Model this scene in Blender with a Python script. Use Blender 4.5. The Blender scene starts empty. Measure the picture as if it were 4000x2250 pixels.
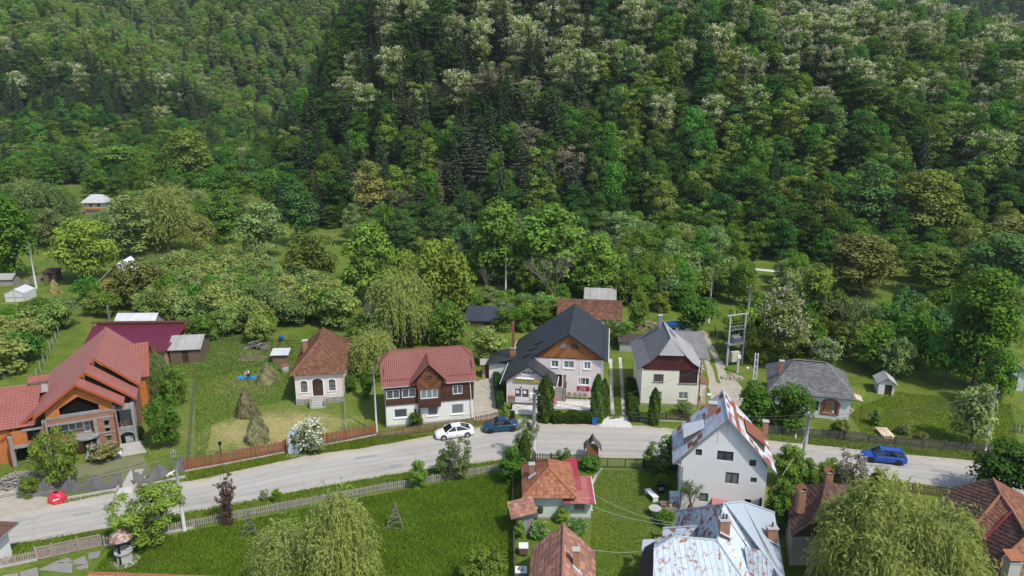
import bpy,bmesh,math,random
import numpy as np
from mathutils import Vector,Matrix
random.seed(7)
SC = bpy.context.scene
COL = SC.collection
R = math.radians
# ---------------------------------------------------------------- camera
PITCH = R(15); FPX = 2750.0; CAMH = 38.0
cd = bpy.data.cameras.new('camera'); cam = bpy.data.objects.new('camera',cd); COL.objects.link(cam)
cam.location = (0,0,CAMH); cam.rotation_euler = (R(90) - PITCH,0,0)
cd.sensor_width = 36.0; cd.lens = 36.0 * FPX / 4000.0; cd.clip_start = 0.5; cd.clip_end = 4000
SC.camera = cam
# ---------------------------------------------------------------- sky + sun
SUN = Vector((0.42,-0.41,0.81)).normalized()          # towards the sun: high, to the right, a little behind the camera
el = math.asin(SUN.z)
wd = bpy.data.worlds.new('World'); SC.world = wd; wd.use_nodes = True
nt = wd.node_tree; nt.nodes.clear()
sky = nt.nodes.new('ShaderNodeTexSky'); sky.sky_type = 'NISHITA'; sky.sun_disc = False
sky.sun_elevation = el; sky.sun_rotation = math.atan2(SUN.x,SUN.y); sky.dust_density = 2.5; sky.altitude = 600
bg = nt.nodes.new('ShaderNodeBackground'); bg.inputs[1].default_value = 0.145
wo = nt.nodes.new('ShaderNodeOutputWorld')
nt.links.new(sky.outputs[0],bg.inputs[0]); nt.links.new(bg.outputs[0],wo.inputs[0])
ld = bpy.data.lights.new('sun','SUN'); ld.energy = 2.8; ld.angle = R(2.5); ld.color = (1,0.95,0.86)
lo = bpy.data.objects.new('sun',ld); COL.objects.link(lo); lo.rotation_euler = SUN.to_track_quat('Z','Y').to_euler(); lo.location = (40,-20,120)
SC.view_settings.view_transform = 'Standard'; SC.view_settings.look = 'None'
SC.view_settings.exposure = 0.4; SC.view_settings.gamma = 1.0; SC.view_settings.use_curve_mapping = False
SC.render.engine = 'CYCLES'; SC.cycles.max_bounces = 6; SC.cycles.diffuse_bounces = 3; SC.cycles.glossy_bounces = 2
SC.cycles.transmission_bounces = 3; SC.cycles.transparent_max_bounces = 6; SC.cycles.volume_bounces = 0
SC.cycles.use_denoising = True; SC.cycles.caustics_reflective = False; SC.cycles.caustics_refractive = False

# ---------------------------------------------------------------- measuring: a photograph point -> the place where it stands
def W(px,py,z=0.0):
    u = (px - 2000) / FPX; v = (py - 1125) / FPX
    t = (CAMH - z) / (math.sin(PITCH) + v * math.cos(PITCH))
    return Vector((u * t,(math.cos(PITCH) - v * math.sin(PITCH)) * t,z))
def proj(x,y,z):
    dz = z - CAMH; d = y * math.cos(PITCH) - dz * math.sin(PITCH)
    return 2000 + FPX * x / d,1125 + FPX * (-dz * math.cos(PITCH) - y * math.sin(PITCH)) / d
def zat(x,y,py):
    v = (py - 1125) / FPX
    return CAMH - y * (math.sin(PITCH) + v * math.cos(PITCH)) / (math.cos(PITCH) - v * math.sin(PITCH))
def ppm(py): return FPX * (math.sin(PITCH) + (py - 1125) / FPX * math.cos(PITCH)) / CAMH

# ---------------------------------------------------------------- materials
MATS = {}
def mat(name,col,col2=None,scale=3.0,rough=0.8,bump=0.0,bscale=None,rand=0.0,stretch=None,metal=0.0,spec=0.4,detail=4,sharp=0.0,obj=True,island=0.0,thr=0.5):
    if name in MATS: return MATS[name]
    m = bpy.data.materials.new(name); m.use_nodes = True
    n = m.node_tree.nodes; l = m.node_tree.links; b = n['Principled BSDF']
    b.inputs['Roughness'].default_value = rough; b.inputs['Metallic'].default_value = metal
    b.inputs['Specular IOR Level'].default_value = spec
    col = tuple(col) + (1,); out = None
    tc = n.new('ShaderNodeTexCoord'); src = tc.outputs['Object']
    if not obj:
        g = n.new('ShaderNodeNewGeometry'); src = g.outputs['Position']
    if stretch:
        mp = n.new('ShaderNodeMapping'); mp.inputs['Scale'].default_value = stretch; l.new(src,mp.inputs[0]); src = mp.outputs[0]
    if col2 is not None:
        ns = n.new('ShaderNodeTexNoise'); ns.inputs['Scale'].default_value = scale; ns.inputs['Detail'].default_value = detail
        l.new(src,ns.inputs['Vector'])
        rp = n.new('ShaderNodeValToRGB'); w = max(0.02,0.28 * (1 - sharp))
        rp.color_ramp.elements[0].position = thr - w; rp.color_ramp.elements[1].position = thr + w
        rp.color_ramp.elements[0].color = col; rp.color_ramp.elements[1].color = tuple(col2) + (1,)
        l.new(ns.outputs['Fac'],rp.inputs[0]); out = rp.outputs[0]
    if rand or island:
        hs = n.new('ShaderNodeHueSaturation')
        if out: l.new(out,hs.inputs['Color'])
        else: hs.inputs['Color'].default_value = col
        oi = n.new('ShaderNodeObjectInfo') if rand else n.new('ShaderNodeNewGeometry')
        mr = n.new('ShaderNodeMapRange'); a = rand or island
        mr.inputs[3].default_value = 1 - a; mr.inputs[4].default_value = 1 + a
        l.new(oi.outputs['Random' if rand else 'Random Per Island'],mr.inputs[0]); l.new(mr.outputs[0],hs.inputs['Value'])
        out = hs.outputs[0]
    if out: l.new(out,b.inputs['Base Color'])
    else: b.inputs['Base Color'].default_value = col
    if bump:
        nb = n.new('ShaderNodeTexNoise'); nb.inputs['Scale'].default_value = bscale or scale * 4; nb.inputs['Detail'].default_value = 3
        l.new(src,nb.inputs['Vector'])
        bp = n.new('ShaderNodeBump'); bp.inputs['Strength'].default_value = bump; bp.inputs['Distance'].default_value = 0.05
        l.new(nb.outputs['Fac'],bp.inputs['Height']); l.new(bp.outputs[0],b.inputs['Normal'])
    MATS[name] = m; return m

def leafmat(name,col,trans=0.22,var=0.35,hue=0.03):
    """foliage: the mesh's tint attribute varies each leaf clump, the object's random number each tree"""
    if name in MATS: return MATS[name]
    m = bpy.data.materials.new(name); m.use_nodes = True
    n = m.node_tree.nodes; l = m.node_tree.links; n.clear()
    at = n.new('ShaderNodeAttribute'); at.attribute_name = 'tint'
    oi = n.new('ShaderNodeObjectInfo')
    hs = n.new('ShaderNodeHueSaturation'); hs.inputs['Color'].default_value = tuple(col) + (1,)
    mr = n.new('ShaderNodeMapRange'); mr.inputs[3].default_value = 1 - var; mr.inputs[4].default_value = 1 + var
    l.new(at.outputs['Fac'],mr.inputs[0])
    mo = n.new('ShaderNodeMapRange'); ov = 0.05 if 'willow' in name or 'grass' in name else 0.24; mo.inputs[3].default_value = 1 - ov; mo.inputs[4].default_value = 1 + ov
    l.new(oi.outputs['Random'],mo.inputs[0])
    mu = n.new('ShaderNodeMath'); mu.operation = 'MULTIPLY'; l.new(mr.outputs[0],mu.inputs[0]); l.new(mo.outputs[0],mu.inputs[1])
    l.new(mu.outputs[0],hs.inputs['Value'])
    ml = n.new('ShaderNodeMath'); ml.operation = 'MULTIPLY'; ml.inputs[1].default_value = 7.31; l.new(oi.outputs['Random'],ml.inputs[0])
    fr = n.new('ShaderNodeMath'); fr.operation = 'FRACT'; l.new(ml.outputs[0],fr.inputs[0])
    mh = n.new('ShaderNodeMapRange'); mh.inputs[3].default_value = 0.5 - hue; mh.inputs[4].default_value = 0.5 + hue
    l.new(fr.outputs[0],mh.inputs[0]); l.new(mh.outputs[0],hs.inputs['Hue'])
    d = n.new('ShaderNodeBsdfDiffuse'); t = n.new('ShaderNodeBsdfTranslucent'); mx = n.new('ShaderNodeMixShader')
    l.new(hs.outputs[0],d.inputs[0]); l.new(hs.outputs[0],t.inputs[0]); mx.inputs[0].default_value = trans
    l.new(d.outputs[0],mx.inputs[1]); l.new(t.outputs[0],mx.inputs[2])
    o = n.new('ShaderNodeOutputMaterial'); l.new(mx.outputs[0],o.inputs[0])
    MATS[name] = m; return m

# ---------------------------------------------------------------- mesh builder
class MB:
    def __init__(s): s.v = []; s.f = []; s.m = []
    def poly(s,pts,m=0):
        i = len(s.v); s.v += [tuple(p) for p in pts]; s.f.append(tuple(range(i,i + len(pts)))); s.m.append(m); return s
    def box(s,x0,y0,z0,x1,y1,z1,m=0,M=None):
        p = [(x0,y0,z0),(x1,y0,z0),(x1,y1,z0),(x0,y1,z0),(x0,y0,z1),(x1,y0,z1),(x1,y1,z1),(x0,y1,z1)]
        if M is not None: p = [tuple(M @ Vector(q)) for q in p]
        i = len(s.v); s.v += p
        for f in ((0,3,2,1),(4,5,6,7),(0,1,5,4),(1,2,6,5),(2,3,7,6),(3,0,4,7)):
            s.f.append(tuple(i + k for k in f)); s.m.append(m)
        return s
    def bar(s,a,b,w,h=None,m=0,up=(0,0,1)):
        a = Vector(a); b = Vector(b); h = h or w; d = (b - a).normalized(); up = Vector(up)
        if abs(d.dot(up)) > 0.98: up = Vector((0,1,0))
        x = d.cross(up).normalized() * w / 2; y = x.cross(d).normalized() * h / 2
        i = len(s.v)
        for c in (a,b): s.v += [tuple(c - x - y),tuple(c + x - y),tuple(c + x + y),tuple(c - x + y)]
        for f in ((3,2,1,0),(4,5,6,7),(0,1,5,4),(1,2,6,5),(2,3,7,6),(3,0,4,7)):
            s.f.append(tuple(i + k for k in f)); s.m.append(m)
        return s
    def tube(s,pts,rad,n=6,m=0,cap=True):
        pts = [Vector(p) for p in pts]; k = len(pts); rad = rad if isinstance(rad,(list,tuple)) else [rad] * k
        i0 = len(s.v); ref = Vector((0,0,1))
        for j,p in enumerate(pts):
            d = (pts[min(j + 1,k - 1)] - pts[max(j - 1,0)]).normalized()
            r = ref if abs(d.dot(ref)) < 0.95 else Vector((1,0,0))
            x = d.cross(r).normalized(); y = d.cross(x).normalized()
            for q in range(n):
                a = 2 * math.pi * q / n; s.v.append(tuple(p + (x * math.cos(a) + y * math.sin(a)) * rad[j]))
        for j in range(k - 1):
            for q in range(n):
                a = i0 + j * n + q; b = i0 + j * n + (q + 1) % n
                s.f.append((a,b,b + n,a + n)); s.m.append(m)
        if cap:
            s.f.append(tuple(i0 + q for q in range(n))); s.m.append(m)
            s.f.append(tuple(i0 + (k - 1) * n + q for q in reversed(range(n)))); s.m.append(m)
        return s
    def lathe(s,prof,n=16,m=0,c=(0,0,0)):
        i0 = len(s.v); k = len(prof)
        for r,z in prof:
            for q in range(n):
                a = 2 * math.pi * q / n; s.v.append((c[0] + r * math.cos(a),c[1] + r * math.sin(a),c[2] + z))
        for j in range(k - 1):
            for q in range(n):
                a = i0 + j * n + q; b = i0 + j * n + (q + 1) % n
                s.f.append((a,b,b + n,a + n)); s.m.append(m)
        s.f.append(tuple(i0 + q for q in reversed(range(n)))); s.m.append(m)
        s.f.append(tuple(i0 + (k - 1) * n + q for q in range(n))); s.m.append(m)
        return s
    def slab(s,poly,t,m=0,nrm=None):
        """flat polygon given thickness t downwards along its normal (top face = poly)"""
        poly = [Vector(p) for p in poly]; nn = Vector(nrm) if nrm else pnorm(poly)
        if nn.z < 0 and not nrm: poly = poly[::-1]; nn = -nn
        lo_ = [p - nn * t for p in poly]; i = len(s.v); k = len(poly)
        s.v += [tuple(p) for p in poly] + [tuple(p) for p in lo_]
        s.f.append(tuple(range(i,i + k))); s.m.append(m)
        s.f.append(tuple(range(i + 2 * k - 1,i + k - 1,-1))); s.m.append(m)
        for j in range(k):
            a = i + j; b = i + (j + 1) % k; s.f.append((a,a + k,b + k,b)); s.m.append(m)
        return s
def pnorm(poly):
    n = Vector((0,0,0))
    for i in range(len(poly)):
        a = poly[i]; b = poly[(i + 1) % len(poly)]
        n += Vector(((a[1] - b[1]) * (a[2] + b[2]),(a[2] - b[2]) * (a[0] + b[0]),(a[0] - b[0]) * (a[1] + b[1])))
    return n.normalized()

def tag(o,label=None,cat=None,group=None,kind=None):
    if label: o['label'] = label
    if cat: o['category'] = cat
    if group: o['group'] = group
    if kind: o['kind'] = kind
    return o
def mesh(name,mb,mats,smooth=False):
    me = bpy.data.meshes.new(name); me.from_pydata(mb.v,[],mb.f)
    for m in (mats if isinstance(mats,(list,tuple)) else [mats]): me.materials.append(m)
    if any(mb.m): me.polygons.foreach_set('material_index',mb.m)
    if smooth: me.polygons.foreach_set('use_smooth',[True] * len(me.polygons))
    me.update(); return me
def obj(name,mb,mats,parent=None,smooth=False,loc=None,rz=None,label=None):
    me = mb if isinstance(mb,bpy.types.Mesh) else mesh(name,mb,mats,smooth)
    o = bpy.data.objects.new(name,me); COL.objects.link(o)
    if parent is not None: o.parent = parent
    if loc is not None: o.location = loc
    if rz is not None: o.rotation_euler = (0,0,rz)
    if label: o['label'] = label
    return o
def thing(name,label,cat,loc=(0,0,0),rz=0.0,group=None):
    o = bpy.data.objects.new(name,None); COL.objects.link(o); o.location = loc; o.rotation_euler = (0,0,rz)
    o.empty_display_size = 0.3
    return tag(o,label,cat,group)
def copy_tree(o,parent=None):
    c = o.copy(); COL.objects.link(c)
    if parent is not None: c.parent = parent
    for ch in o.children: copy_tree(ch,c)
    return c

# ---------------------------------------------------------------- splitting a flat face into cells (tiles, sheets, boards)
def clip_half(poly,n,d):
    out = []
    for i in range(len(poly)):
        a = poly[i]; b = poly[(i + 1) % len(poly)]
        da = a[0] * n[0] + a[1] * n[1] - d; db = b[0] * n[0] + b[1] * n[1] - d
        if da <= 1e-9: out.append(a)
        if (da < -1e-9 and db > 1e-9) or (da > 1e-9 and db < -1e-9):
            t = da / (da - db); out.append((a[0] + (b[0] - a[0]) * t,a[1] + (b[1] - a[1]) * t))
    return out
def area2(p): return 0.5 * sum(p[i][0] * p[(i + 1) % len(p)][1] - p[(i + 1) % len(p)][0] * p[i][1] for i in range(len(p)))
class Plane:
    """a convex flat polygon with axes: u across, v up the slope, n outwards"""
    def __init__(s,poly,udir):
        s.poly = [Vector(p) for p in poly]; s.n = pnorm(s.poly)
        if s.n.z < -1e-4 or (abs(s.n.z) <= 1e-4 and s.n.y > 0): s.poly.reverse(); s.n = -s.n
        u = Vector(udir); s.u = (u - s.n * u.dot(s.n)).normalized(); s.v = s.n.cross(s.u).normalized()
        s.o = s.poly[0]
        s.p2 = [((p - s.o).dot(s.u),(p - s.o).dot(s.v)) for p in s.poly]
        if area2(s.p2) < 0: s.p2.reverse()
        s.hp = []
        for i in range(len(s.p2)):
            a = s.p2[i]; b = s.p2[(i + 1) % len(s.p2)]; nx,ny = b[1] - a[1],-(b[0] - a[0]); L = math.hypot(nx,ny) or 1
            s.hp.append(((nx / L,ny / L),(a[0] * nx + a[1] * ny) / L))
        s.bb = (min(p[0] for p in s.p2),min(p[1] for p in s.p2),max(p[0] for p in s.p2),max(p[1] for p in s.p2))
    def P(s,x,y,h=0.0): return s.o + s.u * x + s.v * y + s.n * h
    def cells(s,w,h,stagger=0.0,x0=None,y0=None):
        ax,ay,bx,by = s.bb; ax = ax if x0 is None else x0; ay = ay if y0 is None else y0
        j = 0; y = ay
        while y < by - 1e-6:
            x = ax - (stagger * w if j % 2 else 0); i = 0
            while x < bx - 1e-6:
                q = [(x,y),(x + w,y),(x + w,y + h),(x,y + h)]; c = q
                full = all(p[0] * n[0] + p[1] * n[1] <= d + 1e-6 for p in q for n,d in s.hp)
                if not full:
                    for n,d in s.hp:
                        c = clip_half(c,n,d)
                        if len(c) < 3: break
                if len(c) >= 3 and abs(area2(c)) > 0.01 * w * h: yield i,j,x,y,c,full
                x += w; i += 1
            y += h; j += 1
def wave(s,amp,pitch):
    t = (s / pitch) % 1.0; return amp * (1 - abs(2 * t - 1))
def relief(mb,pl,pitch,row,amp,step,lift=0.01,m=0):
    """pressed metal tile sheet or corrugated sheet: ridges across, steps up the slope"""
    for i,j,x,y,c,full in pl.cells(pitch / 2,row):
        mb.poly([pl.P(p[0],p[1],lift + wave(p[0] - pl.bb[0],amp,pitch) + step * (1 - (p[1] - y) / row)) for p in c],m)
        if step > 0:
            lo_ = sorted([p for p in c if abs(p[1] - y) < 1e-6])
            if len(lo_) == 2:
                a,b = lo_; ha = lift + wave(a[0] - pl.bb[0],amp,pitch); hb = lift + wave(b[0] - pl.bb[0],amp,pitch)
                mb.poly([pl.P(a[0],a[1],ha - 0.005),pl.P(b[0],b[1],hb - 0.005),pl.P(b[0],b[1],hb + step),pl.P(a[0],a[1],ha + step)],m)
    return mb
def pieces(name,pl,w,h,t,lip,mats,parent,stagger=0.5,gap=0.012,nmax=300,restname='tile_field',lift=0.0,pick=None,curve=0.0):
    """each tile, sheet or board of a flat face as a mesh of its own (whole ones share one mesh); past nmax the rest is one part"""
    rng = random.Random(sum(map(ord,name)) + int(w * 100)); mats = mats if isinstance(mats,(list,tuple)) else [mats]
    shared = {}; rest = MB(); todo = list(pl.cells(w,h,stagger))
    def cam_d(c): return (parent_m @ pl.P(c[2] + w / 2,c[3] + h / 2) - Vector((0,0,CAMH))).length
    bpy.context.view_layer.update(); parent_m = parent.matrix_world
    todo.sort(key=cam_d)
    def shape(mb,q,y0,M,h0,m=0):
        top = [(p[0],p[1],h0 + t + lip * (1 - (p[1] - y0) / h)) for p in q]; lo_ = [(p[0],p[1],h0) for p in q]
        k = len(q); i = len(mb.v); mb.v += [tuple(M(*p)) for p in top + lo_]
        mb.f.append(tuple(range(i,i + k))); mb.m.append(m)
        for a in range(k): b = (a + 1) % k; mb.f.append((i + a,i + k + a,i + k + b,i + b)); mb.m.append(m)
    for cnt,(i,j,x,y,c,full) in enumerate(todo):
        mi = pick(i,j,rng) if pick else rng.randrange(len(mats))
        cx = sum(p[0] for p in c) / len(c); cy = sum(p[1] for p in c) / len(c)
        g = [(cx + (p[0] - cx) * (1 - gap / w),cy + (p[1] - cy) * (1 - gap / h * 0.3)) for p in c]
        jit = lift + rng.uniform(0,t * 0.5)
        if cnt >= nmax: shape(rest,g,y,lambda a,b,z: pl.P(a,b,z),jit,mi); continue
        if full:
            if mi not in shared:
                mb = MB(); q = [(gap / 2,0),(w - gap / 2,0),(w - gap / 2,h),(gap / 2,h)]
                if curve:
                    nn = 4
                    for a in range(nn):
                        xa,xb = w * a / nn,w * (a + 1) / nn; f = lambda xx: curve * math.sin(math.pi * xx / w)
                        mb.poly([(xa,0,t + lip + f(xa)),(xb,0,t + lip + f(xb)),(xb,h,t + f(xb)),(xa,h,t + f(xa))])
                        mb.poly([(xa,0,0),(xb,0,0),(xb,0,t + lip + f(xb)),(xa,0,t + lip + f(xa))])
                else: shape(mb,q,0,lambda a,b,z: (a,b,z),0)
                shared[mi] = mesh(name,mb,mats[mi])
            o = bpy.data.objects.new(name,shared[mi]); COL.objects.link(o); o.parent = parent
            M = Matrix((pl.u,pl.v,pl.n)).transposed().to_4x4(); M.translation = pl.P(x,y,jit); o.matrix_local = M
        else:
            mb = MB(); shape(mb,g,y,lambda a,b,z: pl.P(a,b,z),jit); obj(name,mb,mats[mi],parent)
    if rest.f: tag(obj(restname,rest,mats,parent),kind='stuff')
# ================================================================ terrain
def sst(a,b,x):
    t = np.clip((x - a) / (b - a),0,1); return t * t * (3 - 2 * t)
def noise2(x,y):
    return (np.sin(x * 0.031 + 1.3) * np.cos(y * 0.027 - 0.4) + 0.55 * np.sin(x * 0.071 - y * 0.043 + 2.1) + 0.35 * np.sin(x * 0.113 + y * 0.127)) / 1.9
FX = np.array([-420,-250,-150,-100,-60,0,60,150,260,420.]); FY = np.array([300,285,262,232,208,187,166,158,160,170.])
TX = np.array([-420,-145,-118,-106,-92,-76,-50,0,60,110,160,230,320,420.]); TZ = np.array([0,0,5,14,40,68,88,90,76,70,60,46,42,42.])
def height(x,y):
    x = np.asarray(x,float); y = np.asarray(y,float)
    d = y - np.interp(x,FX,FY)
    top = np.interp(x,TX,TZ)
    main = top * sst(-4,150,d + 14 * noise2(x * 1.7,y * 1.3) * sst(5,40,d)) * (1 - 0.55 * sst(190,330,d))
    d2 = y - 318 + 0.18 * (x + 250)
    t2 = np.interp(x,[-520,-330,-280,-225,-180,-140,-100],[105,92,76,52,26,8,0])
    left = t2 * sst(0,170,d2 + 16 * noise2(x,y))
    d3 = np.maximum(y - (455 + 25 * noise2(x * 0.6,0 * y) + 0.05 * np.abs(x)),0)
    far = 240 * (1 - np.exp(-d3 / 260.0))
    low = 2.0 * sst(120,260,y) * sst(-60,-140,x)
    h = np.maximum(np.maximum(main,left),far) + low
    return h + 2.2 * noise2(x * 2.3,y * 2.1) * sst(2,20,h)
def hz(x,y): return float(height(x,y))
def grid_mesh(xs,ys):
    X,Y = np.meshgrid(xs,ys); Z = height(X,Y); nx,ny = len(xs),len(ys)
    v = np.stack([X,Y,Z],-1).reshape(-1,3)
    i = np.arange((nx) * (ny)).reshape(ny,nx)
    f = np.stack([i[:-1,:-1],i[:-1,1:],i[1:,1:],i[1:,:-1]],-1).reshape(-1,4)
    return v,f
def np_mesh(name,V,F,mats,mi=None,tint=None,smooth=False):
    me = bpy.data.meshes.new(name); V = np.asarray(V,np.float32); F = np.asarray(F,np.int32); k = F.shape[1]
    me.vertices.add(len(V)); me.vertices.foreach_set('co',V.ravel())
    me.loops.add(F.size); me.loops.foreach_set('vertex_index',F.ravel())
    me.polygons.add(len(F)); me.polygons.foreach_set('loop_start',np.arange(len(F),dtype=np.int32) * k)
    for m in (mats if isinstance(mats,(list,tuple)) else [mats]): me.materials.append(m)
    if mi is not None: me.polygons.foreach_set('material_index',np.asarray(mi,np.int32))
    if smooth: me.polygons.foreach_set('use_smooth',np.ones(len(F),bool))
    if tint is not None:
        a = me.attributes.new('tint','FLOAT','POINT'); a.data.foreach_set('value',np.asarray(tint,np.float32))
    me.update(calc_edges=True); return me

def ground_material():
    m = bpy.data.materials.new('meadow_ground'); m.use_nodes = True
    n = m.node_tree.nodes; l = m.node_tree.links; b = n['Principled BSDF']; b.inputs['Roughness'].default_value = 0.9; b.inputs['Specular IOR Level'].default_value = 0.15
    g = n.new('ShaderNodeNewGeometry')
    def ns(s,d=5,r=0.6):
        t = n.new('ShaderNodeTexNoise'); t.inputs['Scale'].default_value = s; t.inputs['Detail'].default_value = d; t.inputs['Roughness'].default_value = r
        l.new(g.outputs['Position'],t.inputs['Vector']); return t.outputs['Fac']
    def ramp(f,stops):
        r = n.new('ShaderNodeValToRGB'); r.color_ramp.elements.remove(r.color_ramp.elements[0])
        r.color_ramp.elements[0].position = stops[0][0]; r.color_ramp.elements[0].color = (*stops[0][1],1)
        for p,c in stops[1:]: e = r.color_ramp.elements.new(p); e.color = (*c,1)
        l.new(f,r.inputs[0]); return r.outputs[0]
    a = ramp(ns(0.22),[(0.3,(0.075,0.125,0.016)),(0.5,(0.115,0.168,0.023)),(0.68,(0.175,0.2,0.045))])
    c = ramp(ns(2.6,6,0.7),[(0.3,(0.55,0.6,0.5)),(0.5,(1,1,1)),(0.72,(1.4,1.3,1.3))])
    mx = n.new('ShaderNodeMix'); mx.data_type = 'RGBA'; mx.blend_type = 'MULTIPLY'; mx.inputs[0].default_value = 1
    l.new(a,mx.inputs[6]); l.new(c,mx.inputs[7])
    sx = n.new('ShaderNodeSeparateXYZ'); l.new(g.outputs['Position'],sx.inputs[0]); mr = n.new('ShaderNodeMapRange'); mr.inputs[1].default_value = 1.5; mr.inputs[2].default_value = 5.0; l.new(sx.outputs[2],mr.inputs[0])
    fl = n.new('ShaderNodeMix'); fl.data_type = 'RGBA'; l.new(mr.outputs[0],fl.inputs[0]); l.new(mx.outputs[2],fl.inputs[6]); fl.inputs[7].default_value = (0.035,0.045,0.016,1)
    def patch(prev,c,rx,ry,ang,col,amp):
        mp = n.new('ShaderNodeMapping'); mp.vector_type = 'TEXTURE'; mp.inputs['Location'].default_value = (c.x,c.y,0); mp.inputs['Rotation'].default_value = (0,0,ang); mp.inputs['Scale'].default_value = (rx,ry,1e5); l.new(g.outputs['Position'],mp.inputs[0])
        ln = n.new('ShaderNodeVectorMath'); ln.operation = 'LENGTH'; l.new(mp.outputs[0],ln.inputs[0])
        ad = n.new('ShaderNodeMath'); ad.operation = 'MULTIPLY_ADD'; ad.inputs[1].default_value = amp; l.new(ns(0.55,7,0.7),ad.inputs[0]); l.new(ln.outputs['Value'],ad.inputs[2])
        m2 = n.new('ShaderNodeMapRange'); m2.inputs[1].default_value = 0.6 + amp * 0.5; m2.inputs[2].default_value = 1.4 + amp * 0.5; m2.inputs[3].default_value = 1; m2.inputs[4].default_value = 0; l.new(ad.outputs[0],m2.inputs[0])
        cm = n.new('ShaderNodeMix'); cm.data_type = 'RGBA'; cm.blend_type = 'MULTIPLY'; cm.inputs[0].default_value = 1; cm.inputs[6].default_value = (*col,1); l.new(c_,cm.inputs[7])
        x = n.new('ShaderNodeMix'); x.data_type = 'RGBA'; l.new(m2.outputs[0],x.inputs[0]); l.new(prev,x.inputs[6]); l.new(cm.outputs[2],x.inputs[7]); return x.outputs[2]
    c_ = c; o = patch(fl.outputs[2],W(1020,1600),11.5,11,0.1,(0.135,0.18,0.035),1.2)
    o = patch(o,W(1080,1680),7.6,4.2,0.12,(0.33,0.29,0.12),2.2); o = patch(o,W(950,1500),5,4,0,(0.2,0.21,0.06),2.0)
    o = patch(o,W(2440,1900),2.5,9,-0.1,(0.13,0.17,0.04),1.6)
    l.new(o,b.inputs['Base Color'])
    bp = n.new('ShaderNodeBump'); bp.inputs['Strength'].default_value = 0.5; bp.inputs['Distance'].default_value = 0.12
    l.new(ns(5,4,0.7),bp.inputs['Height']); l.new(bp.outputs[0],b.inputs['Normal'])
    return m
GROUND = ground_material()
def axis(*seg):
    out = []
    for a,b,st in seg: out += list(np.arange(a,b,st))
    return np.array(out + [seg[-1][1]])
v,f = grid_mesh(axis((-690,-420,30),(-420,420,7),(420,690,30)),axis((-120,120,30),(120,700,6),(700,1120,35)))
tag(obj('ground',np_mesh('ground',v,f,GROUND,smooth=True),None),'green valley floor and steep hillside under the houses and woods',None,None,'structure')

# ================================================================ foliage
RNG = np.random.default_rng(11)
def unit(a): return a / np.maximum(np.linalg.norm(a,axis=-1,keepdims=True),1e-9)
def rdir(n,rng): return unit(rng.normal(size=(n,3)))
def leaves(P,N,s,asp,rng,D=None):
    """a small diamond leaf spray at each point P facing about N; D = its long axis"""
    n = len(P); s = np.broadcast_to(np.asarray(s,float),(n,))[:,None] * rng.uniform(0.7,1.3,(n,1))
    t = unit(np.cross(N,rdir(n,rng))) if D is None else unit(D)
    b = unit(np.cross(N,t))
    fold = unit(N) * s * 0.25 * rng.uniform(-1,1,(n,1))
    V = np.stack([P - t * s,P + b * s * asp + fold,P + t * s,P - b * s * asp + fold],1).reshape(-1,3)
    return V,np.arange(4 * n).reshape(-1,4)
def crown_blobs(rng,R_,Hc,nb,rb,shape='round',z0=0.0):
    """centres and radii of the leaf masses of a crown of radius R_ and height Hc standing on z0"""
    C = []; k = 0
    while len(C) < nb and k < 4000:
        k += 1
        z = rng.uniform(0,1)
        if shape == 'round': r = math.sqrt(max(0,1 - (2 * z - 0.85) ** 2 / 1.4))
        elif shape == 'egg': r = math.sqrt(z + 0.02) * (1 - z) ** 0.55 * 1.75
        elif shape == 'cone': r = (1 - z) ** 0.8
        elif shape == 'vase': r = 0.35 + 0.65 * math.sin(min(1,z * 1.25) * math.pi * 0.62)
        else: r = 1.0
        r = min(r,1.0); a = rng.uniform(0,2 * math.pi); rr = r * R_ * math.sqrt(rng.uniform(0.25,1)) * 0.82
        p = np.array([rr * math.cos(a),rr * math.sin(a),z0 + z * Hc * 0.93])
        if all(np.linalg.norm((p - q) * (1,1,1.25)) > rb * 0.62 for q,_ in C): C.append((p,rb * rng.uniform(0.75,1.2)))
    return C
def blob_leaves(C,n,s,asp,rng,flat=0.75,up=0.45,shell=0.55,centre=None,jit=0.62):
    w = np.array([r * r for _,r in C]); cnt = np.maximum(3,(n * w / w.sum()).astype(int)); P = []; N = []; T = []
    for (c,r),k in zip(C,cnt):
        d = rdir(k,rng); d[:,2] = np.where(d[:,2] < -0.35,-d[:,2],d[:,2])
        rr = r * (shell + (1.12 - shell) * rng.uniform(0,1,(k,1)) ** 0.6)
        P.append(c + d * rr * (1,1,flat)); N.append(d + np.array([0,0,up]) + jit * rng.normal(size=(k,3)) * 0.42); tt = rng.uniform(0.15,0.85)
        T.append(np.clip(tt + rng.normal(0,0.22,k),0,1))
    P = np.concatenate(P); N = unit(np.concatenate(N)); T = np.concatenate(T)
    V,F = leaves(P,N,s,asp,rng); return V,F,np.repeat(T,4),P
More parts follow.
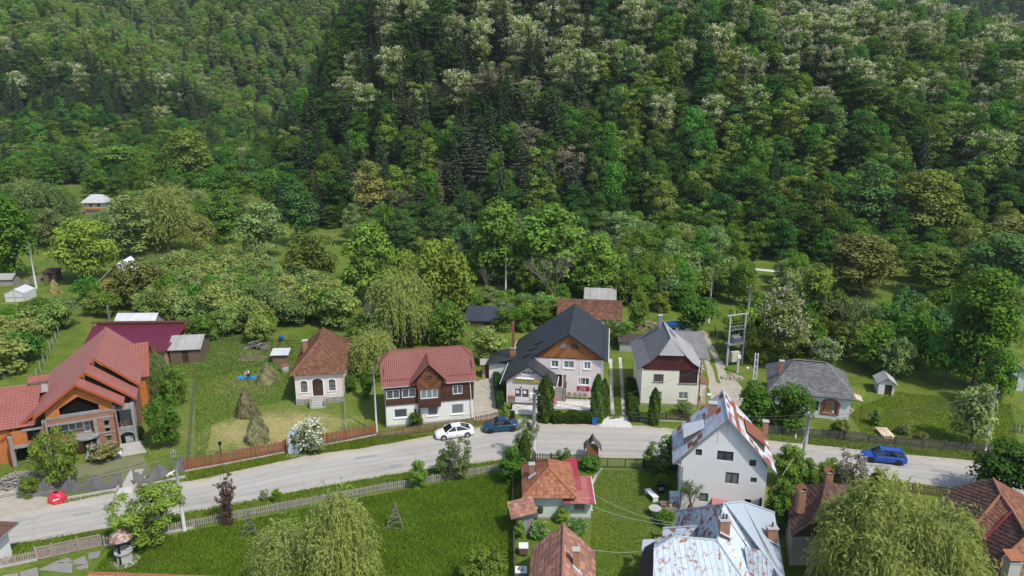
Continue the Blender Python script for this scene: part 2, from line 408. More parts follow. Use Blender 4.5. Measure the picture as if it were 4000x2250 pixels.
def trunk_mesh(rng,H,r0,C=None,z0=0.0,nl=7,lean=0.03,n=7,sub=True):
    mb = MB(); k = 6; dx,dy = rng.uniform(-lean,lean,2) * H
    pts = [Vector((dx * (i / k) ** 2,dy * (i / k) ** 2,H * i / k - (0.25 if i == 0 else 0))) for i in range(k + 1)]
    mb.tube(pts,[r0 * (1.25 if i == 0 else 1 - 0.82 * i / k) for i in range(k + 1)],n)
    if C is not None and len(C):
        idx = rng.permutation(len(C))[:nl]
        for i in idx:
            c = Vector(C[i][0]); zb = max(z0 * 0.9,min(c.z * 0.62,H * 0.8)); f = zb / H
            b = Vector((dx * f * f,dy * f * f,zb)); mid = b.lerp(c,0.5) + Vector((0,0,0.12 * (c - b).length))
            rr = r0 * (1 - 0.8 * f) * 0.5; mb.tube([b,mid,c],[rr,rr * 0.65,rr * 0.25],5,cap=False)
            if sub:
                for q in range(2):
                    e = c + Vector(rdir(1,rng)[0]) * C[i][1] * 0.8; mb.tube([mid.lerp(c,0.4),e],[rr * 0.4,rr * 0.12],4,cap=False)
    return mb
BARK = mat('bark',(0.10,0.085,0.07),(0.17,0.15,0.125),6,0.95,stretch=(1,1,0.25))
BARKD = mat('dark_bark',(0.06,0.05,0.042),(0.1,0.085,0.07),6,0.95,stretch=(1,1,0.25))
BIRCH = mat('birch_bark',(0.62,0.6,0.55),(0.2,0.19,0.17),7,0.9,stretch=(1,1,2.2),thr=0.62,sharp=0.6)
DEADW = mat('dry_twigs',(0.13,0.10,0.085),(0.2,0.165,0.14),4,0.95)
# leaf colours (spring foliage; beech darkened to stand in for cloud shadow)
L_ = {k: leafmat("leaf_" + k,tuple(q * min(1.72,0.38 / max(c)) for q in c),t,v_,h_) for k,c,t,v_,h_ in (
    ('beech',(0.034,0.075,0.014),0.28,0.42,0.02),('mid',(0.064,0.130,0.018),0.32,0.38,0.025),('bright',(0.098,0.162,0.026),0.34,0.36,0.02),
    ('yellow',(0.135,0.185,0.028),0.3,0.33,0.015),('olive',(0.100,0.136,0.028),0.3,0.36,0.02),('brown',(0.122,0.130,0.036),0.28,0.36,0.02),
    ('grey',(0.118,0.168,0.056),0.34,0.34,0.02),('willow',(0.200,0.235,0.066),0.42,0.28,0.004),('spruce',(0.038,0.060,0.027),0.1,0.45,0.02),
    ('pine',(0.055,0.072,0.044),0.1,0.4,0.02),('robinia',(0.092,0.142,0.025),0.3,0.36,0.02),('dull',(0.115,0.108,0.066),0.15,0.34,0.02),
    ('dead',(0.105,0.068,0.046),0.1,0.4,0.02),('thuja',(0.056,0.100,0.020),0.12,0.42,0.015),('orchard',(0.122,0.178,0.044),0.36,0.4,0.025),
    ('blue',(0.056,0.112,0.032),0.28,0.38,0.02),('rust',(0.080,0.052,0.036),0.1,0.4,0.02),('grass',(0.116,0.175,0.02),0.45,0.35,0.012))}
BLOSSOM = leafmat('blossom_cream',(0.66,0.64,0.44),0.25,0.25,0.01)
WHITEB = leafmat('blossom_white',(0.72,0.72,0.62),0.2,0.2,0.005)

PROTO = {}          # name -> (trunk mesh, crown mesh, nominal height, nominal crown width)
def proto(name,tm,cm,H,Wd): PROTO[name] = (tm,cm,H,Wd)
def broad(name,seed,H=14.0,Wd=9.5,nb=34,rb=1.75,n=2600,s=0.34,shape='round',z0f=0.16,flat=0.75,leaf='mid',bl=0,blm=BLOSSOM,up=0.45,asp=0.7,bark=BARK,shell=0.55,inner=0.18,bls=0.7):
    rng = np.random.default_rng(seed); z0 = H * z0f
    C = crown_blobs(rng,Wd / 2,H - z0,nb,rb,shape,z0)
    V,F,T,P = blob_leaves(C,int(n * (1 - inner)),s,asp,rng,flat,up,shell)
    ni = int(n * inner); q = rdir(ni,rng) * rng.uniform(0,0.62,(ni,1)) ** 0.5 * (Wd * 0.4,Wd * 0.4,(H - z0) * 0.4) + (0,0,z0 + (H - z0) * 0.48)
    V2,F2 = leaves(q,rdir(ni,rng),s * 1.5,asp,rng); F = np.concatenate([F,F2 + len(V)]); V = np.concatenate([V,V2]); T = np.concatenate([T,np.full(4 * ni,0.2)])  # inner leaves tinted darker, shade of the crown interior painted in
    mi = np.zeros(len(F),int); mats = [L_[leaf]]
    if bl:
        sel = np.where((P[:,2] > z0 + 0.25 * (H - z0)))[0]
        cl = P[rng.choice(sel,max(6,bl // 9))]
        q = cl[rng.integers(0,len(cl),bl)] + rng.normal(0,rb * 0.28,(bl,3)); q = q + unit(q - np.array([0,0,z0 + (H - z0) * 0.4])) * rb * 0.22
        V2,F2 = leaves(q,unit(rdir(bl,rng) + (0,0,0.5)),s * bls,0.75,rng); F = np.concatenate([F,F2 + len(V)]); V = np.concatenate([V,V2])
        T = np.concatenate([T,np.repeat(rng.uniform(0.2,1,bl),4)]); mi = np.concatenate([mi,np.ones(bl,int)]); mats = [L_[leaf],blm]
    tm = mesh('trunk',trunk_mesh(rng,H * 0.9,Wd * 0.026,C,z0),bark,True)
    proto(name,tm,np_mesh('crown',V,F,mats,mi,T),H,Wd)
def conifer(name,seed,H=20.0,Wd=6.5,n=2400,leaf='spruce',droop=0.28,gap=0.8,bare=0.05,irr=0.15,s=0.38,thin=1.7):
    rng = np.random.default_rng(seed); P = []; D = []; N = []; z = H * bare
    while z < H * 0.985:
        f = (z - H * bare) / (H * (1 - bare)); r = Wd / 2 * (1 - f) ** 0.85 * (0.45 + 0.55 * min(1,f * 7 + 0.5)) + 0.12
        nbr = max(4,int(9 * (1 - f) + 4)); a0 = rng.uniform(0,6.28)
        for b in range(nbr):
            a = a0 + 6.283 * b / nbr + rng.normal(0,0.18); L = r * rng.uniform(1 - irr * 2,1 + irr)
            k = max(3,int(L * 5.5 * thin)); t = rng.uniform(0.12,1,k) ** 0.75
            d = np.array([math.cos(a),math.sin(a),0]); side = np.array([-d[1],d[0],0])
            p = d * (t * L)[:,None] + side * (rng.normal(0,0.13,k) * L * (1.1 - t))[:,None]
            p[:,2] = z - droop * L * t ** 1.4 + 0.12 * L * t ** 4 + rng.normal(0,0.1,k)
            P.append(p); D.append(d + side * rng.normal(0,0.6,(k,1)) - np.array([0,0,droop * 1.2])); N.append(np.array([0,0,1.0]) + d * 0.4 + rng.normal(0,0.45,(k,3)))
        z += gap * rng.uniform(0.8,1.2) * (0.55 + 0.45 * (1 - f))
    P = np.concatenate(P); D = np.concatenate(D); N = unit(np.concatenate(N))
    V,F = leaves(P,N,s,0.42,rng,D); T = np.repeat(np.clip(rng.normal(0.5,0.25,len(P)),0,1),4)
    mb = MB(); mb.tube([(0,0,-0.3),(0,0,H * 0.5),(0,0,H)],[Wd * 0.035,Wd * 0.022,0.03],7)
    proto(name,mesh('trunk',mb,BARKD,True),np_mesh('crown',V,F,L_[leaf],None,T),H,Wd)
def willow(name,seed,H=10.0,Wd=9.0,ns=900,leaf='willow',s=0.2,seg=8,bark=BARK,fall=0.22,shape='round',stems=1,asp=0.3,nb=26,low=0.3):
    """arching shoots that spring from each branch mass and hang down"""
    rng = np.random.default_rng(seed); rb = Wd * 0.15 * (26 / nb) ** 0.4; C = crown_blobs(rng,Wd / 2 * 0.86,H * (0.9 - low),nb,rb,shape,H * low)
    w = np.array([r for _,r in C]); pick = rng.choice(len(C),ns,p=w / w.sum()); c = np.array([C[i][0] for i in pick]); r = np.array([C[i][1] for i in pick])[:,None]
    tone = rng.uniform(0.25,0.75,len(C))[pick]; d = rdir(ns,rng); d[:,2] = np.abs(d[:,2]) * 0.8 + 0.1; out = c * (1,1,0); out = out / (np.linalg.norm(out,axis=1,keepdims=True) + 0.5)
    p = c + d * r * 0.35; dv = unit(d + out * 0.55); L = H * fall * rng.uniform(0.55,1.15,(ns,1)); st = (L + r * 0.9) / seg; P = []; D = []; T = []
    for k in range(seg):
        dv = unit(dv + np.array([0,0,-0.075 * (k + 1.6)]) + rng.normal(0,0.09,(ns,3))); p = p + dv * st; ok = p[:,2] > H * 0.03
        for q in range(2): P.append((p + rng.normal(0,s * 0.5,p.shape))[ok]); D.append((dv + rng.normal(0,0.45,p.shape))[ok]); T.append(np.clip(tone + 0.2 - 0.05 * k + rng.normal(0,0.15,ns),0,1)[ok])
    P = np.concatenate(P); D = np.concatenate(D); T = np.concatenate(T); N = unit(rdir(len(P),rng) + np.array([0,0,0.9]) + unit(P - (0,0,H * 0.45)) * 0.8)
    V,F = leaves(P,N,s,asp,rng,D)
    mb = MB()
    for q in range(stems):
        o = rng.normal(0,0.25 * (stems > 1),2) * Wd * 0.12; t2 = rng.normal(0,0.16,2) * Wd
        mb.tube([(o[0],o[1],-0.3),(o[0] + t2[0] * 0.3,o[1] + t2[1] * 0.3,H * 0.4),(o[0] + t2[0],o[1] + t2[1],H * 0.8)],[Wd * 0.03 / stems ** 0.6,Wd * 0.02 / stems ** 0.6,0.03],7)
    for c,r in C[:14]: mb.tube([(0,0,H * 0.22),(c[0] * 0.4,c[1] * 0.4,c[2] * 0.8),tuple(c)],[Wd * 0.013,Wd * 0.008,0.02],5,cap=False)
    proto(name,mesh('trunk',mb,bark,True),np_mesh('crown',V,F,L_[leaf],None,np.repeat(T,4)),H,Wd)
def bare(name,seed,H=9.0,Wd=7.0,depth=5,m=DEADW,spread=0.5,leafn=0,leaf='grey',s=0.12,first=0.28,upw=0.25):
    rng = np.random.default_rng(seed); trunk = MB(); twig = MB(); tips = []
    def grow(p,d,L,r,k):
        q = p + d * L + Vector(rng.normal(0,0.05,3)) * L
        (trunk if k >= depth - 1 else twig).tube([p,p.lerp(q,0.5) + Vector(rng.normal(0,0.04,3)) * L,q],[r,r * 0.85,r * 0.68],5 if k > 2 else 3,cap=False)
        if k == 0: tips.append(q); return
        for i in range(3 if k >= depth - 2 else rng.integers(2,4)):
            e = (d + Vector(rng.normal(0,spread,3)) + Vector((0,0,upw))).normalized(); grow(q,e,L * rng.uniform(0.62,0.85),r * 0.62,k - 1)
            tips.append(q)
    grow(Vector((0,0,-0.2)),Vector((0,0,1)),H * first,H * 0.016,depth)
    P = np.array([tuple(t) for t in tips]); sx = Wd / 2 / max(1e-6,np.percentile(np.hypot(P[:,0],P[:,1]),96)); sz = H / P[:,2].max()
    for mb in (trunk,twig): mb.v = [(x * sx,y * sx,z * sz) for x,y,z in mb.v]
    tw = mesh('crown',twig,m)
    if leafn:
        P = P * (sx,sx,sz); q = P[rng.integers(0,len(P),leafn)] + rng.normal(0,0.16,(leafn,3)); V,F = leaves(q,rdir(leafn,rng),s,0.6,rng)
        nv = len(tw.vertices); tv = np.empty(nv * 3,np.float32); tw.vertices.foreach_get('co',tv)
        tf = [tuple(p.vertices) for p in tw.polygons]; me = bpy.data.meshes.new('crown')
        me.from_pydata([tuple(x) for x in tv.reshape(-1,3)] + [tuple(x) for x in V],[],tf + [tuple(int(i) + nv for i in x) for x in F])
        me.materials.append(m); me.materials.append(L_[leaf]); me.polygons.foreach_set('material_index',[0] * len(tf) + [1] * len(F))
        a = me.attributes.new('tint','FLOAT','POINT'); a.data.foreach_set('value',np.concatenate([np.full(nv,0.5),np.repeat(rng.uniform(0,1,leafn),4)]).astype(np.float32)); tw = me
    proto(name,mesh('trunk',trunk,m),tw,H,Wd)

# woodland kinds
broad('beech_a',1,15,10,52,1.7,5200,0.27,'egg',0.10,0.5,'beech',up=0.8)
broad('beech_b',2,14,11,56,1.7,5200,0.27,'round',0.08,0.42,'beech',up=0.9)
broad('broad_a',3,14,9.5,46,1.6,4800,0.26)
broad('broad_b',4,13,10.5,52,1.5,4800,0.26,'round',0.14)
broad('tall_a',5,16,8.5,48,1.45,4600,0.25,'egg',0.12)
broad('robinia_a',6,15,8.5,40,1.4,3600,0.25,'vase',0.18,0.6,'robinia',1900,shell=0.4,inner=0.06)
broad('robinia_b',7,16,8.0,38,1.4,3600,0.25,'vase',0.18,0.6,'robinia',700,shell=0.4,inner=0.06)
broad('robinia_c',8,15,8.5,40,1.4,3900,0.25,'vase',0.18,0.6,'robinia',40,shell=0.4,inner=0.06)
conifer('spruce_a',9,21,6.8); conifer('spruce_b',10,19,6.0,irr=0.25)
conifer('pine_a',12,18,7.0,leaf='pine',droop=0.12,gap=1.2,bare=0.22,irr=0.35,s=0.4)
conifer('dead_a',13,17,4.6,leaf='dead',droop=0.3,gap=1.2,bare=0.12,irr=0.4,s=0.3,thin=0.8)
broad('dull_a',14,14,9.5,44,1.3,2800,0.2,'vase',0.28,0.6,'dull',shell=0.35,inner=0.03)
# valley kinds
broad('walnut',20,10,11,46,1.6,5200,0.26,'round',0.12,0.7,'yellow')
broad('maple',21,12,9.5,46,1.5,5200,0.25,'egg',0.1,0.7,'bright')
broad('fruit_a',22,5.5,6.5,30,1.0,2600,0.2,'round',0.2,0.7,'orchard')
broad('fruit_b',23,5.0,5.2,24,0.9,2200,0.19,'round',0.18,0.75,'orchard')
broad('bush',24,3.0,3.6,22,0.62,2200,0.13,'round',0.02,0.8,'mid',asp=0.6)
broad('bush_b',25,3.0,3.6,22,0.62,2200,0.13,'egg',0.02,0.8,'mid',asp=0.6)
broad('flower_bush',26,3.0,3.6,22,0.6,1900,0.12,'round',0.02,0.8,'grey',900,WHITEB,bls=0.95)
broad('robinia_n',27,13,8.5,44,1.3,4300,0.22,'egg',0.14,0.7,'robinia',2100,leafmat('blossom_near',(0.5,0.48,0.34),0.25,0.25,0.01),shell=0.4,inner=0.1,bls=0.8)
broad('ash',28,18,13,70,1.7,9000,0.26,'egg',0.12,0.7,'mid')
willow('willow_v',29,11,9,520,s=0.3,seg=8,fall=0.3)
# ================================================================ road, yards, paths
def catm(pts,k=6):
    out = []
    for i in range(len(pts) - 1):
        p0,p1,p2,p3 = pts[max(i - 1,0)],pts[i],pts[i + 1],pts[min(i + 2,len(pts) - 1)]
        for j in range(k):
            t = j / k; out.append(0.5 * ((2 * p1) + (p2 - p0) * t + (2 * p0 - 5 * p1 + 4 * p2 - p3) * t * t + (3 * p1 - p0 - 3 * p2 + p3) * t ** 3))
    return out + [pts[-1]]
ASPHALT = mat('worn_asphalt',(0.375,0.355,0.315),(0.465,0.445,0.405),0.35,0.9,0.12,9,stretch=(0.35,1,1),obj=False,spec=0.2,detail=7)
def road_wear(m):
    n = m.node_tree.nodes; l = m.node_tree.links; b = n['Principled BSDF']; src = b.inputs['Base Color'].links[0].from_socket
    uv = n.new('ShaderNodeUVMap'); uv.uv_map = 'run'; sx = n.new('ShaderNodeSeparateXYZ'); l.new(uv.outputs[0],sx.inputs[0]); g = n.new('ShaderNodeNewGeometry')
    rp = n.new('ShaderNodeValToRGB'); e = rp.color_ramp.elements; e[0].position = 0; e[0].color = (1.0,0.96,0.88,1); e[1].position = 1; e[1].color = (1.0,0.96,0.88,1)
    for p,c in ((0.12,1.0),(0.24,0.86),(0.33,0.95),(0.42,0.87),(0.5,1.02),(0.6,0.86),(0.68,0.95),(0.78,0.87),(0.9,1.0)): q = e.new(p); q.color = (c,c,c,1)
    nz = n.new('ShaderNodeTexNoise'); nz.inputs['Scale'].default_value = 0.25; l.new(g.outputs['Position'],nz.inputs['Vector']); ma = n.new('ShaderNodeMath'); ma.operation = 'MULTIPLY_ADD'; ma.inputs[1].default_value = 0.14; l.new(nz.outputs[0],ma.inputs[0]); l.new(sx.outputs[1],ma.inputs[2]); l.new(ma.outputs[0],rp.inputs[0])
    vo = n.new('ShaderNodeTexVoronoi'); vo.feature = 'DISTANCE_TO_EDGE'; vo.inputs['Scale'].default_value = 0.2; n2 = n.new('ShaderNodeTexNoise'); n2.inputs['Scale'].default_value = 1.1; n2.inputs['Detail'].default_value = 5; l.new(g.outputs['Position'],n2.inputs['Vector'])
    va = n.new('ShaderNodeVectorMath'); va.operation = 'ADD'; l.new(g.outputs['Position'],va.inputs[0]); l.new(n2.outputs['Color'],va.inputs[1]); l.new(va.outputs[0],vo.inputs['Vector'])
    cr = n.new('ShaderNodeMapRange'); cr.inputs[1].default_value = 0.004; cr.inputs[2].default_value = 0.02; cr.inputs[3].default_value = 0.9; cr.inputs[4].default_value = 1.0; l.new(vo.outputs['Distance'],cr.inputs[0])
    m1 = n.new('ShaderNodeMix'); m1.data_type = 'RGBA'; m1.blend_type = 'MULTIPLY'; m1.inputs[0].default_value = 1; l.new(src,m1.inputs[6]); l.new(rp.outputs[0],m1.inputs[7])
    m2 = n.new('ShaderNodeMix'); m2.data_type = 'RGBA'; m2.blend_type = 'MULTIPLY'; m2.inputs[0].default_value = 1; l.new(m1.outputs[2],m2.inputs[6]); l.new(cr.outputs[0],m2.inputs[7]); l.new(m2.outputs[2],b.inputs['Base Color'])
road_wear(ASPHALT)
DUST = mat('gravel_verge',(0.33,0.29,0.23),(0.47,0.43,0.36),1.2,0.95,0.4,12,obj=False,spec=0.1,detail=8)
CONC = mat('concrete',(0.36,0.35,0.33),(0.48,0.47,0.44),1.5,0.9,0.15,14,spec=0.2)
STONEW = mat('pale_paving',(0.50,0.49,0.46),(0.66,0.65,0.62),2.2,0.85,0.2,9,rand=0.12)
DIRT = mat('bare_earth',(0.17,0.13,0.09),(0.26,0.21,0.15),1.4,0.95,0.4,9,obj=False,spec=0.1)
def strip(name,top,bot,z,m,label,n=90):
    a = catm([W(*p) for p in top]); b = catm([W(*p) for p in bot])
    def res(pl):
        L = [0]; 
        for i in range(1,len(pl)): L.append(L[-1] + (pl[i] - pl[i - 1]).length)
        o = []; j = 0
        for i in range(n + 1):
            s = L[-1] * i / n
            while j < len(pl) - 2 and L[j + 1] < s: j += 1
            o.append(pl[j].lerp(pl[j + 1],(s - L[j]) / max(1e-6,L[j + 1] - L[j])))
        return o
    a,b = res(a),res(b); mb = MB(); rng = random.Random(5)
    for i in range(n):
        q = [b[i],b[i + 1],a[i + 1],a[i]]; mb.poly([(p.x,p.y,z) for p in q])
    o = obj(name,mb,m); uv = o.data.uv_layers.new(name='run')
    for i in range(n):
        for k,q in enumerate(((i,0),(i + 1,0),(i + 1,1),(i,1))): uv.data[i * 4 + k].uv = (q[0] / n,q[1])
    return tag(o,label,None,None,'structure')
def wob(pts,amp,seed,k=5):
    r = random.Random(seed); out = []
    for i in range(len(pts) - 1):
        for j in range(k):
            t = j / k; out.append((pts[i][0] + (pts[i + 1][0] - pts[i][0]) * t + r.uniform(-amp,amp),pts[i][1] + (pts[i + 1][1] - pts[i][1]) * t + r.uniform(-amp,amp) * 0.5))
    return out + [pts[-1]]
TOP = [(-500,2125),(-250,2072),(0,2022),(190,1978),(483,1922),(800,1878),(948,1843),(1231,1781),(1424,1758),(1685,1712),(1875,1676),(2000,1652),(2107,1659),(2368,1668),(2500,1672),(2665,1688),(3006,1730),(3335,1762),(3818,1813),(4100,1845),(4400,1880)]
BOT = [(-500,2250),(-250,2185),(0,2126),(442,2053),(700,1997),(866,1971),(1114,1919),(1300,1884),(1500,1850),(1693,1818),(1962,1789),(2102,1782),(2259,1777),(2474,1780),(2690,1795),(2900,1800),(3135,1812),(3466,1866),(3807,1909),(4100,1950),(4400,1990)]
strip('gravel_verge_strip',wob([(x,y - 9) for x,y in TOP],5,1),wob([(x,y + 9) for x,y in BOT],5,2),0.006,DUST,'dusty gravel edge along both sides of the village road',300)['kind'] = 'structure'
strip('village_road',wob(TOP,2.0,3),wob(BOT,2.0,4),0.014,ASPHALT,'pale worn asphalt village road curving between the houses',300)
def sheet(name,pts,z,m,label,amp=0.0,seed=1,kind='structure'):
    pts = wob(list(pts) + [pts[0]],amp,seed)[:-1] if amp else pts
    mb = MB(); mb.poly([(lambda q: (q.x,q.y,z))(W(*p)) for p in pts][::-1]); o = obj(name,mb,m)
    return tag(o,label,None,None,kind)
HAY = mat('mown_hay_stubble',(0.33,0.29,0.13),(0.21,0.22,0.075),0.32,0.95,0.5,7,obj=False,spec=0.1,detail=8)
HAY2 = mat('cut_grass',(0.115,0.165,0.03),(0.20,0.215,0.06),0.35,0.95,0.5,7,obj=False,spec=0.1,detail=8)
LAWN = mat('trimmed_lawn',(0.095,0.155,0.02),(0.145,0.19,0.036),0.4,0.95,0.4,9,obj=False,spec=0.1,detail=8)
MEADOW = mat('lush_meadow',(0.078,0.15,0.014),(0.115,0.182,0.024),0.3,0.95,0.6,6,obj=False,spec=0.1,detail=8)
sheet('lush_meadow_field',[(330,2250),(440,2150),(760,2070),(1270,1970),(1965,1842),(2000,1850),(2000,2330),(300,2330)],0.008,MEADOW,'tall lush grass meadow in front of the road',4,6)
sheet('garden_path',[(2341,1829),(2355,1830),(2325,1880),(2303,1915),(2310,1950),(2318,1995),(2300,2000),(2302,1950),(2296,1905)],0.014,CONC,'narrow concrete path curving through the lawn',2,8)
sheet('side_lane',[(2722,1290),(2752,1290),(2800,1380),(2850,1460),(2905,1520),(2900,1570),(2850,1700),(2790,1690),(2775,1560),(2760,1440)],0.008,DUST,'unpaved lane leading up past the transformer',5,10)
sheet('lane_grass_strip',[(2757,1330),(2768,1350),(2800,1440),(2815,1500),(2800,1495),(2775,1420)],0.014,LAWN,'grass strip between the wheel tracks of the lane',3,11)
sheet('side_lane_turf',[(2830,1440),(2870,1430),(2890,1460),(2840,1470)],0.013,LAWN,'small turf patch at the transformer',2,12)
sheet('gravel_drive',[(1853,1490),(1925,1475),(1950,1630),(1960,1640),(1850,1640)],0.008,DUST,'gravel drive beside the red-roofed house',3,13)
sheet('forecourt',[(1925,1690),(1950,1640),(2095,1638),(2100,1672)],0.010,DUST,'dusty forecourt before the guest house',2,14)
sheet('far_meadow',[(690,1010),(720,985),(1000,905),(1330,905),(1360,1080),(1310,1010),(1150,1030),(900,990)],0.03,LAWN,'sunlit meadow at the foot of the wood',5,15)
# a lane along the foot of the wooded hill
sheet('river_bank_path',[(2895,1042),(2990,1053),(3110,1064),(3110,1071),(2990,1060),(2895,1048)],0.03,STONEW,'pale track at the foot of the wooded hill',1,16)
for i,(a,b,c,d) in enumerate([((1385,1787),(1470,1776),(1472,1783),(1388,1795)),((3315,1806),(3475,1822),(3478,1830),(3318,1814)),((3640,1832),(3720,1842),(3718,1852),(3640,1842)),((285,2010),(350,2001),(352,2008),(287,2018)),((1515,1818),(1570,1812),(1572,1822),(1518,1828))]):
    sheet('road_patch',wob([a,b,c,d,a],1.2,20 + i)[:-1],0.019,mat('tar_patch',(0.25,0.24,0.225),(0.33,0.32,0.3),3,0.9,obj=False,sharp=0.3),'darker tar repair patch in the road surface')

# ================================================================ planting
def base_at(px,py):
    o = Vector((0,0,CAMH)); d = (W(px,py) if py > 430 else Vector(((px - 2000) / FPX,math.cos(PITCH) - (py - 1125) / FPX * math.sin(PITCH),-math.sin(PITCH) - (py - 1125) / FPX * math.cos(PITCH))) * 100 + o) - o
    d.normalize(); t = 40.0
    while t < 900:
        p = o + d * t
        if p.z <= hz(p.x,p.y): break
        t += 0.25 if t < 120 else 0.6
    return p
def plant(name,pk,leaf,loc,h,w,rz,label,cat='tree',group=None):
    tm,cm,H0,W0 = PROTO[pk]; r = thing(name,label,cat,loc,rz,group); r.scale = (w / W0,w / W0,h / H0)
    obj('trunk',tm,None,r); c = obj('crown',cm,None,r)
    if leaf:
        sl = c.material_slots[-1 if pk.startswith('bare') else 0]; sl.link = 'OBJECT'; sl.material = L_[leaf]
    return r
_pr = random.Random(3)
def T(px,py,wpx,hpx,pk,leaf,label,name='tree',cat='tree',group=None):
    p = base_at(px,py); h = zat(p.x,p.y,py - hpx) - p.z; w = wpx / ppm_at(p)
    return plant(name,pk,leaf,p - Vector((0,0,0.05)),max(h,0.5),w,_pr.uniform(0,6.28),label,cat,group)
def ppm_at(p): return FPX / (p.y * math.cos(PITCH) - (p.z - CAMH) * math.sin(PITCH))
# ---- the wood on the hills
def pickkind(px,py,r,far):
    if px > 2300 and not far:
        b = 200 + (px - 2300) * 0.12
        if py < b: t = [('robinia_a',None,.36),('robinia_b',None,.1),('broad_a','mid',.2),('beech_b','beech',.22),('tall_a','blue',.12)]
        elif py < b + 190: t = [('robinia_a',None,.09),('robinia_b',None,.1),('robinia_c','robinia',.18),('broad_a','mid',.22),('beech_b','beech',.27),('tall_a','blue',.14)]
        elif py < 930: t = [('robinia_c','robinia',.24),('robinia_b',None,.02),('beech_a','beech',.3),('broad_a','mid',.16),('broad_b','beech',.18),('spruce_a',None,.04),('tall_a','olive',.04)]
        else: t = [('robinia_c','olive',.3),('broad_a','mid',.3),('broad_b','blue',.3),('tall_a','beech',.1)]
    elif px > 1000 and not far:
        if px < 1350 or py > 720: t = [('beech_a','beech',.32),('beech_b','beech',.28),('broad_a','mid',.1),('spruce_a',None,.16),('spruce_b',None,.08),('robinia_c','olive',.03),('dead_a',None,.03)]  # dark beech and spruce stand in for shade on spur and lower slope
        elif py < 250: t = [('robinia_a',None,.34),('robinia_b',None,.06),('spruce_a',None,.2),('spruce_b',None,.12),('beech_b','beech',.23),('dull_a',None,.05)]
        elif py < 380: t = [('robinia_a',None,.08),('robinia_b',None,.1),('spruce_a',None,.26),('spruce_b',None,.16),('beech_b','beech',.22),('broad_a','mid',.1),('dull_a',None,.08)]
        else: t = [('spruce_a',None,.16),('pine_a',None,.1),('dull_a',None,.1),('dead_a',None,.05),('beech_a','beech',.28),('broad_a','mid',.14),('tall_a','bright',.05),('robinia_c','robinia',.08),('spruce_b',None,.06)]
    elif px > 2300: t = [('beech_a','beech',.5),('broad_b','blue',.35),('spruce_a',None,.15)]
    elif far == 2: t = [('broad_a','bright',.28),('broad_b','orchard',.2),('tall_a','grey',.2),('broad_a','mid',.2),('spruce_a',None,.05),('robinia_b',None,.05)]  # paler leaf colours stand in for sunlight on the far slope
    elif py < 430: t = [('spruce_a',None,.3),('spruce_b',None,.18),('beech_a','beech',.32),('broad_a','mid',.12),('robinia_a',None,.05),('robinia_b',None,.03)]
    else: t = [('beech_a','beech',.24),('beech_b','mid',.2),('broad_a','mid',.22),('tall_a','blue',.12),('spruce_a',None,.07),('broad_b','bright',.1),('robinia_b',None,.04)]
    q = r.random() * sum(x[2] for x in t)
    for k,lf,w_ in t:
        q -= w_
        if q <= 0: return k,lf
    return t[0][:2]
KIND = {'beech_a': ('beech_tree','dark green dense broadleaf tree on the wooded hillside'),'beech_b': ('beech_tree','dark green dense broadleaf tree on the wooded hillside'),
        'broad_a': ('broadleaf_tree','mid green round-crowned tree on the wooded hillside'),'broad_b': ('broadleaf_tree','mid green round-crowned tree on the wooded hillside'),'tall_a': ('broadleaf_tree','mid green round-crowned tree on the wooded hillside'),
        'robinia_a': ('blossoming_tree','cream blossoming locust tree on the wooded hillside'),'robinia_b': ('blossoming_tree','cream blossoming locust tree on the wooded hillside'),
        'robinia_c': ('locust_tree','olive green airy tree without blossom on the wooded hillside'),'spruce_a': ('spruce_tree','dark pointed spruce on the wooded hillside'),'spruce_b': ('spruce_tree','dark pointed spruce on the wooded hillside'),
        'pine_a': ('pine_tree','grey-green pine on the wooded hillside'),'dead_a': ('dead_spruce','brown dead conifer on the wooded hillside'),'dull_a': ('late_leafing_tree','greyish brown late-leafing tree on the wooded hillside')}
CLEAR = [(365,790),(345,815),(390,810),(1860,1222),(2990,1057),(1976,1060),(2768,1170),(2340,1165),(185,1080),(60,1160),(2530,1240),(2620,1240)]
def hides(X,Y,rad,h):
    """would a tree here stand in front of something the photograph shows?"""
    z = hz(X,Y); d = Y * math.cos(PITCH) - (z - CAMH) * math.sin(PITCH); px,pb = proj(X,Y,z); pt = proj(X,Y,z + h)[1]; w_ = rad * FPX / d
    return any(abs(px - a) < w_ and pt < b < pb - 2 for a,b in CLEAR)
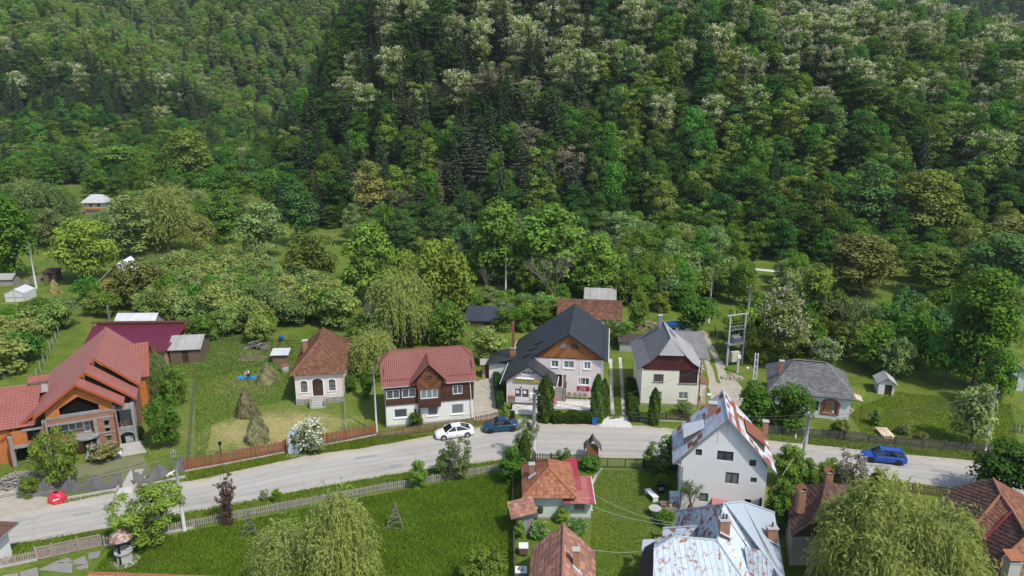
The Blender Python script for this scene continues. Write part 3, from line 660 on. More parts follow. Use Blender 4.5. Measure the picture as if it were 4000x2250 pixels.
def forest():
    rng = np.random.default_rng(42); r = random.Random(42); pts = []
    for x0,x1,y0,y1,st in ((-560,470,150,470,6.7),(-680,600,470,800,8.6)):
        xs = np.arange(x0,x1,st); ys = np.arange(y0,y1,st * 0.95)
        X,Y = np.meshgrid(xs,ys); X = X + (np.arange(len(ys)) % 2)[:,None] * st / 2 + rng.uniform(-.33,.33,X.shape) * st; Y = Y + rng.uniform(-.33,.33,Y.shape) * st
        pts.append(np.stack([X.ravel(),Y.ravel()],1))
    P = np.concatenate(pts); X,Y = P[:,0],P[:,1]; Z = height(X,Y)
    d = Y - np.interp(X,FX,FY); ok = (d > 1.0) & ~((X < -104) & (Y < 300 - 0.05 * (X + 100)) & (Z < 4))
    ok &= ~((X < -105) & (Y < 268))
    zt = Z + 13; dep = Y * math.cos(PITCH) - (zt - CAMH) * math.sin(PITCH)
    px = 2000 + FPX * X / dep; py = 1125 + FPX * (-(zt - CAMH) * math.cos(PITCH) - Y * math.sin(PITCH)) / dep
    pyb = 1125 + FPX * (-(Z - CAMH) * math.cos(PITCH) - Y * math.sin(PITCH)) / dep
    ok &= (px > -1100) & (px < 5100) & (pyb > -60) & (py < 1300)
    X,Y,Z,px,py,d = (a[ok] for a in (X,Y,Z,px,py,d))
    top = Z + 15; vis = np.ones(len(X),bool)
    for t in np.linspace(0.3,0.965,46):
        vis &= ~((height(X * t,Y * t) + np.where(Y * t > np.interp(X * t,FX,FY) + 6,9,0)) * (height(X * t,Y * t) > 3) > CAMH + (top - CAMH) * t)
    X,Y,Z,px,py = (a[vis] for a in (X,Y,Z,px,py))
    o = np.argsort(np.hypot(X,Y)); rows = []
    for i in o:
        far = 2 if Y[i] > 435 else int(X[i] < -118)
        if hides(X[i],Y[i],5,13): continue
        k,lf = pickkind(px[i],py[i],r,far); H0,W0 = PROTO[k][2:]
        sc = r.uniform(0.76,1.15) * (0.72 if Y[i] - np.interp(X[i],FX,FY) < 8 else 1.0); rows.append((k,lf,X[i],Y[i],Z[i] - 0.4,H0 * sc * r.uniform(0.9,1.12),W0 * sc,r.uniform(0,6.28),px[i],py[i]))
    return rows
ROWS = forest(); NIND = 215; ROWS.sort(key=lambda q: not -60 < q[8] < 4060)
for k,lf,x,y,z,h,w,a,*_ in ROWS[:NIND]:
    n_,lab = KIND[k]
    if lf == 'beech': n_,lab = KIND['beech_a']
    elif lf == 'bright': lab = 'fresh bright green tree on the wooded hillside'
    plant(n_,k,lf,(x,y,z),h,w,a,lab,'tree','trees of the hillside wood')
# the rest of the wood: one mass of instanced trees
def joined(pk,leaf):
    tm,cm,H0,W0 = PROTO[pk]; bm = bmesh.new(); bm.from_mesh(cm); nf = len(bm.faces); nm = len(cm.materials)
    bm.from_mesh(tm); bm.faces.ensure_lookup_table()
    for f_ in bm.faces[nf:]: f_.material_index = nm
    me = bpy.data.meshes.new('forest_tree'); bm.to_mesh(me); bm.free()
    for j,m in enumerate(cm.materials): me.materials.append(L_[leaf] if leaf and j == 0 else m)
    me.materials.append(tm.materials[0]); return me
def forest_mass(rows):
    kinds = sorted({(k,lf or '') for k,lf,*_ in rows}); pc = bpy.data.collections.new('forest_kinds')
    for i,(k,lf) in enumerate(kinds):
        o = bpy.data.objects.new('forest_kind_%02d' % i,joined(k,lf or None)); pc.objects.link(o)
    me = bpy.data.meshes.new('forest'); me.from_pydata([(r[2],r[3],r[4]) for r in rows],[],[])
    def att(n,t,vals,key='value'):
        a = me.attributes.new(n,t,'POINT'); a.data.foreach_set(key,np.asarray(vals,np.float32 if t != 'INT' else np.int32).ravel())
    att('pick','INT',[kinds.index((r[0],r[1] or '')) for r in rows])
    att('spin','FLOAT_VECTOR',[(0,0,r[7]) for r in rows],'vector')
    att('size','FLOAT_VECTOR',[(r[6] / PROTO[r[0]][3],) * 2 + (r[5] / PROTO[r[0]][2],) for r in rows],'vector')
    o = bpy.data.objects.new('forest',me); COL.objects.link(o)
    ng = bpy.data.node_groups.new('forest_scatter','GeometryNodeTree')
    ng.interface.new_socket('Geometry',in_out='INPUT',socket_type='NodeSocketGeometry'); ng.interface.new_socket('Geometry',in_out='OUTPUT',socket_type='NodeSocketGeometry')
    N = ng.nodes; L = ng.links; gi = N.new('NodeGroupInput'); go = N.new('NodeGroupOutput')
    mp = N.new('GeometryNodeMeshToPoints'); ip = N.new('GeometryNodeInstanceOnPoints'); ci = N.new('GeometryNodeCollectionInfo')
    ci.inputs['Collection'].default_value = pc; ci.inputs['Separate Children'].default_value = True; ci.inputs['Reset Children'].default_value = True
    def na(n,t): a = N.new('GeometryNodeInputNamedAttribute'); a.data_type = t; a.inputs['Name'].default_value = n; return a.outputs['Attribute']
    L.new(gi.outputs[0],mp.inputs['Mesh']); L.new(mp.outputs[0],ip.inputs['Points']); L.new(ci.outputs[0],ip.inputs['Instance'])
    ip.inputs['Pick Instance'].default_value = True; L.new(na('pick','INT'),ip.inputs['Instance Index'])
    L.new(na('spin','FLOAT_VECTOR'),ip.inputs['Rotation']); L.new(na('size','FLOAT_VECTOR'),ip.inputs['Scale'])
    L.new(ip.outputs[0],go.inputs[0])
    md = o.modifiers.new('scatter','NODES'); md.node_group = ng
    return tag(o,'dense mixed wood covering the hills behind the village',None,None,'stuff')
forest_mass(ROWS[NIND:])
print('forest',len(ROWS))

# ---- trees and shrubs of the valley: (x, y of the foot, width, height in the photograph)
T(345,1100,250,245,'walnut','yellow','big rounded yellow-green walnut tree in the meadow by the new barn','walnut_tree')
T(50,1090,240,330,'maple','mid','tall dark green tree behind the concrete pole at the photo edge','broadleaf_tree')
T(195,930,210,220,'willow_v','grey','pale grey-green willow below the far white cottage','willow_tree')
T(515,1010,190,250,'tall_a','grey','slim grey-green tree just right of the big walnut','broadleaf_tree')
T(660,980,190,265,'willow_v','willow','tall pale green willow at the foot of the wood','willow_tree')
T(880,985,160,250,'tall_a','bright','bright green slender tree at the edge of the far meadow','broadleaf_tree')
T(800,1010,120,170,'broad_a','brown','bronze-leaved small tree beside the far meadow','broadleaf_tree')
T(1030,1010,210,220,'broad_b','grey','silvery grey-green willow-like tree at the far meadow','broadleaf_tree')
T(1180,960,170,250,'tall_a','blue','bluish green alder behind the bronze round tree','alder_tree')
T(1222,1138,220,230,'walnut','olive','round bronze-green walnut tree above the orchard','walnut_tree')
T(1452,1185,245,320,'maple','bright','large fresh green maple with a pale trunk','maple_tree')
T(1725,1245,270,315,'walnut','yellow','broad yellow-green walnut tree behind the weeping willow','walnut_tree')
T(1560,1130,170,155,'walnut','yellow','lighter yellow-green crown between maple and walnut','walnut_tree')
T(1570,1355,215,300,'willow_v','willow','full weeping willow standing behind the houses','weeping_willow')
T(1455,1475,175,185,'willow_v','willow','smaller weeping willow beside the pink cottage','weeping_willow')
T(1950,1115,240,335,'maple','bright','tall green maple left in the row behind the guest house','maple_tree')
T(2140,1135,330,335,'maple','bright','widest fresh green maple in the row behind the guest house','maple_tree')
T(2335,1165,190,255,'maple','bright','smallest fresh green maple in the row behind the guest house','maple_tree')
T(1825,1060,170,190,'broad_b','blue','blue-green tree behind the bare poplars','broadleaf_tree')
T(755,770,225,270,'ash','olive','great olive-brown oak at the foot of the far hill','oak_tree')
T(490,745,260,185,'beech_b','bright','spreading bright green beech beside the olive-brown oak','beech_tree')
T(1450,890,150,265,'tall_a','brown','tall bronze-brown tree at the foot of the dark wood','broadleaf_tree')
T(2140,840,120,235,'pine_a',None,'tall grey-green pine standing lowest in the middle of the dark wood','pine_tree')
T(2155,625,130,230,'pine_a',None,'grey-green pine directly above the lowest tall pine','pine_tree')
T(2345,850,110,240,'spruce_a',None,'dark spruce right of the two stacked grey-green pines','spruce_tree')
T(1235,590,130,235,'spruce_a',None,'large dark spruce on the shoulder of the hill spur','spruce_tree')
T(1885,735,60,200,'dead_a',None,'reddish brown dead conifer low in the dark wood','dead_spruce')
T(1830,570,70,200,'dead_a',None,'reddish brown dead conifer below the greyish late-leafing trees','dead_spruce')
T(1890,450,200,170,'dull_a',None,'large greyish brown late-leafing tree in the upper wood','late_leafing_tree')
T(2035,440,180,150,'dull_a',None,'greyish brown late-leafing tree beside the larger one','late_leafing_tree')
T(2430,1000,170,170,'broad_a','grey','grey-green tree right of the maple row','broadleaf_tree')
T(3350,1150,330,240,'ash','brown','wide bronze walnut tree above the locust in bloom','walnut_tree')
T(3640,1150,240,190,'ash','olive','olive walnut tree behind the tall ash','walnut_tree')
T(3950,1090,320,250,'ash','brown','bronze walnut tree on the slope at the photo edge','walnut_tree')
T(3890,1180,300,270,'broad_b','blue','bluish green tree behind the ash at the photo edge','broadleaf_tree')
T(3590,990,320,330,'ash','olive','tall olive-grey locust tree above the walnuts','locust_tree')
T(3380,960,200,330,'tall_a','blue','tall bluish green tree beside the olive-grey locust','broadleaf_tree')
T(3035,1430,220,310,'robinia_n',None,'locust tree full of cream blossom by the transformer','blossoming_tree')
T(3175,1300,180,265,'maple','bright','fresh green pointed tree behind the blossoming locust','broadleaf_tree')
T(3240,1330,150,200,'fruit_a','olive','yellowish shrub tree beside the fresh green pointed tree','fruit_tree')
T(3800,1515,330,470,'ash','mid','huge green ash tree towering over the right meadow','ash_tree')
T(3560,1420,190,200,'fruit_a','mid','dark apple tree at the upper edge of the right meadow','fruit_tree')
T(3690,1500,170,200,'fruit_a','mid','apple tree with bare stem under the ash','fruit_tree')
T(3880,1590,150,230,'maple','mid','young green ash before the white shed','ash_tree')
T(3790,1740,170,230,'fruit_b','grey','grey-green plum tree beside the street pole','fruit_tree')
T(3420,1450,180,170,'fruit_b','mid','elder bush tree behind the shingle-roofed cottage','fruit_tree')
T(3490,1480,150,160,'fruit_a','grey','loose grey-green tree over the cottage shed','fruit_tree')
T(3225,1440,130,120,'robinia_n','mid','elder in cream flower behind the shingle roof','elder_bush','shrub')
T(3085,1672,180,170,'bush','mid','large green bush hiding the shingle-roofed cottage','lilac_bush','shrub')
T(2950,1650,170,150,'bush_b','mid','green bush beside the lattice pole','lilac_bush','shrub')
T(3920,1960,280,230,'broad_b','beech','dark green maple by the road in the right corner','maple_tree')
T(2715,1310,170,165,'fruit_a','mid','apple tree beside the car under the blue tarpaulin','fruit_tree')
T(2490,1290,90,150,'fruit_b','bright','young bright green tree by the woodpile','fruit_tree')
T(2580,1215,90,75,'bush','yellow','small yellow-green bush behind the woodpile','bush','shrub')
T(560,1200,230,190,'walnut','brown','bronze-brown tree in front of the new timber barn','walnut_tree')
HUE = {'orchard': 'fresh green','grey': 'grey-green','willow': 'pale yellow-green','mid': 'mid green','bright': 'bright green','olive': 'olive green','robinia': 'yellowish green','yellow': 'yellow-green','blue': 'bluish green','beech': 'dark green','brown': 'bronze'}
ORD = ['leftmost','second from the left','third from the left','fourth from the left','fifth from the left','sixth from the left','seventh from the left','eighth from the left','ninth from the left','tenth from the left','eleventh from the left','twelfth from the left']
def scat(region,sp,ch,label,name,cat,group,seed,wr,hr,jit=0.35):
    """things of one kind scattered through a patch of ground given by its photograph outline"""
    r = random.Random(seed); hp = [W(*p) for p in region]; xs = [p.x for p in hp]; ys = [p.y for p in hp]; done = {}
    def inside(x,y):
        c = False
        for i in range(len(hp)):
            a,b = hp[i],hp[i - 1]
            if (a.y > y) != (b.y > y) and x < (b.x - a.x) * (y - a.y) / (b.y - a.y) + a.x: c = not c
        return c
    y = min(ys); row = 0
    while y < max(ys):
        x = min(xs) + (sp / 2 if row % 2 else 0)
        while x < max(xs):
            X = x + r.uniform(-jit,jit) * sp; Y = y + r.uniform(-jit,jit) * sp
            if inside(X,Y) and not hides(X,Y,wr[1] / 2,hr[1]):
                pk,lf = r.choice(ch); w = r.uniform(*wr); h = r.uniform(*hr)
                done.setdefault(lf,[]).append(plant(name,pk,lf,(X,Y,hz(X,Y) - 0.05),h,w,r.uniform(0,6.28),HUE[lf] + ' ' + label,cat,group))
            x += sp
        y += sp * 0.9; row += 1
    for lf,v in done.items():
        v.sort(key=lambda o: o.location.x / o.location.y)
        if 1 < len(v) <= 12:
            for o,q in zip(v,ORD): o['label'] = '%s, %s' % (o['label'],q)
OR = [('fruit_a','orchard'),('fruit_b','orchard'),('fruit_a','grey'),('fruit_b','willow'),('fruit_a','mid')]
scat([(650,1110),(860,1040),(1130,1130),(1340,1190),(1370,1290),(1150,1290),(950,1300),(700,1290),(620,1200)],3.9,OR,'fruit tree in the orchard behind the pink cottage','fruit_tree','tree','orchard behind the pink cottage',1,(5.4,7.8),(4.8,7.2))
scat([(0,1285),(120,1250),(330,1265),(330,1290),(200,1330),(150,1470),(0,1500)],4.9,OR,'fruit tree in the plot behind the brick house','fruit_tree','tree','orchard behind the brick house',2,(5.2,7.2),(4.5,6))
scat([(330,1160),(480,1150),(640,1190),(640,1260),(420,1240),(330,1240)],5.2,[('fruit_a','bright'),('fruit_b','olive'),('fruit_a','mid'),('fruit_b','grey')],'garden tree below the timber barn','fruit_tree','tree','garden trees below the timber barn',3,(4.2,6),(4,5.2))
scat([(1380,1340),(1500,1310),(1780,1290),(1880,1300),(1960,1300),(1930,1430),(1850,1440),(1800,1350),(1530,1360),(1400,1400)],3.8,[('fruit_b','bright'),('fruit_a','mid'),('fruit_b','orchard'),('fruit_a','bright')],'leafy tree behind the red-roofed house','fruit_tree','tree','greenery behind the red-roofed house',4,(4.6,6.2),(4.6,6.4))
scat([(1750,1190),(2000,1190),(2190,1185),(2200,1240),(1960,1250),(1760,1240)],3.9,[('fruit_b','grey'),('bush','orchard'),('fruit_b','mid'),('bush','bright')],'bushy shrub around the dark corrugated shed','shrub','shrub','shrubs around the dark shed',5,(3.8,5.5),(3,4.2))
scat([(2380,1010),(2600,985),(2880,1035),(2890,1070),(3150,1085),(3150,1200),(2950,1240),(2850,1230),(2450,1200)],4.6,[('fruit_a','olive'),('fruit_b','grey'),('broad_a','mid'),('fruit_a','robinia'),('fruit_b','mid'),('bush','grey')],'tree in the thicket by the river','thicket_tree','tree','thicket by the river',6,(5.0,7.2),(5.0,8.5))
scat([(2830,1300),(2960,1240),(3330,1330),(3420,1400),(3250,1440),(2950,1440)],4.6,[('fruit_a','olive'),('fruit_b','mid'),('fruit_a','mid'),('bush','yellow')],'tree in the grove behind the shingle-roofed cottage','thicket_tree','tree','grove behind the shingle-roofed cottage',7,(4.5,6.5),(4.5,6.5))
scat([(3430,1260),(3700,1240),(3980,1290),(3990,1400),(3700,1400),(3450,1370)],5.6,[('fruit_a','mid'),('fruit_b','grey'),('broad_a','mid'),('fruit_a','blue')],'tree in the orchard above the right meadow','thicket_tree','tree','orchard above the right meadow',8,(5,7.5),(5,7.5))
scat([(1300,905),(1700,960),(2000,1000),(2400,960),(2420,1000),(2000,1050),(1700,1020),(1290,940)],8.0,[('tall_a','blue'),('tall_a','grey'),('broad_a','mid'),('tall_a','mid')],'alder in the line along the foot of the wood','alder_tree','tree','alders along the foot of the wood',9,(6,8.5),(9,13))
scat([(0,810),(250,840),(330,850),(600,850),(1000,850),(1000,890),(760,920),(640,960),(400,1000),(60,1010)],8.0,[('broad_b','grey'),('tall_a','orchard'),('broad_a','mid'),('willow_v','willow'),('tall_a','bright')],'tree in the grove around the far white cottage','grove_tree','tree','grove around the far white cottage',10,(7,10),(7,11))
scat([(-100,740),(330,770),(700,770),(1020,800),(1020,850),(700,850),(430,830),(330,760),(-100,800)],9.5,[('broad_b','beech'),('tall_a','mid'),('broad_a','mid'),('beech_a','beech')],'tree along the foot of the far hill','grove_tree','tree','trees along the foot of the far hill',11,(9,12),(10,14))
scat([(3150,1000),(3500,1020),(3980,1010),(3980,1100),(3500,1110),(3150,1080)],8.0,[('broad_a','beech'),('broad_b','olive'),('tall_a','mid')],'tree behind the bronze walnuts','grove_tree','tree','trees behind the bronze walnuts',12,(7,9),(8,12))
bare('bare_big',40,11,10,6,spread=0.42,first=0.25)
bare('bare_thin',41,7.5,3.6,5,spread=0.28,upw=0.5)
bare('bare_leafy',42,10,8,6,spread=0.36,leafn=1500,s=0.16,upw=0.35)
T(2160,1210,225,225,'bare_big',None,'leafless tree with pale branches behind the guest house','bare_tree')
T(1905,1185,75,150,'bare_thin',None,'thin bare poplar left of the concrete pole','bare_tree')
T(1790,1090,130,150,'bare_big',None,'dead pale branches rising beside the broad walnut','bare_tree')
T(3335,1365,200,215,'bare_leafy','grey','grey half-leafed tree with dark stems behind the cottage','late_leafing_tree')
sheet('gravel_yard',[(-60,1900),(60,1880),(120,1930),(210,1950),(195,1975),(0,2018),(-120,2040)],0.010,DUST,'pale gravel entrance beside the brick house',4,31)
sheet('house_apron',[(60,1850),(250,1830),(440,1790),(560,1780),(600,1850),(470,1900),(300,1915),(90,1935)],0.007,mat('trodden_yard',(0.22,0.2,0.14),(0.13,0.16,0.05),0.8,0.95,0.4,8,obj=False),'trodden yard between the brick house and its fence',4,32)

scat([(3120,1000),(3160,975),(2880,1000),(2600,960),(2430,950),(2430,975),(2600,985),(2890,1030),(3100,1045)],6.5,[('broad_a','mid'),('broad_b','beech'),('tall_a','mid')],'tree above the pale track','grove_tree','tree','trees above the pale track',13,(6,8.5),(7,11))
scat([(700,1330),(1130,1345),(1130,1320),(1000,1300),(700,1300)],4.0,[('fruit_b','mid'),('fruit_a','orchard'),('bush','bright')],'tree behind the wire fence of the hay yard','fruit_tree','tree','trees behind the hay yard',14,(4,5.5),(3.6,5))
scat([(1380,1420),(1500,1400),(1500,1350),(1370,1330)],3.2,[('bush','bright'),('fruit_b','mid'),('bush','mid')],'bush between the pink cottage and the timber-clad house','bush','shrub','bushes beside the pink cottage',15,(3,4.2),(2.6,3.8))
scat([(2150,1250),(2190,1215),(1990,1260),(1960,1300),(2040,1310)],3.4,[('fruit_b','mid'),('bush','bright'),('bush','mid')],'bush behind the guest house','bush','shrub','bushes behind the guest house',16,(3.4,4.6),(3,4.2))
scat([(3440,1400),(3700,1390),(3760,1470),(3560,1480),(3450,1460)],5.0,[('fruit_a','mid'),('fruit_b','blue'),('fruit_a','beech')],'tree at the top of the right meadow','thicket_tree','tree','trees at the top of the right meadow',17,(4.6,6.4),(4.2,6))
scat([(560,1230),(600,1100),(700,1080),(760,1100),(700,1300),(600,1290)],4.2,[('fruit_a','orchard'),('fruit_b','willow'),('fruit_a','grey')],'fruit tree between the timber barn and the cottage orchard','fruit_tree','tree','fruit trees beside the timber barn',18,(5,6.8),(4.6,6.4))
scat([(2290,1300),(2400,1290),(2480,1330),(2470,1370),(2400,1340)],3.6,[('bush','bright'),('bush_b','mid'),('fruit_b','bright')],'bush in the yard behind the guest house drive','bush','shrub','bushes behind the guest house drive',19,(2.8,4),(2.2,3.4))
scat([(1690,1110),(1900,1140),(2120,1165),(2420,1180),(2420,1110),(2100,1090),(1800,1070)],5.4,[('maple','bright'),('maple','mid'),('fruit_a','bright'),('broad_a','mid')],'tree in the row behind the guest house','maple_tree','tree','trees in the row behind the guest house',20,(5.5,7.5),(6,9))
scat([(2440,1000),(2700,1010),(2880,1040),(2880,1080),(2600,1080),(2440,1060)],5.4,[('tall_a','mid'),('broad_a','grey'),('broad_b','mid'),('tall_a','orchard')],'taller tree rising over the river thicket','thicket_tree','tree','taller trees over the river thicket',21,(6,8),(8,11))
# ================================================================ building helpers
def wmat(name,c,c2=None,sc=0.6,rand=0.0): return mat(name,c,c2 or tuple(x * 0.86 for x in c),sc,0.9,0.05,20,spec=0.2,detail=6,rand=rand)
GLASS = mat('window_glass',(0.035,0.045,0.055),(0.10,0.12,0.13),2.0,0.08,spec=0.8)
CURTAIN = mat('curtained_glass',(0.10,0.13,0.14),(0.26,0.30,0.30),9,0.15,spec=0.7,stretch=(3,1,0.2))
DARKIN = mat('dark_interior',(0.012,0.011,0.01),rough=0.95,spec=0.0)
PVC = mat('white_frame',(0.78,0.78,0.77),rough=0.5)
BRNFR = mat('brown_frame',(0.06,0.035,0.025),rough=0.6)
def brickmat(name,c1,c2,mortar,sc,rot=(R(90),0,0)):
    if name in MATS: return MATS[name]
    m = bpy.data.materials.new(name); m.use_nodes = True; n = m.node_tree.nodes; l = m.node_tree.links; b = n['Principled BSDF']
    tc = n.new('ShaderNodeTexCoord'); mp = n.new('ShaderNodeMapping'); mp.inputs['Rotation'].default_value = rot; bt = n.new('ShaderNodeTexBrick')
    bt.inputs['Color1'].default_value = (*c1,1); bt.inputs['Color2'].default_value = (*c2,1); bt.inputs['Mortar'].default_value = (*mortar,1)
    bt.inputs['Scale'].default_value = sc; bt.inputs['Mortar Size'].default_value = 0.025; bt.inputs['Brick Width'].default_value = 0.9; bt.inputs['Row Height'].default_value = 0.3
    l.new(tc.outputs['Object'],mp.inputs[0]); l.new(mp.outputs[0],bt.inputs['Vector'])
    ns = n.new('ShaderNodeTexNoise'); ns.inputs['Scale'].default_value = 1.3; ns.inputs['Detail'].default_value = 5; l.new(tc.outputs['Object'],ns.inputs[0])
    mr = n.new('ShaderNodeMapRange'); mr.inputs[3].default_value = 0.72; mr.inputs[4].default_value = 1.28; l.new(ns.outputs[0],mr.inputs[0])
    hs = n.new('ShaderNodeHueSaturation'); l.new(bt.outputs['Color'],hs.inputs['Color']); l.new(mr.outputs[0],hs.inputs['Value'])
    l.new(hs.outputs[0],b.inputs['Base Color']); b.inputs['Roughness'].default_value = 0.9; b.inputs['Specular IOR Level'].default_value = 0.15
    MATS[name] = m; return m
BRICK = brickmat('red_brick',(0.33,0.135,0.075),(0.25,0.10,0.06),(0.36,0.31,0.26),3.0)
HOLLOW = brickmat('hollow_block',(0.52,0.185,0.05),(0.44,0.145,0.04),(0.3,0.15,0.08),1.6)
CHBRICK = brickmat('chimney_brick',(0.38,0.16,0.08),(0.26,0.10,0.055),(0.4,0.36,0.31),3.4)
def holes_wall(mb,x0,x1,z0,z1,y,holes,dep=0.16,m=0,mr=None):
    """front wall (facing -y) with real openings and their reveals"""
    xs = sorted({x0,x1,*[h[0] for h in holes],*[h[1] for h in holes]}); zs = sorted({z0,z1,*[h[2] for h in holes],*[h[3] for h in holes]})
    for i in range(len(xs) - 1):
        for j in range(len(zs) - 1):
            cx,cz = (xs[i] + xs[i + 1]) / 2,(zs[j] + zs[j + 1]) / 2
            if any(h[0] < cx < h[1] and h[2] < cz < h[3] for h in holes): continue
            mb.poly([(xs[i],y,zs[j]),(xs[i + 1],y,zs[j]),(xs[i + 1],y,zs[j + 1]),(xs[i],y,zs[j + 1])],m)
    for a,b,c,d in [h[:4] for h in holes]:
        k = m if mr is None else mr; e = y + dep
        mb.poly([(a,y,c),(a,y,d),(a,e,d),(a,e,c)],k); mb.poly([(b,y,d),(b,y,c),(b,e,c),(b,e,d)],k)
        mb.poly([(a,y,c),(a,e,c),(b,e,c),(b,y,c)],k); mb.poly([(a,y,d),(b,y,d),(b,e,d),(a,e,d)],k)
def window(par,x0,x1,z0,z1,y=0.0,fm=None,gm=None,nx=2,nz=1,fw=0.07,dep=0.1,sill=None,name='window'):
    """frame, mullions and panes set back in an opening of a wall facing -y"""
    fm = fm or PVC; gm = gm or GLASS; mb = MB(); a,b = y + dep - 0.05,y + dep + 0.04
    mb.box(x0,a,z0,x0 + fw,b,z1).box(x1 - fw,a,z0,x1,b,z1).box(x0 + fw,a,z0,x1 - fw,b,z0 + fw).box(x0 + fw,a,z1 - fw,x1 - fw,b,z1)
    w = (x1 - x0 - 2 * fw) / nx; h = (z1 - z0 - 2 * fw) / nz
    for i in range(1,nx): mb.box(x0 + fw + w * i - fw * 0.45,a + 0.004,z0 + fw,x0 + fw + w * i + fw * 0.45,b,z1 - fw)
    for j in range(1,nz): mb.box(x0 + fw,a + 0.008,z0 + fw + h * j - fw * 0.35,x1 - fw,b,z0 + fw + h * j + fw * 0.35)
    o = obj(name,mb,fm,par)
    for i in range(nx):
        for j in range(nz):
            p = MB(); xa,xb = x0 + fw + w * i,x0 + fw + w * (i + 1); za,zb = z0 + fw + h * j,z0 + fw + h * (j + 1)
            p.poly([(xa,y + dep + 0.01,za),(xb,y + dep + 0.01,za),(xb,y + dep + 0.01,zb),(xa,y + dep + 0.01,zb)]); obj('pane',p,gm,o)
    if sill: obj('sill',MB().box(x0 - 0.08,y - 0.09,z0 - 0.09,x1 + 0.08,y + dep - 0.05,z0 - 0.003),sill,o)
    return o
def body(mb,w,d,z0,z1,holes=(),m=0,x0=0.0,y0=0.0):
    holes_wall(mb,x0,x0 + w,z0,z1,y0,list(holes),m=m)
    mb.poly([(x0 + w,y0,z0),(x0 + w,y0 + d,z0),(x0 + w,y0 + d,z1),(x0 + w,y0,z1)],m)
    mb.poly([(x0,y0 + d,z0),(x0,y0,z0),(x0,y0,z1),(x0,y0 + d,z1)],m)
    mb.poly([(x0 + w,y0 + d,z0),(x0,y0 + d,z0),(x0,y0 + d,z1),(x0 + w,y0 + d,z1)],m)
    return mb
def hip(x0,x1,y0,y1,ze,zr,ya,yb):
    xm = (x0 + x1) / 2
    return ([(x0,y0,ze),(x1,y0,ze),(xm,ya,zr)],[(x1,y0,ze),(x1,y1,ze),(xm,yb,zr),(xm,ya,zr)],[(x1,y1,ze),(x0,y1,ze),(xm,yb,zr)],[(x0,y1,ze),(x0,y0,ze),(xm,ya,zr),(xm,yb,zr)])
def chimney(par,x,y,z0,z1,w=0.5,d=0.5,m=None,cap=None,tubes=0):
    mb = MB().box(x - w / 2,y - d / 2,z0,x + w / 2,y + d / 2,z1); o = obj('chimney',mb,m or CHBRICK,par)
    obj('cap',MB().box(x - w / 2 - 0.06,y - d / 2 - 0.06,z1,x + w / 2 + 0.06,y + d / 2 + 0.06,z1 + 0.08),cap or CONC,o)
    for i in range(tubes): obj('flue_pipe',MB().tube([(x + (i - (tubes - 1) / 2) * 0.26,y,z1 + 0.08),(x + (i - (tubes - 1) / 2) * 0.26,y,z1 + 0.45)],0.08,8),mat('flue',(0.08,0.08,0.085),rough=0.6),o)
    return o
def house(name,label,px,py,ang,cat='house'): 
    p = W(px,py); return thing(name,label,cat,(p.x,p.y,0),R(ang))
def ray_plane(px,py,pl):
    a = W(px,py,0); o = Vector((0,0,CAMH)); d = (a - o).normalized(); n = pnorm([Vector(q) for q in pl]); t = (Vector(pl[0]) - o).dot(n) / d.dot(n); return o + d * t
def ridgecaps(par,a,b,m,r=0.1): return obj('ridge_cap',MB().tube([a,b],r,6),m,par)
def under(mb,poly,t=0.07,m=0): return mb.slab(poly,t,m)
RED = mat('red_metal_tile',(0.19,0.068,0.053),(0.245,0.09,0.07),0.8,0.42,spec=0.5)
REDEDGE = mat('red_fascia',(0.26,0.06,0.035),rough=0.5)
WOODD = mat('dark_stained_boards',(0.055,0.024,0.016),(0.095,0.042,0.024),2,0.7,stretch=(1,1,6),rand=0.25)
WOODM = mat('varnished_boards',(0.235,0.085,0.028),(0.34,0.135,0.045),2.5,0.55,stretch=(1,1,4),rand=0.3)
GUT = mat('gutter_white',(0.72,0.72,0.72),rough=0.4)
GUTR = mat('gutter_red',(0.25,0.03,0.03),rough=0.4)
GUTG = mat('gutter_grey',(0.3,0.3,0.31),rough=0.5,metal=0.4)
TBRN = [mat('brown_tile_%d' % i,c,tuple(x * 0.7 for x in c),3,0.9,rand=0.18,spec=0.15) for i,c in enumerate([(0.20,0.095,0.06),(0.165,0.08,0.053),(0.235,0.115,0.075)])]
TORG = [mat('orange_tile_%d' % i,c,tuple(x * 0.72 for x in c),3,0.9,rand=0.18,spec=0.15) for i,c in enumerate([(0.40,0.165,0.085),(0.34,0.145,0.08),(0.28,0.125,0.08),(0.43,0.195,0.115)])]
TPNK = [mat('pink_tile_%d' % i,c,tuple(x * 0.75 for x in c),2,0.9,rand=0.16,spec=0.15) for i,c in enumerate([(0.40,0.195,0.14),(0.33,0.165,0.12),(0.46,0.25,0.18),(0.29,0.155,0.12)])]

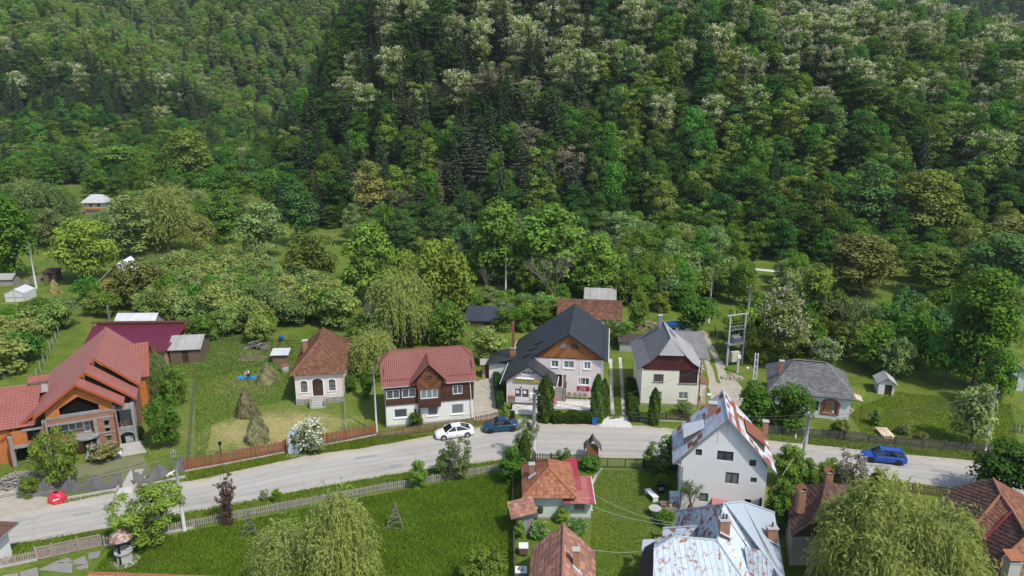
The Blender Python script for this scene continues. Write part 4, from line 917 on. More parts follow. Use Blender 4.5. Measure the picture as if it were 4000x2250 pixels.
# ---------------------------------------------------------------- pink cottage with hipped brown tile roof
def cottage():
    r = house('pink_cottage','pale pink cottage with steep hipped brown tile roof and arched windows',1159,1582,9)
    PINK = wmat('pink_render',(0.76,0.665,0.64)); w,d,h = 5.9,11.0,4.15
    dh = (2.15,3.45,1.1,3.1); wins = [(0.7,1.52,1.7,3.05),(4.2,5.02,1.7,3.05)]
    obj('wall',body(MB(),w,d,0.8,h,wins + [dh]),PINK,r)
    obj('plinth',body(MB(),w + 0.1,d + 0.1,-0.1,0.8,x0=-0.05,y0=-0.05).poly([(-0.05,-0.05,0.8),(w + 0.05,-0.05,0.8),(w + 0.05,d,0.8),(-0.05,d,0.8)]),mat('rubble_stone',(0.2,0.185,0.16),(0.42,0.40,0.36),5,0.95,0.5,8,sharp=0.4),r)
    MW = mat('white_moulding',(0.8,0.77,0.75),rough=0.8)
    for a,b,c,dd in wins + [dh]:
        top = dd; rr = (b - a) / 2; cx = (a + b) / 2; o = MB(); n = 10; ro = rr + 0.16
        arch = [(cx + math.cos(math.pi * (1 - i / n)) * rr,top - 0.02 + math.sin(math.pi * i / n) * rr * 0.62) for i in range(n + 1)]
        outer = [(cx + math.cos(math.pi * (1 - i / n)) * ro,top - 0.02 + math.sin(math.pi * i / n) * (rr * 0.62 + 0.16)) for i in range(n + 1)]
        for i in range(n): o.slab([(arch[i][0],-0.05,arch[i][1]),(outer[i][0],-0.05,outer[i][1]),(outer[i + 1][0],-0.05,outer[i + 1][1]),(arch[i + 1][0],-0.05,arch[i + 1][1])],0.06,0,(0,-1,0))
        o.box(a - 0.16,-0.05,c,a,0.01,top).box(b,-0.05,c,b + 0.16,0.01,top)
        is_d = c < 1.5
        win = window(r,a,b,c,dd,0,BRNFR,mat('door_planks',(0.05,0.026,0.02),(0.075,0.04,0.028),5,0.6) if is_d else CURTAIN,2,1 if is_d else 2,0.06,name='door' if is_d else 'window')
        lun = MB(); lun.poly([(x,-0.012,z) for x,z in arch][::-1]); obj('fanlight',lun,BRNFR if is_d else GLASS,win)
        obj('surround',o,MW,win)
        if not is_d: obj('sill',MB().box(a - 0.2,-0.1,c - 0.12,b + 0.2,0.0,c),MW,win); obj('panel',MB().box(a - 0.1,-0.03,c - 0.55,b + 0.1,0.0,c - 0.28),MW,win)
        else: obj('handle',MB().box(cx + 0.05,-0.06,1.9,cx + 0.1,-0.01,2.2),GUTG,win)
    obj('cornice',MB().box(-0.12,-0.12,h - 0.28,w + 0.12,0.0,h - 0.1),MW,r)
    st = obj('steps',MB(),CONC,r)
    for i in range(5): obj('step',MB().box(2.0,-0.05 - 0.3 * (5 - i),0 if i == 0 else 0.22 * i + 0.002,3.6,-0.05 - 0.3 * (4 - i),0.22 * (i + 1)),CONC,st)
    obj('step_side',MB().box(1.8,-1.55,0,2.0,-0.05,1.0).box(3.6,-1.55,0,3.8,-0.05,1.0),mat('rubble_stone',(0,0,0)),st)
    F,Rt,B,Lf = hip(-0.42,w + 0.42,-0.45,d + 0.4,4.15,7.55,2.9,8.3)
    mb = MB(); [under(mb,q) for q in (F,Rt,B,Lf)]; rf = obj('roof',mb,BRNFR,r)
    pieces('roof_tile',Plane(F,(1,0,0)),0.36,0.33,0.02,0.035,TBRN,rf,nmax=200)
    pieces('roof_tile',Plane(Rt,(0,1,0)),0.36,0.33,0.02,0.035,TBRN,rf,nmax=60)
    pieces('roof_tile',Plane(Lf,(0,1,0)),0.36,0.33,0.02,0.035,TBRN,rf,nmax=40)
    xm = w / 2
    for a,b in (((-0.42,-0.45,4.2),(xm,2.9,7.6)),((w + 0.42,-0.45,4.2),(xm,2.9,7.6)),((xm,2.9,7.6),(xm,8.3,7.6)),((xm,8.3,7.6),(w + 0.42,d + 0.4,4.2))): ridgecaps(rf,a,b,TBRN[2],0.11)
    # cross wing at the back right and the chimney
    G1 = [(w + 0.55,6.2,4.3),(w + 0.55,8.6,5.9),(3.8,8.6,5.9),(4.8,6.2,4.3)]; o = obj('side_gable',under(MB(),G1).slab([(w + 0.55,8.6,5.9),(w + 0.55,11,4.3),(3.8,11,4.3),(3.8,8.6,5.9)],0.07),BRNFR,rf)
    pieces('roof_tile',Plane(G1,(1,0,0)),0.36,0.33,0.02,0.035,TBRN,rf,nmax=40)
    obj('gable_wall',MB().poly([(w + 0.3,6.4,3.6),(w + 0.3,10.8,3.6),(w + 0.3,8.6,5.75)]),PINK,r)
    chimney(rf,0.9,5.2,5.0,6.9,0.6,0.6)
    return r
cottage()
# ---------------------------------------------------------------- red-roofed house with dark timber upper storey
def timber_house():
    r = house('timber_clad_house','house with red metal roof, dark timber upper storey and white ground floor',1510,1668,11.5)
    w,d,zm,ze = 10.55,6.6,2.75,5.3; WH = wmat('white_render',(0.82,0.81,0.77))
    low = [(0.95,2.55,1.05,2.2),(4.95,6.2,0.95,2.15),(7.85,9.35,0.9,2.2)]; door = (3.25,4.2,0.0,2.1)
    obj('ground_floor_wall',body(MB(),w,d,-0.1,zm,low + [door]),WH,r)
    for i,a in enumerate(low): window(r,*a,0,PVC,GLASS if i == 0 else CURTAIN,1,1,0.09,sill=PVC)
    dr = window(r,*door,0,PVC,GLASS,1,1,0.1,name='door'); obj('door_panel',MB().box(3.3,0.07,0.05,4.15,0.1,0.95).box(3.62,0.06,0.95,3.83,0.1,2.0),PVC,dr)
    up = [(0.15,1.75,3.6,4.75),(2.0,3.6,3.6,4.75),(8.05,9.25,3.55,4.7)]; bay = (3.85,6.55)
    uw = obj('upper_wall',body(MB(),w + 0.1,d,zm,ze,[(a,b,c,e) for a,b,c,e in up],x0=-0.05,y0=-0.1),WOODD,r)
    for a in up: window(r,*a,-0.1,PVC,GLASS,2,1,0.08)
    for x0,x1,hs in ((-0.05,bay[0],up[:2]),(bay[1],w + 0.05,up[2:])):       # horizontal cladding boards around the windows
        z = zm + 0.02
        while z < ze - 0.05:
            segs = [(x0,x1)]
            for h_ in hs:
                if h_[2] - 0.05 < z + 0.1 and z < h_[3] + 0.03:
                    segs = [s for (p,q) in segs for s in ((p,min(q,h_[0] - 0.02)),(max(p,h_[1] + 0.02),q)) if s[1] - s[0] > 0.06]
            for p,q in segs: obj('board',MB().box(p + 0.004,-0.135,z,q - 0.004,-0.104,z + 0.17),WOODD,uw)
            z += 0.18
    by = -0.62; bm = MB(); holes_wall(bm,bay[0],bay[1],2.35,5.5,by,[(4.15,6.25,3.5,4.65)],0.14)
    bm.poly([(bay[1],by,2.35),(bay[1],0,2.35),(bay[1],0,5.5),(bay[1],by,5.5)]).poly([(bay[0],0,2.35),(bay[0],by,2.35),(bay[0],by,5.5),(bay[0],0,5.5)]).poly([(bay[0],by,2.35),(bay[0],0,2.35),(bay[1],0,2.35),(bay[1],by,2.35)])
    bm.poly([(bay[0] - 0.35,by,5.5),(bay[1] + 0.35,by,5.5),(5.2,by,7.75)])
    bo = obj('bay',bm,WOODD,r); window(bo,4.15,6.25,3.5,4.65,by,PVC,CURTAIN,3,1,0.08); window(bo,4.8,5.6,6.0,6.45,by - 0.14,BRNFR,GLASS,2,1,0.06)
    z = 2.37
    while z < 3.4: obj('board',MB().box(bay[0],by - 0.03,z,bay[1],by - 0.002,z + 0.17),WOODD,bo); z += 0.18
    WD2 = mat('dark_gable_boards',(0.13,0.045,0.02),(0.19,0.07,0.03),2,0.6,rand=0.3)
    for sgn in (-1,1):                                        # diagonal boards of the bay gable
        poly = [(5.2,by - 0.005,4.72),(5.2 + sgn * 1.33,by - 0.005,4.72),(5.2 + sgn * 1.5,by - 0.005,5.75),(5.2,by - 0.005,7.6)]
        pieces('board',Plane(poly,(sgn * 1,0,0.9)),4.0,0.15,0.02,0,WD2,bo,0,0.01)
    # half-hipped roof
    x0,x1,y0,y1,zr,yr,zh,rx0,rx1 = -0.4,w + 0.4,-0.35,d + 0.35,8.5,3.15,7.35,1.0,w - 1.0
    e0 = 5.2; k = (zr - e0) / (yr - y0); yh = y0 + (zh - e0) / k; yb = 2 * yr - yh
    FR = [(x0,y0,e0),(x1,y0,e0),(x1,yh,zh),(rx1,yr,zr),(rx0,yr,zr),(x0,yh,zh)]
    BK = [(x1,y1,e0),(x0,y1,e0),(x0,yb,zh),(rx0,yr,zr),(rx1,yr,zr),(x1,yb,zh)]
    HL = [(x0,yb,zh),(x0,yh,zh),(rx0,yr,zr)]; HR = [(x1,yh,zh),(x1,yb,zh),(rx1,yr,zr)]
    mb = MB(); [under(mb,q) for q in (FR,BK,HL,HR)]; rf = obj('roof',mb,REDEDGE,r)
    sh = MB(); [relief(sh,Plane(q,u),0.24,0.35,0.035,0.03) for q,u in ((FR,(1,0,0)),(HL,(0,1,0)),(HR,(0,1,0)))]; obj('tile_sheet',sh,RED,rf)
    for x in (0.0,w): obj('end_wall',MB().poly([(x,0,ze),(x,d,ze),(x,d - 1.2,7.2),(x,1.2,7.2)]),WOODD,r)
    dz = 8.0; D1 = [(5.2,by - 0.4,dz),(3.1,by - 0.4,5.75),(3.1,0.3,5.75),(5.2,2.75,dz)]; D2 = [(5.2,by - 0.4,dz),(7.3,by - 0.4,5.75),(7.3,0.3,5.75),(5.2,2.75,dz)]
    mb = MB(); under(mb,D1); under(mb,D2); do = obj('dormer_roof',mb,mat('dormer_edge',(0.09,0.035,0.025),rough=0.6),rf)
    sh = MB(); relief(sh,Plane(D1,(0,1,0)),0.24,0.35,0.035,0.03); relief(sh,Plane(D2,(0,1,0)),0.24,0.35,0.035,0.03); obj('tile_sheet',sh,RED,do)
    for a,b in (((rx0,yr,zr + .03),(rx1,yr,zr + .03)),((rx0,yr,zr + .03),(x0,yh,zh + .03)),((rx1,yr,zr + .03),(x1,yh,zh + .03)),((5.2,by - 0.4,dz + 0.03),(5.2,2.6,dz + 0.03))): ridgecaps(rf,a,b,mat('red_ridge',(0.2,0.05,0.035),rough=0.5),0.09)
    for p,q in ((-0.2,3.0),(7.4,10.8)): obj('snow_guard',MB().bar((p,0.25,5.83),(q,0.25,5.83),0.05,0.14),REDEDGE,rf)
    obj('gutter',MB().tube([(x0,y0 - 0.06,e0 - 0.02),(3.1,y0 - 0.06,e0 - 0.02)],0.06,6).tube([(7.3,y0 - 0.06,e0 - 0.02),(x1,y0 - 0.06,e0 - 0.02)],0.06,6),GUTG,rf)
    obj('downpipe',MB().tube([(0.0,-0.2,5.1),(-0.02,-0.18,0.1)],0.05,6),GUTG,r); obj('downpipe',MB().tube([(w - 0.4,-0.2,5.1),(w - 0.3,-0.22,2.8),(w - 0.25,-0.12,0.1)],0.05,6),GUT,r)
    obj('plinth',MB().box(-0.06,-0.06,-0.1,w + 0.06,0.0,0.25),CONC,r)
timber_house()
# ---------------------------------------------------------------- guest house with dark metal roof
def guest_house():
    r = house('guest_house','pale pink guest house with big anthracite roof and varnished timber gable',1979,1572,-8)
    PK = wmat('guest_render',(0.78,0.685,0.655)); WB = mat('white_band',(0.82,0.79,0.77),rough=0.8); AN = mat('anthracite_roof',(0.028,0.031,0.038),(0.04,0.043,0.05),0.5,0.38,spec=0.5); ANE = mat('anthracite_edge',(0.015,0.016,0.018),rough=0.5)
    wd = (0.95,2.95,0.15,2.05); ww = (3.35,4.85,0.85,2.05); wt = (1.95,3.75,4.0,4.55)
    wl = MB(); body(wl,5.86,3.0,-0.1,2.95,[wd,ww]); 
    holes_wall(wl,1.7,4.0,2.95,4.6,0,[wt],0.12); wl.poly([(0,0,2.95),(1.7,0,2.95),(1.7,0,4.4),(0,0,3.2)]).poly([(4.0,0,2.95),(5.86,0,2.95),(5.86,0,3.1),(4.0,0,4.42)]).poly([(1.7,0,4.6),(4.0,0,4.6),(2.85,0,5.2)])
    obj('wing_wall',wl,PK,r)
    d_ = window(r,*wd,0,PVC,GLASS,2,1,0.13,name='door'); obj('door_panel',MB().box(1.08,0.05,0.28,1.93,0.09,0.85).box(1.97,0.05,0.28,2.82,0.09,0.85),PVC,d_)
    for x in (1.2,2.15): obj('notice',MB().box(x,0.03,1.35,x + 0.42,0.045,1.75),mat('paper',(0.8,0.8,0.78)),d_)
    window(r,*ww,0,PVC,GLASS,1,1,0.1,sill=PVC); window(r,*wt,0,PVC,CURTAIN,3,1,0.1,sill=PVC)
    F0 = 3.0; up = [(5.5,6.4,4.05,4.98),(7.1,8.45,4.0,5.0),(9.75,10.6,4.0,5.0)]; dn = (9.05,10.5,1.75,2.75); ent = (6.15,7.45,1.2,3.05)
    mw = MB(); body(mw,9.0,13.5,-0.1,5.4,up + [dn,ent],x0=3.1,y0=F0); obj('main_wall',mw,PK,r)
    for i,a in enumerate(up): window(r,*a,F0,PVC,GLASS if i < 1 else CURTAIN,2,1,0.09,sill=PVC)
    window(r,*dn,F0,PVC,GLASS,3,1,0.09,sill=PVC)
    for a,b,c,e in up + [dn]: obj('surround',MB().box(a - 0.16,F0 - 0.02,c - 0.16,a,F0 + 0.0,e + 0.16).box(b,F0 - 0.02,c - 0.16,b + 0.16,F0,e + 0.16).box(a,F0 - 0.02,e,b,F0,e + 0.16),WB,r)
    for x in (6.95,9.25,11.95): obj('pilaster',MB().box(x,F0 - 0.03,0,x + 0.14,F0,5.38),WB,r)
    en = obj('entrance',MB().box(6.15,F0 + 0.5,1.15,7.45,F0 + 0.54,3.1),PK,r); obj('door',MB().box(6.25,F0 + 0.44,1.22,6.95,F0 + 0.5,2.95),mat('dark_red_door',(0.10,0.016,0.014),rough=0.5),en)
    st = obj('stairs',MB().box(6.16,F0 + 0.02,-0.1,7.44,F0 + 0.43,1.2),CONC,r)
    for i in range(6): obj('step',MB().box(6.15,F0 - 0.3 * (6 - i),-0.1,7.45,F0 - 0.3 * (5 - i) - 0.002,0.2 * (i + 1)),mat('grey_step',(0.2,0.19,0.18),(0.3,0.29,0.27),4),st)
    obj('handrail',MB().bar((7.52,F0 - 1.8,0.9),(7.52,F0 - 0.05,2.1),0.08).bar((7.52,F0 - 1.8,0),(7.52,F0 - 1.8,0.9),0.08).bar((7.52,F0 - 0.9,0.0),(7.52,F0 - 0.9,1.5),0.06),BRNFR,st)
    # roof: one long left slope over wing and main block
    yF,yB,zr,xr = 2.5,16.6,8.85,7.75; kl = 0.712; xl = -0.75; zl = zr - kl * (xr - xl); xR = 12.85; zR = 5.3
    LS = [(xl,yF,zl),(xr,yF,zr),(xr,yB,zr),(xl,yB,zl)]; RS = [(xr,yF,zr),(xR,yF,zR),(xR,yB,zR),(xr,yB,zr)]
    xa = 2.85; za = zr - kl * (xr - xa); WL = [(xl,-0.45,zl),(xa,-0.45,za),(xa,yF,za),(xl,yF,zl)]
    xe = 6.45; zx = za - kl * (xe - xa); WR = [(xa,-0.45,za),(xe,-0.45,zx),(xe,yF + 0.5,zx),(xa,yF + 0.5,za)]
    mb = MB(); [under(mb,q,0.12) for q in (LS,RS,WL,WR)]; rf = obj('roof',mb,ANE,r)
    sh = MB(); [relief(sh,Plane(q,(0,1,0)),0.3,0.36,0.02,0.014) for q in (LS,RS,WL,WR)]; obj('tile_sheet',sh,AN,rf)
    for a,b in (((xr,yF,zr + .05),(xr,yB,zr + .05)),((xa,-0.45,za + .04),(xa,yF,za + .04))): ridgecaps(rf,a,b,AN,0.1)
    for q in (1.2,3.6): 
        for i in range(7): obj('snow_guard',MB().bar((xR - 0.45 - (0.35 if q > 2 else 0),yF + 0.8 + i * 1.9,zR + 0.36 + (0.24 if q > 2 else 0)),(xR - 0.45 - (0.35 if q > 2 else 0),yF + 1.7 + i * 1.9,zR + 0.36 + (0.24 if q > 2 else 0)),0.05,0.12),ANE,rf)
    for y,z,x in ((0.2,0,5.7),(0.9,0,5.4),(1.6,0,5.1)): obj('snow_guard',MB().bar((x,y,za - kl * (x - xa) + 0.1),(x,y + 0.5,za - kl * (x - xa) + 0.1),0.05,0.12),ANE,rf)
    for i in range(3):                                           # three raised roof hatches
        x0 = 1.55 + i * 0.62; z0 = zr - kl * (xr - x0); yy = 4.1 + i * 1.25
        obj('roof_hatch',MB().slab([(x0,yy,z0 + 0.55),(x0 + 1.5,yy,z0 + 1.12),(x0 + 1.5,yy + 1.0,z0 + 1.12),(x0,yy + 1.0,z0 + 0.55)],0.09).slab([(x0 + .1,yy + 0.05,z0 + 0.05),(x0 + 1.4,yy + 0.05,z0 + 0.95),(x0 + 1.4,yy + 0.05,z0 + 1.0),(x0 + .1,yy + 0.05,z0 + 0.5)],0.03,0,(0,-1,0)),AN,rf)
    for sx,zz in ((xl - 0.06,zl),(xR + 0.06,zR),): obj('gutter',MB().tube([(sx,-0.4 if sx < 0 else yF,zz - 0.05),(sx,yB,zz - 0.05)],0.07,6),GUT,rf)
    obj('gutter',MB().tube([(xe + 0.06,-0.45,zx - 0.04),(xe + 0.06,yF + 0.4,zx - 0.04)],0.06,6),GUT,rf)
    obj('downpipe',MB().tube([(0.05,-0.1,2.8),(0.05,-0.1,0)],0.05,6),GUT,r); obj('downpipe',MB().tube([(12.2,2.9,5.2),(12.2,2.9,0)],0.06,6),GUT,r)
    # timber gable with chevron boards
    gz = 5.45; gb = obj('gable_wall',MB().poly([(3.4,F0 - 0.01,gz),(12.1,F0 - 0.01,gz),(xr,F0 - 0.01,zr - 0.25)]),WOODM,r)
    for sgn in (-1,1):
        ex = 12.2 if sgn > 0 else 3.15
        poly = [(xr,F0 - 0.02,gz),(ex,F0 - 0.02,gz),(xr,F0 - 0.02,zr - 0.18)]
        pieces('board',Plane(poly,(sgn,0,-1.15)),8.0,0.16,0.025,0,WOODM,gb,0,0.014,nmax=300)
    obj('gable_beam',MB().box(3.0,F0 - 0.09,gz - 0.1,12.25,F0 - 0.0,gz),BRNFR,gb)
    for sgn,gm in ((-1,mat('grey_pane',(0.2,0.21,0.22),rough=0.2)),(1,GLASS)):
        c = xr + sgn * 0.75; pts = [(c - sgn * 0.38,6.75),(c + sgn * 0.5,6.75),(c + sgn * 0.42,7.1),(c + sgn * 0.05,7.42),(c - sgn * 0.38,7.42)]
        wn = obj('window',MB().slab([(x + (0.06 if x > c else -0.06),F0 - 0.075,z + (0.05 if z > 7 else -0.05)) for x,z in pts],0.05,0,(0,-1,0)),BRNFR,r); p = MB(); p.poly([(x,F0 - 0.082,z) for x,z in (pts if sgn > 0 else pts[::-1])]); obj('pane',p,gm,wn)
    # signs
    sg = obj('signboard',MB().box(0.95,-0.16,3.0,4.9,-0.08,3.36),mat('sign_olive',(0.30,0.28,0.10)),r)
    def lettering(par,s,x,y,z,size,m,ex=0.012):
        cu = bpy.data.curves.new('lettering','FONT'); cu.body = s; cu.size = size; cu.extrude = ex; cu.materials.append(m); cu.align_x = 'LEFT'
        o = bpy.data.objects.new('lettering',cu); COL.objects.link(o); o.parent = par; o.location = (x,y,z); o.rotation_euler = (R(90),0,0); return o
    YL = mat('yellow_letters',(0.75,0.62,0.02)); lettering(sg,'Casa',1.05,-0.175,3.08,0.3,YL); lettering(sg,'CAZARE',1.75,-0.175,3.08,0.26,YL); lettering(sg,'PENSIUNE',2.95,-0.175,3.05,0.4,YL)
    aw = MB()
    for i in range(11): aw.slab([(1.2 + i * 0.22,-0.3,3.45 + 0.05 * (i % 2)),(1.42 + i * 0.22,-0.3,3.45 + 0.05 * ((i + 1) % 2)),(1.42 + i * 0.22,0,3.65),(1.2 + i * 0.22,0,3.65)],0.02)
    obj('awning',aw,mat('awning_cream',(0.6,0.58,0.53)),r)
    bn = obj('banner',MB().box(8.95,F0 - 0.06,0.95,10.6,F0 - 0.03,1.52),mat('banner_red',(0.42,0.012,0.04),rough=0.5),r)
    WT = mat('white_letters',(0.85,0.85,0.85)); lettering(bn,'F O R',9.35,F0 - 0.075,1.26,0.27,WT); lettering(bn,'S A L E',9.2,F0 - 0.075,0.99,0.27,WT)
    for x in (1.9,3.6,5.1): obj('wall_lamp',MB().lathe([(0.03,0),(0.09,0.05),(0.07,0.2),(0.02,0.26)],8,0,(x,-0.12,2.15)),BRNFR,r)
    # tall brick flue
    ch = chimney(rf,-0.35,8.6,2.3,4.4,0.75,0.6); obj('flue_stack',MB().box(-0.52,8.42,4.4,-0.18,8.78,8.2),mat('rust_brick',(0.30,0.085,0.05),(0.22,0.07,0.045),5),ch)
    an = obj('rear_annex',body(MB(),3.4,4.2,0,2.4,x0=-3.6,y0=7.5),WB,r); obj('annex_roof',under(MB(),[(-4,7.0,2.35),(-0.1,7.0,3.3),(-0.1,12.2,3.3),(-4,12.2,2.35)],0.1),AN,an)
    # terrace of pale stone slabs
    tr = obj('terrace',MB().box(6.0,-1.1,-0.05,12.0,2.3,0.05),mat('terrace_joint',(0.4,0.39,0.37)),r); pieces('paving_stone',Plane([(6.0,-1.1,0.052),(12.0,-1.1,0.052),(12.0,1.6,0.052),(6.0,1.6,0.052)],(1,0.2,0)),0.62,0.48,0.01,0,STONEW,tr,0.4,0.04)
    t2 = obj('forecourt_paving',MB().box(0.9,-3.3,-0.05,4.2,-0.5,0.04),mat('terrace_joint',(0,0,0)),r); pieces('paving_stone',Plane([(0.9,-3.3,0.042),(4.2,-3.3,0.042),(4.2,-0.5,0.042),(0.9,-0.5,0.042)],(1,0.15,0)),0.55,0.45,0.01,0,STONEW,t2,0.4,0.04)
    obj('porch_step',MB().box(0.7,-0.5,-0.05,5.0,-0.02,0.13),mat('dark_step',(0.07,0.065,0.06)),r)
guest_house()
# ---------------------------------------------------------------- cream house with maroon gable and grey sheet roof
def cream_house():
    r = house('cream_house','cream house with maroon boarded gable and grey half-hipped roof',2501,1582,-4)
    CR = wmat('cream_render',(0.80,0.775,0.64)); MR = mat('maroon_boards',(0.062,0.012,0.015),(0.09,0.02,0.022),3,0.6,rand=0.15); GR = mat('grey_sheet',(0.25,0.25,0.255),(0.36,0.36,0.365),0.6,0.75,stretch=(1,0.3,1)); SL = mat('slate_grey_roof',(0.14,0.145,0.15),(0.19,0.195,0.2),0.5,0.8)
    w,d = 7.15,9.4; wi = [(1.5,2.75,3.3,4.3),(1.4,2.65,0.95,1.95),(4.75,5.95,0.95,1.95)]; lo_ = (4.7,7.0,3.15,5.05)
    obj('wall',body(MB(),w,d,-0.1,5.1,wi + [lo_]),CR,r)
    SILL = mat('brown_sill',(0.18,0.10,0.085))
    for i,a in enumerate(wi): window(r,*a,0,BRNFR if i == 0 else PVC,GLASS if i == 0 else CURTAIN,2 if i else 3,1,0.08,sill=SILL)
    window(r,*lo_,0,BRNFR,mat('loggia_glass',(0.03,0.016,0.018),(0.05,0.03,0.03),3,0.15),4,2,0.07,sill=SILL,name='loggia_glazing')
    obj('plinth',MB().box(-0.06,-0.06,-0.1,w + 0.06,0.0,0.32),mat('rubble_stone',(0,0,0)),r)
    prof = [(-0.65,5.0),(0.9,6.05),(3.55,8.75),(6.2,6.05),(7.8,5.0)]
    yF,yB = -0.35,d + 0.4; hx0,hx1,hzz = 1.95,5.15,7.1; ya = 1.2
    gp = MB(); gp.poly([(0.2,-0.08,4.9),(w - 0.2,-0.08,4.9),(6.2,-0.08,5.95),(5.2,-0.08,7.0),(1.9,-0.08,7.0),(0.9,-0.08,5.95)]); gb = obj('gable_wall',gp,MR,r)
    pieces('board',Plane([(0.1,-0.085,4.95),(w - 0.1,-0.085,4.95),(6.2,-0.085,5.95),(5.15,-0.085,7.0),(1.95,-0.085,7.0),(0.9,-0.085,5.95)],(1,0,0)),0.18,4,0.015,0,MR,gb,0,0.008)
    for x in (2.35,4.45): obj('gable_vent',MB().box(x,-0.125,6.1,x + 0.5,-0.1,6.6),mat('maroon_panel',(0.085,0.03,0.035)),gb)
    mb = MB(); L1 = [(-0.65,yF,5.0),(0.9,yF,6.05),(0.9,yB,6.05),(-0.65,yB,5.0)]; L2 = [(0.9,yF,6.05),(1.95,yF,7.12),(3.55,ya,8.75),(3.55,yB - 1.4,8.75),(0.9,yB,6.05)]
    R1 = [(7.8,yF,5.0),(6.2,yF,6.05),(6.2,yB,6.05),(7.8,yB,5.0)]; R2 = [(6.2,yF,6.05),(5.15,yF,7.12),(3.55,ya,8.75),(3.55,yB - 1.4,8.75),(6.2,yB,6.05)]; HF = [(1.95,yF - 0.12,7.0),(5.15,yF - 0.12,7.0),(3.55,ya,8.75)]
    [under(mb,q,0.06) for q in (L1,L2,R1,R2,HF,[(0.9,yB,6.05),(6.2,yB,6.05),(3.55,yB - 1.4,8.75)])]; rf = obj('roof',mb,mat('roof_underside',(0.12,0.1,0.09)),r)
    s1 = MB(); [relief(s1,Plane(q,(0,1,0)),0.4,1.2,0.008,0.012) for q in (L1,L2)]; obj('slate_sheet',s1,SL,rf)
    s2 = MB(); [relief(s2,Plane(q,(0,1,0)),0.3,1.4,0.02,0.015) for q in (R1,R2)]; obj('corrugated_sheet',s2,GR,rf)
    s3 = MB(); relief(s3,Plane(HF,(1,0,0)),0.2,9,0.05,0); obj('corrugated_sheet',s3,GR,rf)
    ridgecaps(rf,(3.55,ya,8.8),(3.55,yB - 1.4,8.8),GR,0.09); chimney(rf,3.0,7.2,8.0,9.9,0.45,0.45,mat('grey_chimney',(0.24,0.23,0.22))); 
    obj('roof_ladder',MB().bar((3.8,4.6,8.75),(4.6,4.3,7.9),0.1).bar((4.0,4.9,8.7),(4.8,4.6,7.8),0.1),GUTG,rf)
    obj('downpipe',MB().tube([(-0.1,0.2,5),(-0.1,0.2,0)],0.05,6),GUT,r)
    # right flank: unplastered strip and corrugated lean-to behind
    ax = obj('rear_annex',body(MB(),2.4,5.4,0,3.0,x0=7.2,y0=9.8),CR,r); AR = [(6.6,9.6,4.4),(10.4,9.6,2.8),(10.4,15.6,3.3),(6.6,15.6,4.9)]
    AR = [(6.4,9.4,3.0),(10.5,9.4,3.0),(10.5,15.4,5.0),(6.4,15.4,5.0)]
    ar = obj('annex_roof',under(MB(),AR,0.05),mat('roof_underside',(0,0,0)),ax); sh = MB(); relief(sh,Plane(AR,(1,0,0)),0.22,20,0.06,0); obj('corrugated_sheet',sh,mat('weathered_sheet',(0.17,0.17,0.165),(0.25,0.25,0.24),0.8,0.8),ar)
    fl = obj('side_extension',body(MB(),1.2,3.5,0,2.9,[(0.3 + w,0.6 + w,0.4,1.1)],x0=w + 0.02,y0=0.8),mat('flaking_render',(0.72,0.68,0.58),(0.42,0.34,0.27),1.6,0.95,sharp=0.5),r)
    obj('extension_roof',under(MB(),[(w,0.7,3.1),(w + 1.4,0.7,2.85),(w + 1.4,4.5,2.85),(w,4.5,3.1)],0.06),mat('rust_edge',(0.25,0.1,0.06)),fl)
cream_house()
